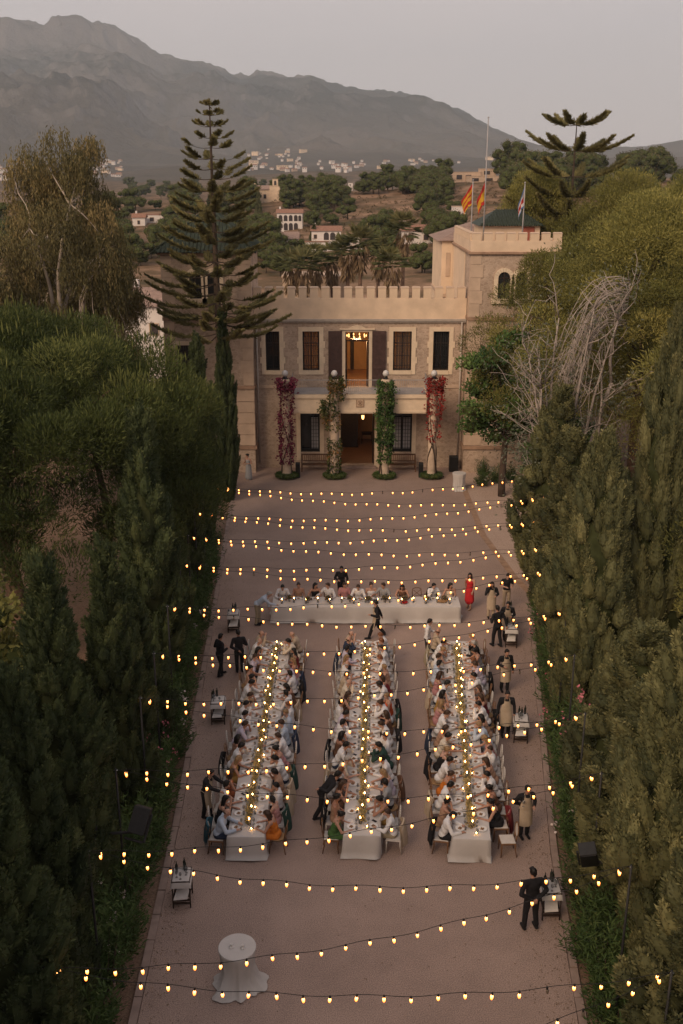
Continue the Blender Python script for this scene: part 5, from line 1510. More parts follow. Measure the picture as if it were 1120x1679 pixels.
villa((-16.4, 87, 1.0), 0, 'white washed cottage with a grey tiled roof between the tower and the eucalyptus', [(-2.4, 2.9, 0, 6, -1, 6.8, 1.3)], [(.3, 0, 4.4, .7, .9), (-1.6, 0, 2.0, .7, .9)], (), 1.0, 'white_wall', 'roof_grey', 0, 'cottage')
villa((-13.0, 97, 1.5), 0, 'sand coloured house behind the white washed cottage', [(-3, 4, 0, 6, -1, 7.2, 1.0)], [(0, 0, 5.0, .7, .9)], (), 1.0, 'render', 'roof')
villa((-2.6, 101, 1.5), 0, 'low sand coloured outbuilding behind the merlons by the Norfolk pine', [(-3.2, 3.2, 0, 5, -1, 7.4, 0)], [(-1, 0, 5.0, .7, .9)], (), 1.0, 'quoin')
# ---- far towns at the foot of the mountain
def far_house(w, d, h, rh, m):
    mb = MB().box(-w / 2, w / 2, -d / 2, d / 2, -8, h, 0)
    if rh: gable(mb, -w / 2, w / 2, -d / 2, d / 2, h + .02, rh, 1, .3)
    for i in range(max(1, int(w / 4))):
        x = -w / 2 + (i + .5) * w / max(1, int(w / 4)); mb.box(x - .8, x + .8, -d / 2 - .06, -d / 2 - .01, h - 2.6, h - .8, 2)
    return mb.mesh('far_house', [M[m], M['roof'], M['far_window']])
FH = [far_house(11, 9, 5.5, 2, 'white_wall'), far_house(16, 10, 6.5, 0, 'white_wall'), far_house(9, 9, 8, 1.6, 'white_wall'), far_house(24, 11, 9, 0, 'render_side'), far_house(14, 9, 5, 2.2, 'quoin')]
towns = [((128, 205, 262, 292), 46, 'white house of the far town seen over the eucalyptus', 'houses of the far town by the eucalyptus'),
         ((-10, 45, 268, 296), 20, 'pale house of the far town beyond the tallest eucalyptus', 'houses of the far town by the eucalyptus'),
         ((405, 500, 246, 282), 50, 'white house of the far town between Norfolk pine and ridge wood', 'houses of the far town above the ridge wood'),
         ((520, 640, 262, 284), 30, 'white house of the far town above the small ridge house', 'houses of the far town above the ridge wood'),
         ((800, 880, 252, 268), 26, 'pale terraced house of the far town beside the flat topped Norfolk pine', 'houses of the far town by the flat topped pine'),
         ((660, 760, 262, 276), 16, 'small pale house of the far town above the dark pines', 'houses of the far town above the ridge wood')]
for (x0, x1, y0, y1), n, lab, grp in towns:
    for i in range(n):
        g = ground_at(rnd.uniform(x0, x1), y0 + (y1 - y0) * rnd.random() ** .8, 700, 4500)
        if g is None: continue
        o = link('far_house', FH[rnd.choice([0, 0, 1, 2, 2, 3, 4])]); o.location = g; o.rotation_euler = (0, 0, rnd.uniform(-.5, .5)); s = rnd.uniform(.45, .85); o.scale = (s, s, s)
        tag(o, lab, 'house', grp)
# ================================================================== TABLES, CHAIRS, GUESTS
def remeshed(bm_parts, voxel, name, mats, smooth_it=4, sharp_parts=None):
    """tapered capsules -> one continuous skin"""
    me = bpy.data.meshes.new(name + '_raw')
    me.from_pydata(bm_parts.v, [], bm_parts.f); me.update()
    ob = bpy.data.objects.new('tmp_body', me); COL.objects.link(ob)
    r = ob.modifiers.new('r', 'REMESH'); r.mode = 'VOXEL'; r.voxel_size = voxel
    if smooth_it:
        sm = ob.modifiers.new('s', 'SMOOTH'); sm.factor = .5; sm.iterations = smooth_it
    dg = bpy.context.evaluated_depsgraph_get()
    out = bpy.data.meshes.new_from_object(ob.evaluated_get(dg), depsgraph=dg)
    bpy.data.objects.remove(ob, do_unlink=True); bpy.data.meshes.remove(me)
    out.name = name
    if sharp_parts is not None:           # fingers: too thin for the voxel grid, grown straight out of the palm
        nv = len(out.vertices)
        V = [tuple(v.co) for v in out.vertices] + sharp_parts.v
        F = [tuple(p.vertices) for p in out.polygons] + [tuple(i + nv for i in f) for f in sharp_parts.f]
        bpy.data.meshes.remove(out); out = bpy.data.meshes.new(name); out.from_pydata(V, [], F); out.update()
    out.polygons.foreach_set('use_smooth', [True] * len(out.polygons))
    out.materials.clear()
    for m in (mats if isinstance(mats, (list, tuple)) else [mats]): out.materials.append(m)
    return out

def cap(mb, a, b, ra, rb, n=10):
    """tapered capsule"""
    a = Vector(a); b = Vector(b); d = b - a
    if d.length < 1e-5: d = Vector((0, 0, 1e-4))
    u = d.normalized()
    pts = [a - u * ra * .98, a - u * ra * .7, a, b, b + u * rb * .7, b + u * rb * .98]
    rad = [ra * .18, ra * .71, ra, rb, rb * .71, rb * .18]
    mb.tube(pts, rad, n)

def ell(mb, c, r, n=12, m=8, rot=None):
    vs = []; fs = []
    for i in range(m + 1):
        ph = pi * i / m
        for k in range(n):
            a = 2 * pi * k / n
            v = Vector((r[0] * max(sin(ph), .02) * cos(a), r[1] * max(sin(ph), .02) * sin(a), r[2] * cos(ph)))
            if rot is not None: v = rot @ v
            vs.append(Vector(c) + v)
    for i in range(m):
        for k in range(n):
            q = (k + 1) % n
            fs.append((i * n + k, i * n + n + k, i * n + n + q, i * n + q))
    fs.append(tuple(range(n))); fs.append(tuple(m * n + k for k in range(n - 1, -1, -1)))
    mb.add(vs, fs)

class Pose:
    """joint positions; the figure faces +Y, feet at z = 0"""
    def __init__(s, **k): s.__dict__.update(k)

def seated(lean=.12, turn=0.0, head_turn=0.0, nod=.0, larm=None, rarm=None, w=1.0):
    hip = Vector((0, 0, .56)); R = Matrix.Rotation(turn, 3, 'Z')
    chest = hip + R @ Vector((0, lean * .75, .36)); neck = hip + R @ Vector((0, lean, .53))
    head = neck + R @ Vector((0, .05 + nod * .08, .165 - nod * .03))
    HR = Matrix.Rotation(turn + head_turn, 3, 'Z') @ Matrix.Rotation(-.12 - nod * .45, 3, 'X')
    sl = hip + R @ Vector((-.185 * w, lean * .92, .475)); sr = hip + R @ Vector((.185 * w, lean * .92, .475))
    def arm(sh, sg, kind):
        if kind == 'mouth': return sh + Vector((sg * .10, .17, -.22)), head + Vector((sg * .03, .15, -.10))
        if kind == 'chin': return sh + Vector((sg * .05, .26, -.2)), head + Vector((sg * .05, .12, -.12))
        if kind == 'lap': return sh + Vector((sg * .07, .03, -.29)), hip + Vector((sg * .10, .30, .14))
        if kind == 'reach': return sh + Vector((sg * .10, .24, -.15)), sh + Vector((sg * -.02, .52, -.20))
        if kind == 'side': return sh + Vector((sg * .22, .05, -.24)), sh + Vector((sg * .30, .24, -.24))
        return sh + Vector((sg * .12, .15, -.24)), Vector((sg * .13 + sh.x * .25, sh.y + .38, .80))
    el, hl = arm(sl, -1, larm); er, hr = arm(sr, 1, rarm)
    return Pose(hip=hip, chest=chest, neck=neck, head=head, HR=HR, R=R, sh=(sl, sr), el=(el, er), ha=(hl, hr),
                hj=(Vector((-.095, .0, .53)), Vector((.095, .0, .53))), kn=(Vector((-.12, .43, .54)), Vector((.12, .43, .54))),
                an=(Vector((-.12, .40, .09)), Vector((.12, .42, .09))), sit=True, w=w)

def standing(stride=0.0, lean=0.0, turn=0.0, head_turn=0.0, nod=0.0, arms=(None, None), h=1.0, hipz=.93, w=1.0, side=0.0):
    hip = Vector((0, 0, hipz)); R = Matrix.Rotation(turn, 3, 'Z') @ Matrix.Rotation(-lean, 3, 'X')
    chest = hip + R @ Vector((0, 0, .36)); neck = hip + R @ Vector((0, .01, .54))
    head = neck + (Matrix.Rotation(turn, 3, 'Z') @ Matrix.Rotation(-lean * .6, 3, 'X')) @ Vector((0, .035 + nod * .06, .17 - nod * .02))
    HR = Matrix.Rotation(turn + head_turn, 3, 'Z') @ Matrix.Rotation(-lean * .5 - nod * .5, 3, 'X')
    sl = hip + R @ Vector((-.195 * w, .0, .475)); sr = hip + R @ Vector((.195 * w, .0, .475))
    def arm(sh, sg, k):
        if k == 'bent': return sh + R @ Vector((sg * .10, -.02, -.27)), sh + R @ Vector((sg * -.04, .24, -.25))
        if k == 'back': return sh + R @ Vector((sg * .12, -.08, -.26)), hip + R @ Vector((sg * .06, -.16, .06))
        if k == 'face': return sh + R @ Vector((sg * .08, .14, -.22)), head + R @ Vector((sg * .07, .09, -.06))
        if k == 'reach': return sh + Vector((sg * .04, .22, -.16)), sh + Vector((sg * .0, .47, -.22))
        if k == 'knee': return sh + Vector((sg * .06, .05, -.26)), sh + Vector((sg * .0, .10, -.50))
        if k == 'swingf': return sh + R @ Vector((sg * .06, .10, -.26)), sh + R @ Vector((sg * .05, .28, -.44))
        if k == 'swingb': return sh + R @ Vector((sg * .07, -.12, -.26)), sh + R @ Vector((sg * .07, -.20, -.50))
        return sh + R @ Vector((sg * .07, -.01, -.28)), sh + R @ Vector((sg * .08, .05, -.53))
    el, hl = arm(sl, -1, arms[0]); er, hr = arm(sr, 1, arms[1])
    f = stride
    an = (Vector((-.10 - side, f * .42, .09)), Vector((.10 + side, -f * .42, .09 + abs(f) * .10)))
    kn = (Vector((-.10 - side * .5, f * .24 + .03, hipz * .54)), Vector((.10 + side * .5, -f * .14 + .03, hipz * .53)))
    return Pose(hip=hip, chest=chest, neck=neck, head=head, HR=HR, R=R, sh=(sl, sr), el=(el, er), ha=(hl, hr),
                hj=(Vector((-.10, 0, hipz - .03)), Vector((.10, 0, hipz - .03))), kn=kn, an=an, sit=False, w=w)

def hand(mb, fb, wrist, elbow, sg):
    """palm into the body skin, five curled fingers of unequal length"""
    d = (wrist - elbow).normalized(); up = Vector((0, 0, 1))
    s = d.cross(up)
    s = s.normalized() if s.length > .05 else Vector((1, 0, 0))
    n = s.cross(d).normalized()
    cap(mb, wrist, wrist + d * .07, .034, .036, 8)
    for i, L in enumerate((.062, .072, .067, .05)):
        b = wrist + d * .085 + s * (i - 1.5) * .0185
        k = b + d * L * .55 - n * .006; t = k + d * L * .36 - n * L * .42
        fb.tube([b - d * .02, b, k, t], [.0085, .0092, .0085, .0062], 5)
    b = wrist + d * .03 - s * sg * .034
    fb.tube([b, b - s * sg * .022 + d * .03, b - s * sg * .026 + d * .062 - n * .012], [.0105, .0098, .007], 5)

def head_geo(mb, p):
    H, R = p.head, p.HR
    ell(mb, H, (.074, .092, .112), 14, 10, R)
    ell(mb, H + R @ Vector((0, .035, -.062)), (.052, .055, .052), 10, 8, R)      # jaw
    cap(mb, H + R @ Vector((0, .090, .012)), H + R @ Vector((0, .108, -.022)), .010, .015, 6)   # nose
    for sg in (-1, 1):
        ell(mb, H + R @ Vector((sg * .077, -.004, -.008)), (.012, .022, .032), 6, 5, R)          # ears
    cap(mb, H + R @ Vector((-.022, .088, -.055)), H + R @ Vector((.022, .088, -.055)), .010, .010, 6)   # mouth
    cap(mb, H + R @ Vector((-.04, .082, .030)), H + R @ Vector((.04, .082, .030)), .011, .011, 6)       # brow

def legs(mb, p, k=1.0, foot=True, shin_only=False):
    for i in (0, 1):
        if not shin_only:
            cap(mb, p.hj[i], p.kn[i], .088 * k, .060 * k)
        cap(mb, p.kn[i], p.an[i], .058 * k, .038 * k)
        if foot:
            cap(mb, p.an[i] + Vector((0, -.02, -.04)), p.an[i] + Vector((0, .15, -.055)), .042, .034, 8)

def torso(mb, p, k=1.0, d=0.0):
    w = p.w
    ell(mb, p.hip + Vector((0, 0, .02)), (.165 * w * k + d, .125 * k + d, .13), 14, 8, p.R)
    wst = p.hip.lerp(p.chest, .52)
    ell(mb, wst, (.145 * w * k + d, .108 * k + d, .17), 14, 8, p.R)
    ell(mb, p.chest, (.172 * w * k + d, .118 * k + d, .18), 14, 8, p.R)
    cap(mb, p.sh[0].lerp(p.chest, .12), p.sh[1].lerp(p.chest, .12), .066 * k + d, .066 * k + d)

def arms(mb, p, k=1.0, d=0.0, frac=1.0, fb=None):
    for i, sg in ((0, -1), (1, 1)):
        cap(mb, p.sh[i], p.el[i], .054 * k + d, .042 * k + d)
        if frac > .5:
            e = p.el[i].lerp(p.ha[i], (frac - .5) * 2)
            cap(mb, p.el[i], e, .042 * k + d, .034 * k + d if frac < 1 else .029 * k + d)

def body_mesh(p, name):
    mb = MB(); fb = MB()
    torso(mb, p, .93); cap(mb, p.neck - Vector((0, 0, .07)), p.head - Vector((0, 0, .05)), .056, .05)
    arms(mb, p, .96); legs(mb, p, .94); head_geo(mb, p)
    for i, sg in ((0, -1), (1, 1)): hand(mb, fb, p.ha[i], p.el[i], sg)
    return remeshed(mb, .0135, name, M['skin'], 2, fb)

def shirt_mesh(p, sleeve, name, jacket=False):
    mb = MB(); d = .016 if not jacket else .026
    torso(mb, p, 1.0, d)
    if sleeve == 1: arms(mb, p, 1, d, .97)
    elif sleeve > 0:
        for i in (0, 1): cap(mb, p.sh[i], p.sh[i].lerp(p.el[i], .72), .056 + d, .054 + d)
    else:
        pass
    cap(mb, p.neck - Vector((0, 0, .05)), p.neck - Vector((0, 0, .01)), .066, .06, 10)
    return remeshed(mb, .020, name, M['linen'], 2)

def dress_mesh(p, name, straps=True, long=False):
    mb = MB(); d = .013
    w = p.w
    ell(mb, p.hip + Vector((0, 0, .02)), (.172 * w + d, .135 + d, .14), 14, 8, p.R)
    ell(mb, p.hip.lerp(p.chest, .52), (.148 * w + d, .112 + d, .17), 14, 8, p.R)
    ell(mb, p.chest - Vector((0, 0, .03)), (.168 * w + d, .12 + d, .145), 14, 8, p.R)
    if straps:
        for i in (0, 1): cap(mb, p.sh[i].lerp(p.neck, .45), p.chest + p.R @ Vector(((-.09, .09)[i], .06, .05)), .035, .04, 8); cap(mb, p.sh[i].lerp(p.neck, .45), p.chest + p.R @ Vector(((-.09, .09)[i], -.06, .05)), .035, .04, 8)
    if p.sit:
        for i in (0, 1):
            cap(mb, p.hj[i], p.kn[i] + Vector((0, .02, 0)), .115, .098)
            cap(mb, p.kn[i], p.kn[i].lerp(p.an[i], .85 if long else .35), .10, .115)
        cap(mb, p.hip + Vector((0, .1, -.03)), (p.kn[0] + p.kn[1]) / 2, .11, .10)
        cap(mb, (p.kn[0] + p.kn[1]) / 2, ((p.kn[0] + p.kn[1]) / 2).lerp((p.an[0] + p.an[1]) / 2, .85 if long else .35), .09, .11)
    else:
        m = (p.an[0] + p.an[1]) / 2; e = p.hip.lerp(m, .93 if long else .62)
        cap(mb, p.hip, e, .175, .24 if long else .22, 14)
        cap(mb, p.hip + Vector((-.06, 0, 0)), e + Vector((-.09, p.an[0].y * .4, 0)), .13, .15, 12); cap(mb, p.hip + Vector((.06, 0, 0)), e + Vector((.09, p.an[1].y * .4, 0)), .13, .15, 12)
    return remeshed(mb, .020, name, M['linen'], 3)

def trousers_mesh(p, name):
    mb = MB()
    ell(mb, p.hip + Vector((0, 0, .0)), (.172 * p.w + .01, .132 + .01, .125), 14, 8, p.R)
    for i in (0, 1):
        cap(mb, p.hj[i], p.kn[i], .102, .078); cap(mb, p.kn[i], p.an[i] + Vector((0, 0, .02)), .076, .064)
    return remeshed(mb, .020, name, M['linen'], 2)

def shoes_mesh(p, name):
    mb = MB()
    for i in (0, 1):
        cap(mb, p.an[i] + Vector((0, -.03, -.038)), p.an[i] + Vector((0, .17, -.05)), .05, .04, 8)
    return remeshed(mb, .016, name, M['phone'], 1)

def hair_mesh(p, kind, name):
    mb = MB(); H, R = p.head, p.HR
    if kind == 'bald':
        for sg in (-1, 1): cap(mb, H + R @ Vector((sg * .066, -.03, -.01)), H + R @ Vector((sg * .05, -.075, -.02)), .022, .026, 8)
        cap(mb, H + R @ Vector((-.045, -.082, -.02)), H + R @ Vector((.045, -.082, -.02)), .026, .026, 8)
    else:
        ell(mb, H + R @ Vector((0, -.014, .022)), (.084, .094, .105), 14, 10, R)
        cap(mb, H + R @ Vector((-.04, .062, .076)), H + R @ Vector((.045, .06, .078)), .030, .03, 8)
        for sg in (-1, 1): cap(mb, H + R @ Vector((sg * .07, .02, .03)), H + R @ Vector((sg * .07, -.03, -.02)), .022, .024, 8)
        cap(mb, H + R @ Vector((0, -.07, .0)), H + R @ Vector((0, -.07, -.06)), .05, .04, 8)
        if kind == 'long':
            for x in (-.055, 0, .055):
                b = H + R @ Vector((x, -.055, 0)); cap(mb, b, p.neck + p.R @ Vector((x * 1.5, -.085, -.22)), .05, .035, 8)
            for sg in (-1, 1): cap(mb, H + R @ Vector((sg * .075, .0, .0)), p.neck + p.R @ Vector((sg * .10, -.01, -.10)), .028, .025, 8)
        if kind == 'bun':
            ell(mb, H + R @ Vector((0, -.115, .045)), (.048, .045, .045), 10, 8, R)
    me = remeshed(mb, .0135, name, M['darkwood'], 2)
    return me

SEAT_POSES = [
    ('eating', seated(.16, .0, 0, .8)), ('fork raised', seated(.13, .06, -.15, .4, None, 'mouth')),
    ('talking', seated(.08, -.2, -.65, .1, None, 'side')), ('turned', seated(.07, .2, .7, .1, 'lap', None)),
    ('leaning in', seated(.24, .0, .1, .5, 'chin', None)), ('upright', seated(.03, 0, .25, .1, 'lap', 'lap')),
    ('reaching', seated(.20, -.1, -.1, .5, None, 'reach')), ('listening', seated(.10, .12, .45, .2, None, 'chin')),
]
class Kit:
    """meshes of one pose, built when first worn"""
    def __init__(s, p, straps=True, long=False): s.p = p; s.m = {}; s.straps = straps; s.long = long
    def __getitem__(s, k):
        if k not in s.m:
            p = s.p
            s.m[k] = (body_mesh(p, 'body') if k == 'body' else shirt_mesh(p, 1, 'shirt') if k == 'shirt' else shirt_mesh(p, .4, 'short_shirt') if k == 'tee' else
                      dress_mesh(p, 'dress', s.straps, s.long) if k == 'dress' else trousers_mesh(p, 'trousers') if k == 'trousers' else shoes_mesh(p, 'shoes') if k == 'shoes' else
                      apron_mesh(p) if k == 'apron' else hair_mesh(p, k[5:], 'hair'))
        return s.m[k]
SP = [Kit(p, i % 2 == 0) for i, (nm, p) in enumerate(SEAT_POSES)]

CLOTH = {}
def cloth(c):
    if c not in CLOTH:
        CLOTH[c] = mat('cloth_%02d' % len(CLOTH), c, .9, .08, 7, .25, 22)
    return CLOTH[c]
C = dict(white=(.66, .64, .64), cream=(.58, .50, .40), blue=(.42, .48, .57), lilac=(.50, .44, .52), black=(.013, .012, .014), navy=(.025, .035, .065), green=(.055, .12, .035),
         dgreen=(.02, .05, .04), orange=(.52, .15, .02), redorange=(.60, .10, .03), red=(.45, .02, .025), wine=(.18, .025, .03), tan=(.36, .22, .15), pink=(.50, .26, .25), rose=(.42, .20, .20), brown=(.12, .06, .035),
         mustard=(.33, .19, .05), grey=(.28, .28, .29), beige=(.42, .33, .24), khaki=(.30, .25, .17), rust=(.34, .10, .04), olive=(.16, .15, .08), teal=(.03, .09, .12))
WORD = dict(white='white', cream='cream', blue='light blue', lilac='lilac', black='black', navy='navy', green='green', dgreen='dark green', orange='orange', redorange='bright orange', red='red', wine='dark red', tan='tan', pink='pink', rose='dusky pink', brown='brown', mustard='mustard', grey='grey', beige='beige', khaki='khaki', rust='rust', olive='olive', teal='teal')
HAIRC = dict(dark=(.010, .008, .007), brown=(.045, .024, .014), fair=(.24, .15, .075), grey=(.33, .31, .29), ginger=(.16, .06, .025))
HAIRM = {k: mat('hair_' + k, v, .5, .25, 20) for k, v in HAIRC.items()}
SKINS = [mat('skin_tone_%d' % i, c, .55, .05, 5) for i, c in enumerate(((.46, .27, .20), (.40, .22, .155), (.33, .17, .115), (.50, .31, .24), (.085, .045, .03)))]

def setmat(o, m):
    """object-level material so that look-alikes share one mesh"""
    o.material_slots[0].link = 'OBJECT'; o.material_slots[0].material = m
    return o

def dress_person(kit, kind, top, bottom, hairkind, haircol, skin, label, group, loc, rz, scale=1.0, cat='person', extra=None):
    b = link('person', kit['body']); b.location = loc; b.rotation_euler = (0, 0, rz); b.scale = (scale,) * 3
    setmat(b, SKINS[skin]); tag(b, label, cat, group)
    if kind == 'dress':
        setmat(link('dress', kit['dress'], b), cloth(C[top]))
    else:
        setmat(link('shirt', kit['shirt' if kind == 'shirt' else 'tee'], b), cloth(C[top]))
        setmat(link('trousers', kit['trousers'], b), cloth(C[bottom]))
    setmat(link('shoes', kit['shoes'], b), cloth(C['black'] if kind != 'dress' else C['tan']))
    if hairkind: setmat(link('hair', kit['hair_' + hairkind], b), HAIRM[haircol])
    return b

# ---------------------------------------------------------------- chairs
def chair_proto(wood, white):
    parts = []
    mb = MB()
    n = 18
    for i in range(n):                       # oval back ring
        a = 2 * pi * i / n; b = 2 * pi * (i + 1) / n
        f = lambda q: (.19 * sin(q), -.235 - .03 * (cos(q) + 1) * .5, .78 + .205 * cos(q))
        mb.tube([f(a), f(b)], .017, 6)
    for sx in (-1, 1): mb.tube([(sx * .11, -.215, .45), (sx * .12, -.235, .62)], .016, 6)
    parts.append(('backrest', mb.mesh('chair_back', wood)))
    mb = MB(); mb.lathe([(.05, 0), (.165, .0), (.17, .41), (.16, .42), (.05, .42)], 18)
    V = [(x, -.242 - .03 * ((z - .21) / .205 + 1) * .5 + (.008 if y > 0 else -.008), .57 + z) for x, y, z in []]
    mb = MB(); vs = [(0, -.25, .78)]; fs = []
    for i in range(n):
        q = 2 * pi * i / n; vs.append((.18 * sin(q), -.237 - .03 * (cos(q) + 1) * .5, .78 + .195 * cos(q)))
    for i in range(n): fs.append((0, 1 + i, 1 + (i + 1) % n))
    mb.add(vs, fs, 0, True)
    parts.append(('back_pad', mb.mesh('chair_pad', white)))
    mb = MB(); mb.box(-.215, .215, -.215, .22, .40, .445, 0, .012); parts.append(('seat_frame', mb.mesh('chair_frame', wood)))
    mb = MB(); mb.box(-.2, .2, -.2, .205, .446, .475, 0, .014); parts.append(('seat', mb.mesh('chair_seat', white)))
    for sx in (-1, 1):
        for sy, y in ((-1, -.19), (1, .19)):
            mb = MB(); mb.tube([(sx * .19, y, .41), (sx * .19, y + sy * .0, .25), (sx * .2, y + (-.05 if sy < 0 else .01), 0)], [.024, .02, .015], 6)
            parts.append(('leg', mb.mesh('chair_leg', wood)))
    return parts
def xback_proto(wood, seatm):
    parts = []
    mb = MB()
    for sx in (-1, 1): mb.tube([(sx * .19, -.2, .44), (sx * .2, -.24, .7), (sx * .18, -.26, .88)], .016, 6)
    mb.tube([(-.18, -.26, .88), (-.08, -.285, .915), (.08, -.285, .915), (.18, -.26, .88)], .017, 6)
    mb.tube([(-.18, -.25, .84), (0, -.262, .68), (.18, -.225, .54)], .012, 6).tube([(.18, -.25, .84), (0, -.27, .68), (-.18, -.225, .54)], .012, 6)
    parts.append(('backrest', mb.mesh('cross_back', wood)))
    mb = MB(); mb.lathe([(.1, .43), (.215, .43), (.225, .445), (.215, .465), (.1, .468)], 16); parts.append(('seat', mb.mesh('cross_seat', seatm)))
    for sx in (-1, 1):
        for y, e in ((-.19, -.05), (.19, .03)):
            mb = MB(); mb.tube([(sx * .17, y * .9, .435), (sx * .19, y + e, 0)], [.019, .014], 6); parts.append(('leg', mb.mesh('cross_leg', wood)))
    return parts
M['chair_white'] = mat('white_painted_wood', (.56, .51, .46), .6, .06, 6)
CH = {'white': chair_proto(M['chair_white'], M['linen']), 'wood': chair_proto(M['wood'], M['chair_white']), 'cross': xback_proto(M['wood'], mat('cane_seat', (.30, .18, .085), .8, .15, 14))}
CHW = {'white': 'white oval backed chair', 'wood': 'brown wooden oval backed chair', 'cross': 'wooden cross back chair'}
def chair(kind, loc, rz, label, group):
    c = empty('dining_chair', loc, rz, label, 'chair', group)
    for nm, me in CH[kind]: link(nm, me, c)
    return c
# jackets and shawls hung over chair backs
def jacket_mesh():
    mb = MB(); vs = []; fs = []; nu, nv = 14, 10
    for j in range(nv + 1):
        v = j / nv
        for i in range(nu + 1):
            u = i / nu * 2 - 1
            x = u * (.23 + .05 * v) + .01 * sin(i * 2.1 + j)
            y = -.285 - .05 * v - .045 * sin(v * 2.4) - .03 * cos(u * 5) * v + (.10 * abs(u) ** 3)
            z = 1.0 - .03 * u * u * 3 - v * .72 + .03 * sin(u * 6) * v
            vs.append((x, y, z))
    for j in range(nv):
        for i in range(nu): fs.append((j * (nu + 1) + i, j * (nu + 1) + i + 1, (j + 1) * (nu + 1) + i + 1, (j + 1) * (nu + 1) + i))
    n0 = len(vs)
    vs2 = [(x * .97, y + .045 + (.0), z - .004) for x, y, z in vs]
    mb.add(vs, fs, 0, True); mb.add(vs2, [f[::-1] for f in fs], 0, True)
    rim = [i for i in range(nu)]
    mb.add([vs[i] for i in range(nu + 1)] + [vs2[i] for i in range(nu + 1)], [(i, nu + 1 + i, nu + 2 + i, i + 1) for i in range(nu)], 0, True)
    return mb.mesh('draped_jacket', M['linen'])
JK = jacket_mesh()

# ---------------------------------------------------------------- table cloths
def cloth_mesh(L, W, h, seed, fold=.075):
    rng = np.random.default_rng(seed); mb = MB()
    per = []                                        # perimeter, rounded corners
    nL, nW = int(L / .11), int(W / .11)
    for i in range(nL): per.append((-L / 2 + L * i / nL, -W / 2))
    for i in range(nW): per.append((L / 2, -W / 2 + W * i / nW))
    for i in range(nL): per.append((L / 2 - L * i / nL, W / 2))
    for i in range(nW): per.append((-L / 2, W / 2 - W * i / nW))
    n = len(per); ph = rng.uniform(0, 6.28, 3)
    s = np.arange(n) * .11
    wave = np.sin(s * 5.1 + ph[0]) * .5 + np.sin(s * 8.7 + ph[1]) * .3 + np.sin(s * 2.3 + ph[2]) * .5
    rows = [(0, 0.0), (.008, .012), (.03, .02), (.25, .35), (.5, .65), (.72, 1.0), (h - .02, 1.35)]
    vs = []
    for (dz, k) in rows:
        for i, (x, y) in enumerate(per):
            nx = (1 if x > L / 2 - 1e-6 else -1 if x < -L / 2 + 1e-6 else 0); ny = (1 if y > W / 2 - 1e-6 else -1 if y < -W / 2 + 1e-6 else 0)
            q = fold * k * (.55 + wave[i] * .8)
            zz = h - dz
            if dz > h - .05: zz = max(.012, .03 + .045 * (wave[i]))
            vs.append((x + nx * (.012 * min(1, dz * 40) + q), y + ny * (.012 * min(1, dz * 40) + q), zz))
    fs = []
    for r in range(len(rows) - 1):
        for i in range(n):
            j = (i + 1) % n; fs.append((r * n + i, (r + 1) * n + i, (r + 1) * n + j, r * n + j))
    mb.add(vs, fs, 0, True)
    # top as a fine grid strip so that light catches faint creases
    mb.add([(x, y, h) for x, y in per], [tuple(range(n))], 0)
    return mb.mesh('tablecloth', M['linen'])
def table(L, W, h, loc, rz, label_t, label_c, seed):
    t = empty('banquet_table', loc, rz, label_t, 'table')
    MB().box(-L / 2 + .02, L / 2 - .02, -W / 2 + .02, W / 2 - .02, h - .045, h - .008).build('table_top', M['wood'], t)
    for i in range(int(L / 2) + 1):
        for sy in (-1, 1):
            x = -L / 2 + .15 + (L - .3) * i / int(L / 2)
            MB().tube([(x, sy * (W / 2 - .12), 0), (x, sy * (W / 2 - .12), h - .045)], .025, 6).build('leg', M['wood'], t)
    c = link('tablecloth', cloth_mesh(L, W, h, seed)); c.location = loc; c.rotation_euler = (0, 0, rz)
    tag(c, label_c, 'tablecloth')
    return t

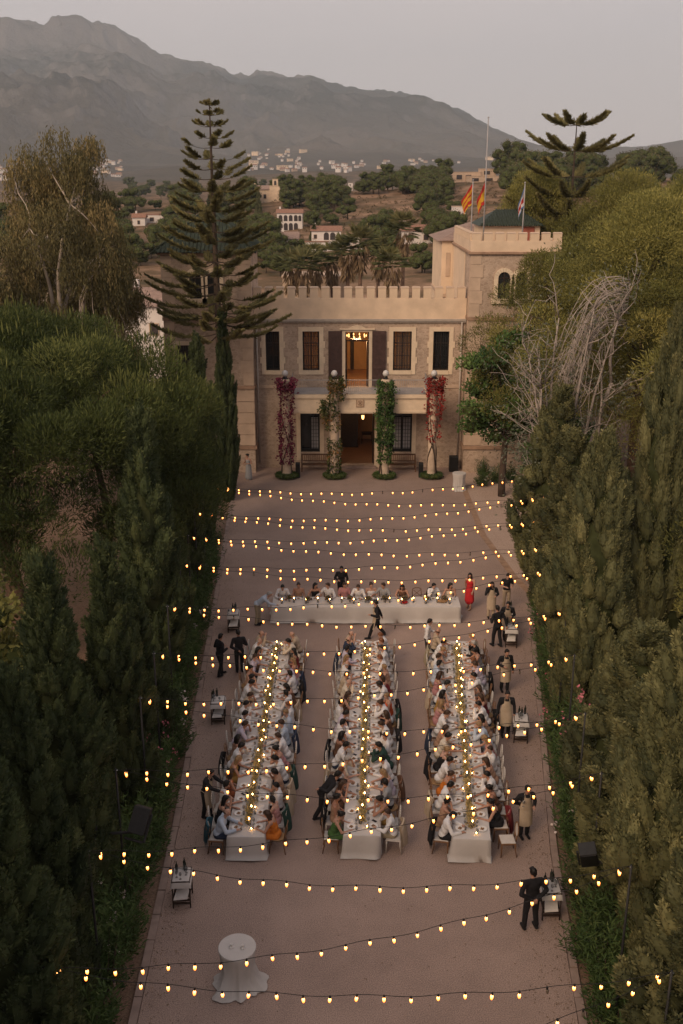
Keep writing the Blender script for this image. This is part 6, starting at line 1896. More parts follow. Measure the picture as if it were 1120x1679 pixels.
# ---------------------------------------------------------------- table ware (shared meshes)
def ware():
    w = {}
    mb = MB().lathe([(.0, .004), (.08, .004), (.135, .020), (.14, .022), (.135, .026), (.085, .011), (0, .011)], 20); w['plate'] = mb.mesh('plate', M['china'])
    rng = np.random.default_rng(5); mb = MB()
    for i in range(5):
        a = rng.uniform(0, 6.28); ell(mb, (.035 * cos(a), .035 * sin(a), .02), (.032, .024, .014), 8, 5)
    w['food'] = mb.mesh('food', M['food'])
    w['glass'] = MB().lathe([(.033, 0), (.033, .004), (.006, .008), (.005, .085), (.03, .105), (.041, .145), (.034, .2), (.032, .2), (.039, .145), (.028, .107), (0, .09)], 12).mesh('wine_glass', M['glass'])
    w['tumbler'] = MB().lathe([(.03, 0), (.036, .1), (.034, .1), (.028, .008), (0, .008)], 12).mesh('tumbler', M['glass'])
    mb = MB()
    for x in (-.175, .175, .195): mb.box(x - .006, x + .006, -.09, .09, .002, .006); mb.box(x - .011, x + .011, .06, .1, .002, .007)
    w['cutlery'] = mb.mesh('cutlery', M['steel'])
    mb = MB(); vs = []; fs = []
    for j in range(6):
        for i in range(8): vs.append(((i / 7 - .5) * .24, (j / 5 - .5) * .16 + .02 * sin(i), .008 + .022 * (sin(i * 1.7 + j) * .5 + .5)))
    for j in range(5):
        for i in range(7): fs.append((j * 8 + i, j * 8 + i + 1, j * 8 + 9 + i, j * 8 + 8 + i))
    mb.add(vs, fs, 0, True); w['napkin'] = mb.mesh('napkin', M['napkin'])
    w['phone'] = MB().box(-.037, .037, -.075, .075, .001, .011, 0, .003).mesh('phone', M['phone'])
    w['bottle'] = MB().lathe([(.037, 0), (.038, .19), (.03, .22), (.014, .25), (.013, .31), (.015, .312), (0, .313)], 12).mesh('bottle', M['bottle'])
    w['menu'] = MB().box(-.05, .05, -.1, .1, .002, .005).mesh('menu_card', M['menu'])
    w['cyl'] = MB().lathe([(.045, 0), (.046, .2), (.043, .2), (.042, .01), (0, .01)], 14).mesh('candle_glass', M['glass'])
    w['stick'] = MB().lathe([(.019, .01), (.018, .16), (.0, .165)], 10).mesh('candle_wax', M['wax'])
    w['flame'] = MB().lathe([(.0, .165), (.012, .18), (.015, .195), (.008, .22), (0, .24)], 8).mesh('candle_flame', M['flame'])
    w['tea'] = MB().lathe([(.03, 0), (.034, .06), (.031, .06), (.028, .03), (0, .03)], 12).mesh('tealight_glass', M['glass'])
    w['teaf'] = MB().lathe([(.0, .03), (.012, .042), (.013, .055), (0, .085)], 8).mesh('tealight_flame', M['flame'])
    return w
WR = ware()
def place_ware(key, loc, rz, label, cat, group, name=None, extra=()):
    o = link(name or key, WR[key]); o.location = loc; o.rotation_euler = (0, 0, rz); tag(o, label, cat, group)
    for nm, k in extra: link(nm, WR[k], o)
    return o
def garland_mesh(L, seed):
    rng = np.random.default_rng(seed); k = int(L * 300)
    x = rng.uniform(-L / 2, L / 2, k); y = rng.normal(size=k) * .042 * (1 + .5 * np.sin(x * 3 + seed)); z = np.abs(rng.normal(size=k)) * .055 * (1 + .6 * np.sin(x * 4.3)) + .01
    P = np.stack([x, y, z], -1); D = np.stack([rng.normal(size=k), rng.normal(size=k) * 1.0, rng.uniform(.1, 1.1, k)], -1)
    return quads_mesh('garland', leaves(P, D, rng.uniform(.06, .13, k), .045, rng), np.clip(.5 + rng.normal(size=k) * .25, 0, 1), M['lf_gar'])
M['lf_gar'] = leafmat('garland_leaves', (.28, .23, .10), (.50, .39, .18), (.66, .52, .28), .35, .05)

NS = 18
TABLES = [  # near centre, far centre, name used in labels
    ((-2.64, 23.46), (-2.50, 35.75), 'pine-side table'), ((.57, 23.52), (.96, 35.78), 'middle table'), ((3.58, 23.36), (4.47, 35.78), 'cypress-side table')]
# guests from the near end of each table: (kind, top, bottom, hair, hair colour, skin, jacket colour on chair)
def G(s):
    out = []
    for q in s.split(';'):
        f = q.split()
        out.append(f)
    return out
LISTS = {
 (0, -1): 'shirt blue navy bald brown 0 teal;dress black - long dark 1 -;tee white grey short dark 1 -;dress rust - long brown 2 -;dress mustard - long fair 1 -;shirt white black short dark 0 black;dress tan - long dark 2 -;tee lilac beige short brown 1 -;shirt white grey short dark 1 -;shirt white beige short dark 0 -;tee beige grey short brown 1 -;shirt white black short dark 2 -;dress cream - bun dark 0 -;dress tan - bun dark 1 -;tee lilac navy short brown 0 -;dress brown - long dark 1 -;shirt white grey bald grey 0 -;shirt beige khaki bald brown 0 -',
 (0, 1): 'dress orange - long brown 1 -;dress pink - bun dark 0 dgreen;shirt white black short dark 0 beige;tee tan beige short dark 1 beige;shirt white navy short dark 1 dgreen;dress rose - bun dark 1 -;shirt white grey short brown 0 -;tee blue navy short brown 0 navy;shirt blue grey short fair 0 -;tee white beige short ginger 0 -;shirt white grey short dark 1 beige;dress brown - long dark 1 -;shirt white black short dark 2 black;tee lilac grey short grey 3 navy;dress pink - long fair 1 -;dress wine - long dark 2 -;shirt cream khaki short dark 1 -;tee beige brown bald fair 0 -',
 (1, -1): 'dress green - bun dark 1 -;dress tan - bun dark 2 black;dress brown - long brown 1 -;tee white grey short ginger 0 -;tee cream khaki short grey 0 beige;shirt white navy short dark 1 -;dress brown - long dark 2 black;shirt white grey short dark 0 -;tee lilac beige short dark 1 -;shirt white navy short dark 1 -;dress brown - long brown 0 -;shirt cream khaki bald grey 0 -;tee beige brown short brown 1 -;tee white grey bald grey 0 -;dress cream - long fair 1 -;shirt lilac navy short dark 1 navy;shirt navy black bald brown 0 -;tee beige grey bald brown 0 -',
 (1, 1): 'shirt white khaki short brown 0 beige;dress mustard - bun dark 2 -;shirt grey black short dark 1 -;dress lilac - long fair 0 brown;shirt white navy short dark 1 -;shirt dgreen black short dark 1 -;tee white grey short brown 0 -;shirt white beige short brown 0 black;dress brown - long brown 1 -;shirt white navy short brown 1 dgreen;dress redorange - bun fair 0 black;shirt white black short dark 4 -;dress wine - long brown 1 -;dress tan - bun fair 0 -;tee white grey short ginger 0 -;shirt white navy short brown 0 -;tee grey beige short ginger 0 -;shirt white grey short ginger 0 -',
 (2, -1): 'shirt white black short dark 1 black;dress tan - bun dark 1 -;shirt white grey short dark 1 beige;dress orange - bun brown 1 -;shirt white beige short dark 2 -;dress black - bun fair 0 black;tee cream khaki short dark 1 -;dress tan - long brown 1 navy;shirt white grey short brown 0 -;dress rose - long fair 0 -;dress mustard - long dark 1 -;shirt white navy short dark 1 beige;dress rose - long brown 1 -;tee blue grey short dark 0 -;shirt white beige short brown 1 -;dress cream - bun fair 0 -;shirt white navy short dark 2 khaki;tee beige black bald brown 1 -',
 (2, 1): 'none;dress black - bun dark 1 wine;dress brown - bun dark 2 -;shirt white black short dark 1 -;dress tan - long brown 1 -;shirt white grey short brown 0 -;dress rose - long fair 0 -;shirt blue grey short fair 0 -;dress tan - long dark 1 -;shirt white navy short dark 1 black;dress wine - long brown 1 -;dress tan - long brown 0 -;shirt white grey short dark 1 -;tee lilac grey short brown 0 black;dress redorange - short ginger 0 -;dress grey - bun dark 1 -;shirt black navy short grey 0 -;dress cream - bun fair 0 -'}
rnd = random.Random(9)
def guest_label(f, where):
    g = {'short': 'short %s hair', 'long': 'long %s hair', 'bun': '%s bun', 'bald': 'thinning %s hair'}[f[3]]
    hair = g % {'dark': 'black', 'brown': 'brown', 'fair': 'fair', 'grey': 'grey', 'ginger': 'ginger'}[f[4]]
    wear = 'dress' if f[0] == 'dress' else ('shirt' if f[0] == 'shirt' else 'tee')
    return 'guest, %s %s, %s, %s' % (WORD[f[1]], wear, hair, where)
TH_ = .75
for ti, ((nx, ny), (fx, fy), tname) in enumerate(TABLES):
    dv = Vector((fx - nx, fy - ny, 0)); L = dv.length; rz = atan2(dv.y, dv.x); u = dv.normalized(); w = Vector((u.y, -u.x, 0))      # w to the right
    mid = Vector(((nx + fx) / 2, (ny + fy) / 2, 0)); W = 1.02
    table(L, W, TH_, mid, rz, 'long trestle under the white cloth of the %s' % tname, 'white linen cloth draped over the %s down to the gravel' % tname, 600 + ti)
    for side in (-1, 1):
        sname = 'pine flank' if side < 0 else 'cypress flank'
        fl = G(LISTS[(ti, side)])
        for i in range(NS):
            f = fl[i]; d = .42 + i * (L - .75) / (NS - 1) + rnd.uniform(-.05, .05)
            base = Vector((nx, ny, 0)) + u * d
            where = "%s from head table, %s's %s" % (ordinal(NS - i), tname, sname)
            cdist = W / 2 + .30 + rnd.uniform(-.03, .07)
            faz = atan2((-w * side).y, (-w * side).x) - pi / 2 + rnd.uniform(-.12, .12)
            pos = base + w * side * cdist
            empty_seat = f[0] == 'none'
            ck = 'white' if rnd.random() < .62 else ('wood' if rnd.random() < .55 else 'cross')
            if ti == 2 and side == 1 and i < 3: ck = 'wood'
            if ti == 1 and side == 1 and i == 0: ck = 'white'
            if ti == 0 and side == 1 and i == 0: ck = 'cross'
            cp = pos + w * side * (.03 if not empty_seat else .16)
            chair(ck, cp, faz, '%s, %s' % (CHW[ck], where), 'chairs at the %s' % tname)
            # place setting
            pl = base + w * side * (W / 2 - .2)
            place_ware('plate', (pl.x, pl.y, TH_ + .001), faz, 'white dinner plate with food, ' + where, 'plate', 'plates on the %s' % tname, 'dinner_plate', (('food', 'food'),))
            if i % 2 == 0 or rnd.random() < .3:
                q = pl + w * side * -.14 + u * rnd.uniform(.1, .16)
                place_ware('glass', (q.x, q.y, TH_ + .001), 0, 'stemmed wine glass, ' + where, 'glass', 'wine glasses on the %s' % tname, 'wine_glass')
            q = pl + w * side * -.15 - u * rnd.uniform(.04, .12)
            place_ware('tumbler', (q.x, q.y, TH_ + .001), 0, 'clear water tumbler, ' + where, 'glass', 'tumblers on the %s' % tname, 'tumbler')
            k = rnd.random()
            q = pl + u * .245 + w * side * rnd.uniform(-.04, .05)
            if k < .35: place_ware('napkin', (q.x, q.y, TH_ + .001), rnd.uniform(0, 3), 'crumpled white napkin, ' + where, 'napkin', 'napkins on the %s' % tname, 'napkin')
            elif k < .5: place_ware('phone', (q.x, q.y, TH_ + .001), rnd.uniform(0, 3), 'black phone on cloth, ' + where, 'phone', 'phones on the %s' % tname, 'phone')
            elif k < .6: place_ware('menu', (q.x, q.y, TH_ + .001), rnd.uniform(0, 3), 'brown menu card, ' + where, 'menu', 'menus on the %s' % tname, 'menu_card')
            if empty_seat: continue
            kit = SP[rnd.choice([0, 1, 2, 3, 4, 5, 6, 7, 0, 4])]
            sc = rnd.uniform(.97, 1.05) * (.95 if f[0] == 'dress' else 1.0)
            dress_person(kit, f[0], f[1], f[2] if f[2] != '-' else 'black', f[3], f[4], int(f[5]), guest_label(f, where), 'guests at the %s' % tname, pos + w * side * -.0, faz, sc)
            if f[6] != '-':
                j = link('jacket', JK); j.location = cp; j.rotation_euler = (0, 0, faz); setmat(j, cloth(C[f[6]])); j.scale = (1, 1, 1.02)
                tag(j, '%s garment over chair, %s' % (WORD[f[6]], where), 'jacket', 'jackets over the chairs')
    # garland, candles, tealights, bottles
    g = link('garland', garland_mesh(L - 1.0, 700 + ti)); g.location = mid + Vector((0, 0, TH_ + .004)); g.rotation_euler = (0, 0, rz)
    tag(g, 'runner of dried greenery down the centre of the %s' % tname, 'garland', None)
    for i in range(20):
        d = .55 + i * (L - 1.0) / 19; p = Vector((nx, ny, 0)) + u * d + w * rnd.uniform(-.07, .07)
        place_ware('cyl', (p.x, p.y, TH_ + .002), 0, 'lit candle in tall glass, %s from head table, %s' % (ordinal(20 - i), tname), 'candle', 'candles on the %s' % tname, 'candle', (('wax', 'stick'), ('flame', 'flame')))
    for i in range(13):
        d = .3 + i * (L - .6) / 12 + rnd.uniform(-.15, .15); p = Vector((nx, ny, 0)) + u * d + w * rnd.choice([-1, 1]) * rnd.uniform(.12, .17)
        place_ware('tea', (p.x, p.y, TH_ + .002), 0, 'small lit tealight, %s from head table, %s' % (ordinal(13 - i), tname), 'candle', 'tealights on the %s' % tname, 'tealight', (('flame', 'teaf'),))

# ---------------------------------------------------------------- head table
hx0, hx1, hy0, hy1 = -2.94, 5.04, 39.05, 40.15
table(hx1 - hx0, hy1 - hy0, TH_, Vector(((hx0 + hx1) / 2, (hy0 + hy1) / 2, 0)), 0, 'long trestle under the white cloth of the head table', 'white linen cloth draped over the head table across the court', 610)
HEAD = [(-2.55, 'shirt white grey short dark 1', 0), (-1.85, 'dress tan - bun brown 1', 5), (-1.15, 'dress black - long dark 1', 3), (-.55, 'shirt white black short brown 0', 2), (.12, 'tee rose beige short brown 1', 5), (.75, 'shirt white grey short brown 0', 0),
        (1.28, 'dress white - bun brown 0', 5), (1.85, 'tee grey grey short brown 1', 2), (2.65, 'dress brown - long dark 1', 6), (3.95, 'shirt white black short dark 1', 7), (4.7, 'dress cream - long dark 1', 3)]
for i, (x, s, pz) in enumerate(HEAD):
    f = s.split(); y = hy1 + .23
    where = '%s from pine end of head table' % ORD[i]
    dress_person(SP[pz], f[0], f[1], f[2] if f[2] != '-' else 'black', f[3], f[4], int(f[5]), guest_label(f, where), 'guests at the head table', (x, y, 0), pi + rnd.uniform(-.15, .15), 1.0)
    chair('cross', (x, y + .03, 0), pi, 'wooden cross back chair, %s' % where, 'chairs at the head table')
chair('cross', (3.3, hy1 + .34, 0), pi, 'empty wooden cross back chair at the head table', 'chairs at the head table')
j = link('jacket', JK); j.location = (3.95, hy1 + .27, 0); j.rotation_euler = (0, 0, pi); setmat(j, cloth(C['black'])); tag(j, 'black jacket hung over a cross back chair at the head table', 'jacket', 'jackets over the chairs')
for i in range(11):
    x = HEAD[i][0]
    place_ware('plate', (x, hy1 - .22, TH_ + .001), 0, 'white dinner plate with food, %s from pine end of head table' % ordinal(i + 1), 'plate', 'plates on the head table', 'dinner_plate', (('food', 'food'),))
    place_ware('glass', (x + .17, hy1 - .34, TH_ + .001), 0, 'stemmed wine glass, %s from pine end of head table' % ordinal(i + 1), 'glass', 'wine glasses on the head table', 'wine_glass')
    place_ware('tumbler', (x - .14, hy1 - .36, TH_ + .001), 0, 'clear water tumbler, %s from pine end of head table' % ordinal(i + 1), 'glass', 'tumblers on the head table', 'tumbler')
for i in range(15):
    place_ware('cyl', (hx0 + .4 + i * .51, hy0 + .38 + .12 * (i % 2), TH_ + .002), 0, 'lit candle in tall glass, %s from pine end of head table' % ordinal(i + 1), 'candle', 'candles on the head table', 'candle', (('wax', 'stick'), ('flame', 'flame')))
M['bloom'] = leafmat('bouquet_flowers', (.10, .12, .05), (.22, .16, .10), (.46, .26, .22))
rng = np.random.default_rng(640)
cl = [(0, 0, .19, .11, .11, .08, .5)]
bq = crown_mesh('bouquet', cl, 17000, .055, .05, 641, M['bloom'], .7, up=.3, low=-.8)
vase = MB().lathe([(.045, 0), (.055, .06), (.035, .13), (.04, .15)], 12).mesh('vase', M['glass'])
for i in range(9):
    v = empty('flower_vase', (hx0 + .75 + i * .82 + rnd.uniform(-.1, .1), hy0 + .52 + rnd.uniform(-.1, .1), TH_ + .001), rnd.random() * 6, 'small vase with loose bouquet, %s from pine end of head table' % ordinal(i + 1), 'vase', 'vases on the head table')
    link('vase', vase, v); link('bouquet', bq, v)
# serving dishes near the red bowl
rb = link('bowl', MB().lathe([(.08, 0), (.16, .05), (.17, .055), (.15, .05), (.07, .012), (0, .012)], 18).mesh('bowl', cloth(C['red']))); rb.location = (2.66, hy0 + .42, TH_ + .002); tag(rb, 'red bowl on the head table in front of the dark haired guest', 'bowl')
br = MB(); ell(br, (0, 0, .07), (.24, .13, .07), 14, 8); b2 = link('bread_loaf', br.mesh('bread', mat('bread_crust', (.26, .15, .07), .8, .2, 8))); b2.location = (4.3, hy0 + .5, TH_); tag(b2, 'large brown loaf at the tall cypress end of the head table', 'bread')
# ================================================================== STANDING PEOPLE
def apron_mesh(p):
    """bib apron: a curved cloth over chest and thighs"""
    mb = MB(); nu, nv = 12, 14; vs = []; fs = []
    top = p.chest + p.R @ Vector((0, .0, .10)); kn = (p.kn[0] + p.kn[1]) / 2 + Vector((0, 0, -.02))
    for j in range(nv + 1):
        v = j / nv
        c = top.lerp(p.hip, v / .5) if v < .5 else p.hip.lerp(kn, (v - .5) / .5)
        hw = .115 + .09 * min(1, v / .35); off = .155 + (.02 if v > .5 else 0)
        if v > .5: hw = .21; off = .16 + .02 * v
        for i in range(nu + 1):
            a = (i / nu - .5) * 2; ang = a * 1.15
            vs.append(c + p.R @ Vector((hw * sin(ang) * 1.05, off * cos(ang) + .012 * sin(i * 1.7) * max(0, v - .5), 0)))
    for j in range(nv):
        for i in range(nu): fs.append((j * (nu + 1) + i, j * (nu + 1) + i + 1, (j + 1) * (nu + 1) + i + 1, (j + 1) * (nu + 1) + i))
    n = len(vs); vs2 = [v - p.R @ Vector((0, .012, 0)) for v in vs]
    mb.add(vs, fs, 0, True); mb.add(vs2, [f[::-1] for f in fs], 0, True)
    for sg in (-1, 1): mb.tube([top + p.R @ Vector((sg * .09, .13, 0)), p.neck + p.R @ Vector((sg * .07, .02, .0)), p.neck + p.R @ Vector((0, -.085, -.02))], .010, 5)
    mb.tube([p.hip + p.R @ Vector((-.2, .06, .08)), p.hip + p.R @ Vector((-.15, -.13, .08)), p.hip + p.R @ Vector((.15, -.13, .08)), p.hip + p.R @ Vector((.2, .06, .08))], .010, 5)
    return mb.mesh('apron', M['linen'])
def stander(p, kind, top, bottom, hair, hc, skin, label, xy, rz, sc=1.0, apron=None, long=False, group=None):
    k = Kit(p, True, long)
    o = dress_person(k, kind, top, bottom, hair, hc, skin, label, group, (xy[0], xy[1], 0), rz, sc)
    if apron: setmat(link('apron', k['apron'], o), cloth(C[apron]))
    return o
FRONT = pi          # faces the camera
W_ = 'staff serving dinner'
stander(standing(.0, .03, .0, .3, .2, ('bent', 'back')), 'shirt', 'black', 'black', 'short', 'dark', 1, 'waiter in beige apron holding a glass beside the cypress-side table', (5.23, 24.5), FRONT + .25, 1.0, 'beige', group=W_)
gl = link('wine_glass', WR['glass']); gl.location = (5.12, 24.26, 1.17); tag(gl, 'wine glass held by the waiter in the beige apron', 'glass')
stander(standing(.05, .0, .0, .35, .0, ('back', 'back'), side=.05, w=1.1), 'shirt', 'black', 'black', 'short', 'dark', 1, 'waiter dressed all in black seen from behind by the nearest serving stand', (4.75, 20.75), .25, 1.03, group=W_)
stander(standing(.0, .03, .0, .0, .25, (None, None)), 'shirt', 'black', 'black', 'short', 'dark', 1, 'waiter in beige apron with hands down behind the second serving stand', (5.54, 30.0), FRONT, 1.0, 'beige', group=W_)
stander(standing(.1, .03, .1, .1, .2, (None, 'bent')), 'shirt', 'black', 'black', 'short', 'dark', 1, 'waiter in beige apron walking along the tall cypress side', (5.99, 33.1), FRONT + .1, 1.0, 'beige', group=W_)
stander(standing(.3, .05, .0, .0, .0, ('bent', 'swingb'), w=1.08), 'shirt', 'black', 'black', 'short', 'dark', 1, 'man all in black walking away between the standing staff', (6.26, 36.8), .5, 1.02, group=W_)
stander(standing(.05, .03, .0, -.2, .3, ('bent', 'bent')), 'shirt', 'black', 'black', 'short', 'dark', 1, 'waiter in beige apron standing beside the far serving stand', (6.75, 37.5), FRONT - .1, .98, 'beige', group=W_)
stander(standing(.05, .0, .0, .2, .1, ('bent', 'face')), 'shirt', 'black', 'beige', 'long', 'dark', 1, 'long haired waitress in beige apron touching her face', (6.40, 39.6), FRONT, .97, 'beige', group=W_)
stander(standing(.05, .0, .0, .1, .6, ('bent', 'bent')), 'tee', 'black', 'beige', 'short', 'dark', 0, 'woman in black vest and beige trousers looking down at her phone', (7.21, 40.6), FRONT + .2, .97, group=W_)
stander(standing(.25, .0, .0, .3, .1, ('swingf', 'swingb')), 'dress', 'red', 'black', 'long', 'dark', 1, 'woman in a red dress walking past the end of the head table', (5.6, 40.6), FRONT - .5, .97)
stander(standing(.75, .05, .0, .0, .0, ('bent', 'swingb'), hipz=.89), 'shirt', 'black', 'black', 'short', 'dark', 1, 'waiter in beige apron striding between the head table and the middle table', (1.45, 37.6), pi / 2, 1.0, 'beige', group=W_)
stander(standing(.1, .85, .0, .0, .0, ('knee', 'reach')), 'shirt', 'blue', 'khaki', 'short', 'grey', 0, 'man in light blue shirt and khaki trousers bending over the end of the head table', (-3.55, 38.9), -pi / 2 - .1, 1.02)
stander(standing(.0, .05, .0, .2, .1, ('back', 'bent')), 'shirt', 'black', 'black', 'short', 'dark', 2, 'waiter all in black seen from behind at the stone pine hedge', (-3.89, 34.6), .3, 1.0, group=W_)
stander(standing(.3, .05, .0, .0, .1, ('bent', 'bent')), 'shirt', 'black', 'black', 'short', 'dark', 1, 'waiter in black half hidden by the stone pine hedge', (-4.6, 34.3), -.9, 1.0, group=W_)
stander(standing(.15, .22, .0, .1, .3, ('reach', 'reach')), 'shirt', 'black', 'black', 'bun', 'dark', 1, 'waitress in black with a beige apron leaning towards the pine-side table', (-3.98, 25.4), -pi / 2 - .35, .98, 'beige', group=W_)
stander(standing(.55, .75, .0, .0, .0, ('reach', 'back'), hipz=.88), 'shirt', 'black', 'black', 'short', 'dark', 1, 'waiter in black bending over guests of the middle table to serve', (-.58, 25.35), -pi / 2 + .25, 1.02, group=W_)
stander(standing(.0, .05, .0, .2, .1, ('bent', None)), 'shirt', 'white', 'black', 'short', 'dark', 1, 'man in white shirt and black trousers standing at the far end of the cypress-side table', (3.35, 35.7), -pi / 2 - .2, 1.0)
stander(standing(.0, .05, .0, .0, .1, (None, 'bent')), 'shirt', 'black', 'black', 'short', 'dark', 1, 'waiter in black standing behind the guests of the head table', (.0, 41.4), FRONT, .98, group=W_)
stander(standing(.0, .05, .0, -.5, .2, ('bent', 'bent')), 'dress', 'grey', 'black', 'bun', 'dark', 1, 'woman in a long pale dress standing alone beneath the tower', (-5.8, 60.4), FRONT - .7, .97, None, True)

# ================================================================== SERVING STANDS
def serving_stand(x, y, rz, label, seed):
    r = random.Random(seed)
    s = empty('serving_stand', (x, y, 0), rz, label, 'serving stand', 'serving stands along the hedges')
    W, D, H = .44, .56, .82
    for sx in (-1, 1):
        for sy in (-1, 1):
            MB().tube([(sx * W / 2, sy * D / 2, 0), (sx * W / 2, sy * D / 2, H - .02)], .018, 6).build('leg', M['darkwood'], s)
    for z in (.12, .22):
        MB().box(-W / 2, W / 2, -D / 2 - .012, -D / 2 + .012, z, z + .05).build('rail', M['darkwood'], s)
        MB().box(-W / 2, W / 2, D / 2 - .012, D / 2 + .012, z, z + .05).build('rail', M['darkwood'], s)
    for i in range(6):
        yy = -D / 2 + .04 + i * .1
        MB().box(-W / 2, W / 2, yy, yy + .075, .30, .32).build('shelf_slat', M['darkwood'], s)
    MB().box(-W / 2 - .02, W / 2 + .02, -D / 2 - .02, D / 2 + .02, H - .02, H).build('tray_top', M['darkwood'], s)
    T = Matrix.Translation((x, y, 0)) @ Matrix.Rotation(rz, 4, 'Z')
    def put(o, l): o.location = T @ Vector(l); o.rotation_euler = (0, 0, rz)
    mb = MB(); vs = []; fs = []
    N = 12
    for j in range(N + 1):
        for i in range(N + 1):
            u, v = i / N * 2 - 1, j / N * 2 - 1
            xx, yy = u * (W / 2 + .10), v * (D / 2 + .12); ox, oy = max(0, abs(xx) - W / 2 - .022), max(0, abs(yy) - D / 2 - .022)
            dz = min(.2, (ox + oy) * 1.9); xx = math.copysign(min(abs(xx), W / 2 + .03 + ox * .2), xx); yy = math.copysign(min(abs(yy), D / 2 + .03 + oy * .2), yy)
            vs.append((xx, yy, H + .006 - dz + .004 * sin(i * 2 + j)))
    for j in range(N):
        for i in range(N): fs.append((j * (N + 1) + i, j * (N + 1) + i + 1, (j + 1) * (N + 1) + i + 1, (j + 1) * (N + 1) + i))
    mb.add(vs, fs, 0, True)
    o = link('tray_cloth', mb.mesh('tray_cloth', M['linen'])); put(o, (0, 0, 0)); tag(o, 'white top cloth of the serving stand ' + label.split('bottles ')[1], 'cloth', 'cloths on the serving stands')
    o = link('folded_cloth', MB().add([(-.2, -.38, .30), (.16, -.36, .31), (.2, .05, .42), (-.12, .02, .43), (-.19, -.37, .335), (.15, -.35, .345), (.19, .06, .45), (-.11, .03, .46)], [(3, 2, 1, 0), (4, 5, 6, 7), (0, 1, 5, 4), (1, 2, 6, 5), (2, 3, 7, 6), (3, 0, 4, 7)], 0).mesh('folded_cloth', M['napkin'])); put(o, (0, 0, .02)); tag(o, 'folded cloth on the shelf of the serving stand ' + label.split('bottles ')[1], 'cloth', 'cloths on the serving stands')
    for k in range(3):
        o = link('bottle', WR['bottle']); put(o, (r.uniform(-.2, .2), .1 + .07 * k, H + .012)); tag(o, 'dark wine bottle on the serving stand ' + label.split('bottles ')[1], 'bottle', 'bottles on the serving stands')
    for k in range(4):
        o = link('wine_glass', WR['glass']); put(o, (r.uniform(-.2, .2), -.2 + .08 * k, H + .012)); tag(o, 'wine glass on the serving stand ' + label.split('bottles ')[1], 'glass', 'glasses on the serving stands')
for (x, y, rz, lab) in ((5.34, 21.35, .0, 'dark folding serving stand with bottles next to the waiter in black'), (6.02, 29.8, -.1, 'dark folding serving stand with bottles beside the waiter with hands down'),
                        (6.85, 37.0, -.1, 'dark folding serving stand with bottles where the staff gather'), (7.0, 38.6, -.1, 'dark folding serving stand with bottles behind the gathered staff'),
                        (-4.28, 31.0, .05, 'dark folding serving stand with bottles beside the pine-side table'), (-4.15, 21.8, .05, 'dark folding serving stand with bottles near the draped round table'),
                        (-4.5, 38.4, .05, 'dark folding serving stand with bottles near the head table')):
    serving_stand(x, y, rz, lab, int(y))

# ================================================================== ROUND TABLES WITH LONG CLOTHS
def round_cloth(r, h, seed, pool):
    rng = np.random.default_rng(seed); n = 72; mb = MB(); vs = []; fs = []
    th = np.arange(n) * 2 * pi / n; ph = rng.uniform(0, 6.28, 4)
    wv = np.sin(7 * th + ph[0]) * .5 + np.sin(12 * th + ph[1]) * .35 + np.sin(19 * th + ph[2]) * .2
    rows = [(0, r, 0), (.006, r + .008, 0), (.03, r + .012, .05), (.25, r - .03, .6), (.55, r - .05, 1.0), (h - .24, r - .05, 1.2), (h - .08, r + .07 * pool, 1.7), (h - .02, r + .15 * pool, 2.3)]
    for q, (dz, rr, k) in enumerate(rows):
        for i in range(n):
            bulge = pool * .15 * max(0, sin(3 * th[i] + ph[3])) * (1 if q >= 5 else 0)
            R = rr + .035 * k * wv[i] + bulge
            z = h - dz
            if q >= 6: z = .015 + pool * (.055 if q == 6 else .02) * (1 + wv[i] * .8) + (.05 * pool * max(0, sin(5 * th[i])) if q == 6 else 0)
            vs.append((R * cos(th[i]), R * sin(th[i]), max(.01, z)))
    for q in range(len(rows) - 1):
        for i in range(n):
            j = (i + 1) % n; fs.append((q * n + i, (q + 1) * n + i, (q + 1) * n + j, q * n + j)[::-1])
    mb.add(vs, fs, 0, True); mb.add(vs[:n], [tuple(range(n))], 0)
    return mb.mesh('round_cloth', M['linen'])
for (x, y, h, r, seed, pool, lab) in ((-2.42, 18.95, 1.06, .43, 5, 1.0, 'the open gravel'), (7.09, 58.2, 1.08, .4, 6, .15, 'the paved corner')):
    t = empty('cocktail_table', (x, y, 0), 0, 'tall round table under its cloth on ' + lab, 'table')
    MB().lathe([(.1, h - .03), (r - .02, h - .03), (r - .02, h - .006), (.1, h - .006)], 24).build('table_top', M['wood'], t)
    MB().tube([(0, 0, .03), (0, 0, h - .03)], .04, 8).build('pedestal', M['steel'], t); MB().lathe([(.26, 0), (.26, .02), (.05, .05)], 16).build('base', M['steel'], t)
    c = link('tablecloth', round_cloth(r, h, seed, pool)); c.location = (x, y, 0); tag(c, 'off white cloth round the tall table on ' + lab, 'tablecloth')
cn = MB().lathe([(.0, 0), (.055, 0), (.06, .012), (.02, .018), (.014, .05), (.03, .065), (.03, .10), (.016, .10), (.016, .06), (0, .06)], 14).mesh('candle_holder', M['china'])
for k, (dx, lab) in enumerate(((-.13, 'white ceramic candle holder on the draped round table, pine side one'), (.13, 'white ceramic candle holder on the draped round table, cypress side one'))):
    o = link('candle_holder', cn); o.location = (-2.42 + dx, 18.93 - .03 * k, 1.062); tag(o, lab, 'candle holder', 'candle holders on the draped table')

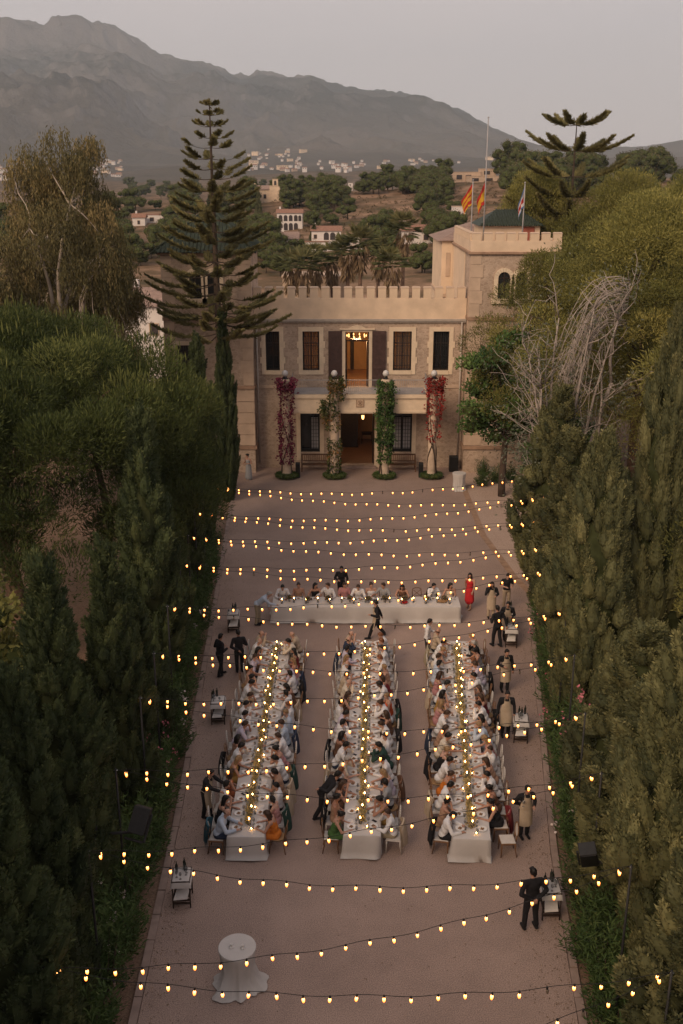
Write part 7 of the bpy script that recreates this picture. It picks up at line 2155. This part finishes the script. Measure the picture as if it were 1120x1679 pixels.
# ================================================================== LOUDSPEAKERS ON MASTS
def mast_speaker(x, y, z, rz, label):
    s = empty('mast_speaker', (x, y, 0), rz, label, 'speaker')
    MB().tube([(.0, .0, -.05), (0, 0, z + .1)], .05, 8).build('mast', M['speaker'], s)
    MB().tube([(0, 0, z - .35), (-1.0, -.1, z - .35)], .035, 6).build('arm', M['speaker'], s)
    mb = MB(); q = Matrix.Translation((-1.05, -.15, z - .05)) @ Matrix.Rotation(.5, 4, 'X') @ Matrix.Rotation(-.25, 4, 'Y')
    def bx(a, n, mi):
        b = MB().box(*a, 0, .015); return [q @ Vector(v) for v in b.v], b.f
    v, f = bx((-.2, .2, -.16, .16, -.32, .32), 0, 0); mb.add(v, f); mb.build('cabinet', M['speaker'], s)
    mb = MB(); v, f = bx((-.17, .17, -.175, -.162, -.29, .29), 0, 0); mb.add(v, f); mb.build('grille', M['iron'], s)
    mb = MB(); v, f = bx((-.26, -.21, -.03, .03, -.5, .2), 0, 0); mb.add(v, f); v, f = bx((-.2, .25, -.03, .03, -.52, -.46), 0, 0); mb.add(v, f); mb.build('bracket', M['speaker'], s)
mast_speaker(-5.9, 20.5, 3.35, pi, 'black loudspeaker on a mast arm in the stone pine side hedge')
mast_speaker(6.75, 19.7, 3.2, 0, 'black loudspeaker on a mast arm in front of the plump cypress')

# ================================================================== STRINGS OF BULBS
bulb_m = bpy.data.materials.new('lit_bulb'); bulb_m.use_nodes = True
n_, l_ = bulb_m.node_tree.nodes, bulb_m.node_tree.links
n_.remove(n_['Principled BSDF'])
tc_ = n_.new('ShaderNodeTexCoord'); sx_ = n_.new('ShaderNodeSeparateXYZ'); l_.new(tc_.outputs['Object'], sx_.inputs[0])
mr_ = n_.new('ShaderNodeMapRange'); mr_.inputs[1].default_value = -.155; mr_.inputs[2].default_value = -.055; l_.new(sx_.outputs[2], mr_.inputs[0])
cr_ = n_.new('ShaderNodeValToRGB'); cr_.color_ramp.elements[0].color = (.9, .15, .015, 1); cr_.color_ramp.elements[1].color = (1, .41, .12, 1)
e_ = cr_.color_ramp.elements.new(.6); e_.color = (1, .30, .06, 1)
l_.new(mr_.outputs[0], cr_.inputs[0])
st_ = n_.new('ShaderNodeMapRange'); st_.inputs[1].default_value = -.155; st_.inputs[2].default_value = -.07; st_.inputs[3].default_value = 1.4; st_.inputs[4].default_value = 9
l_.new(sx_.outputs[2], st_.inputs[0])
em_ = n_.new('ShaderNodeEmission'); l_.new(cr_.outputs[0], em_.inputs[0]); l_.new(st_.outputs[0], em_.inputs[1]); l_.new(em_.outputs[0], n_['Material Output'].inputs['Surface'])
bulb_me = MB().lathe([(.012, -.045), (.021, -.056), (.027, -.078), (.027, -.105), (.019, -.14), (0, -.158)], 10).mesh('bulb', bulb_m)
sock_me = MB().lathe([(.012, .01), (.02, 0), (.021, -.04), (.016, -.05)], 8).mesh('socket', M['cable'])
dead_m = glassmat('unlit_bulb', (.6, .5, .4), .3)
RA = [(9.3, 46.2), (8.9, 42.6), (8.55, 39.6), (8.0, 36.3), (7.62, 33.9), (6.85, 30.15), (6.35, 26.9), (6.1, 23.5), (6.15, 20.7), (5.95, 17.3), (5.82, 14.4)]
LA = [(-5.0, 44.4), (-4.85, 40.4), (-4.8, 37.4), (-5.15, 34.4), (-4.85, 30.5), (-4.75, 27.05), (-5.25, 24.35), (-5.1, 20.85), (-4.95, 17.8), (-5.25, 14.5)]
ZA = 4.55
LA = [(min(x, edge(COURT_L, y) - .75), y) for x, y in LA]
RA = [(max(x, edge(COURT_R, y) + .6), y) for x, y in RA]
spans = []
for k in range(10):
    spans.append((LA[k], RA[k], None)); spans.append((LA[k], RA[k + 1], None))
spans.append(((-5.0, 11.2), RA[10], None))
rnd = random.Random(19)
SP_N = len(spans)
for si, (a, b, _) in enumerate(spans):
    A = Vector((a[0], a[1], ZA)); B = Vector((b[0], b[1], ZA)); L = (B - A).length
    s = empty('light_string', A, 0, 'string of small lit bulbs over the court, %s counted from the house' % ordinal(si + 1), 'string lights', 'strings of bulbs over the court')
    sag = .60 + rnd.uniform(-.1, .12)
    fn = lambda t: (B - A) * t + Vector((0, 0, -4 * sag * t * (1 - t) + .03 * sin(t * 40)))
    MB().tube([fn(i / 60) for i in range(61)], .0065, 5).build('cable', M['cable'], s)
    n = int(L / .48)
    for i in range(n):
        t = (i + .5) / n; p = fn(t)
        bo = link('bulb', bulb_me, s); bo.location = p; bo.rotation_euler = (rnd.uniform(-.15, .15), rnd.uniform(-.15, .15), 0)
        if rnd.random() < .05: setmat(bo, dead_m)
        so = link('socket', sock_me, bo)
PP = []
for pi_, (x, y) in enumerate(RA + LA):
    p = empty('lamp_post', (x, y, 0), 0, 'thin dark light post, %s from the house in the %s hedge' % (ordinal(pi_ + 1 if pi_ < 11 else pi_ - 10), 'tall cypress side' if x > 0 else 'stone pine side'), 'post', 'posts of the light strings')
    MB().tube([(0, 0, -.05), (0, 0, ZA + .05)], [.035, .025], 8).build('pole', M['speaker'], p)
    MB().tube([(-.05, 0, ZA), (.05, 0, ZA)], .012, 5).build('hook', M['steel'], p)

# ================================================================== FALLEN LEAVES on the gravel (nobody could count them)
rng = np.random.default_rng(909); k = 5200
yy = rng.uniform(12, 60, k); sd = rng.random(k) < .5
off = np.abs(rng.normal(size=k)) * .55 + .02
far_ = rng.random(k) < .14
xx = np.where(sd, np.array([edge(COURT_L, v) for v in yy]) + off, np.array([edge(COURT_R, v) for v in yy]) - off)
xx = np.where(far_, rng.uniform(-4.4, 5.2, k), xx)
P = np.stack([xx, yy, np.full(k, .008)], -1); D = np.stack([rng.normal(size=k), rng.normal(size=k), np.abs(rng.normal(size=k)) * .2], -1)
M['lf_litter'] = leafmat('fallen_leaves', (.10, .07, .04), (.20, .13, .08), (.34, .24, .16), 0, 0)
fl_ = np.tile([0, 0, 1.0], (k, 1)) + rng.normal(size=(k, 3)) * .25
tag(link('leaf_litter', quads_mesh('leaf_litter', leaves(P, D, rng.uniform(.03, .08, k), .025, rng, .5, fl_), rng.random(k), M['lf_litter'])), 'fallen leaves along the hedge edges', None, None, 'stuff')
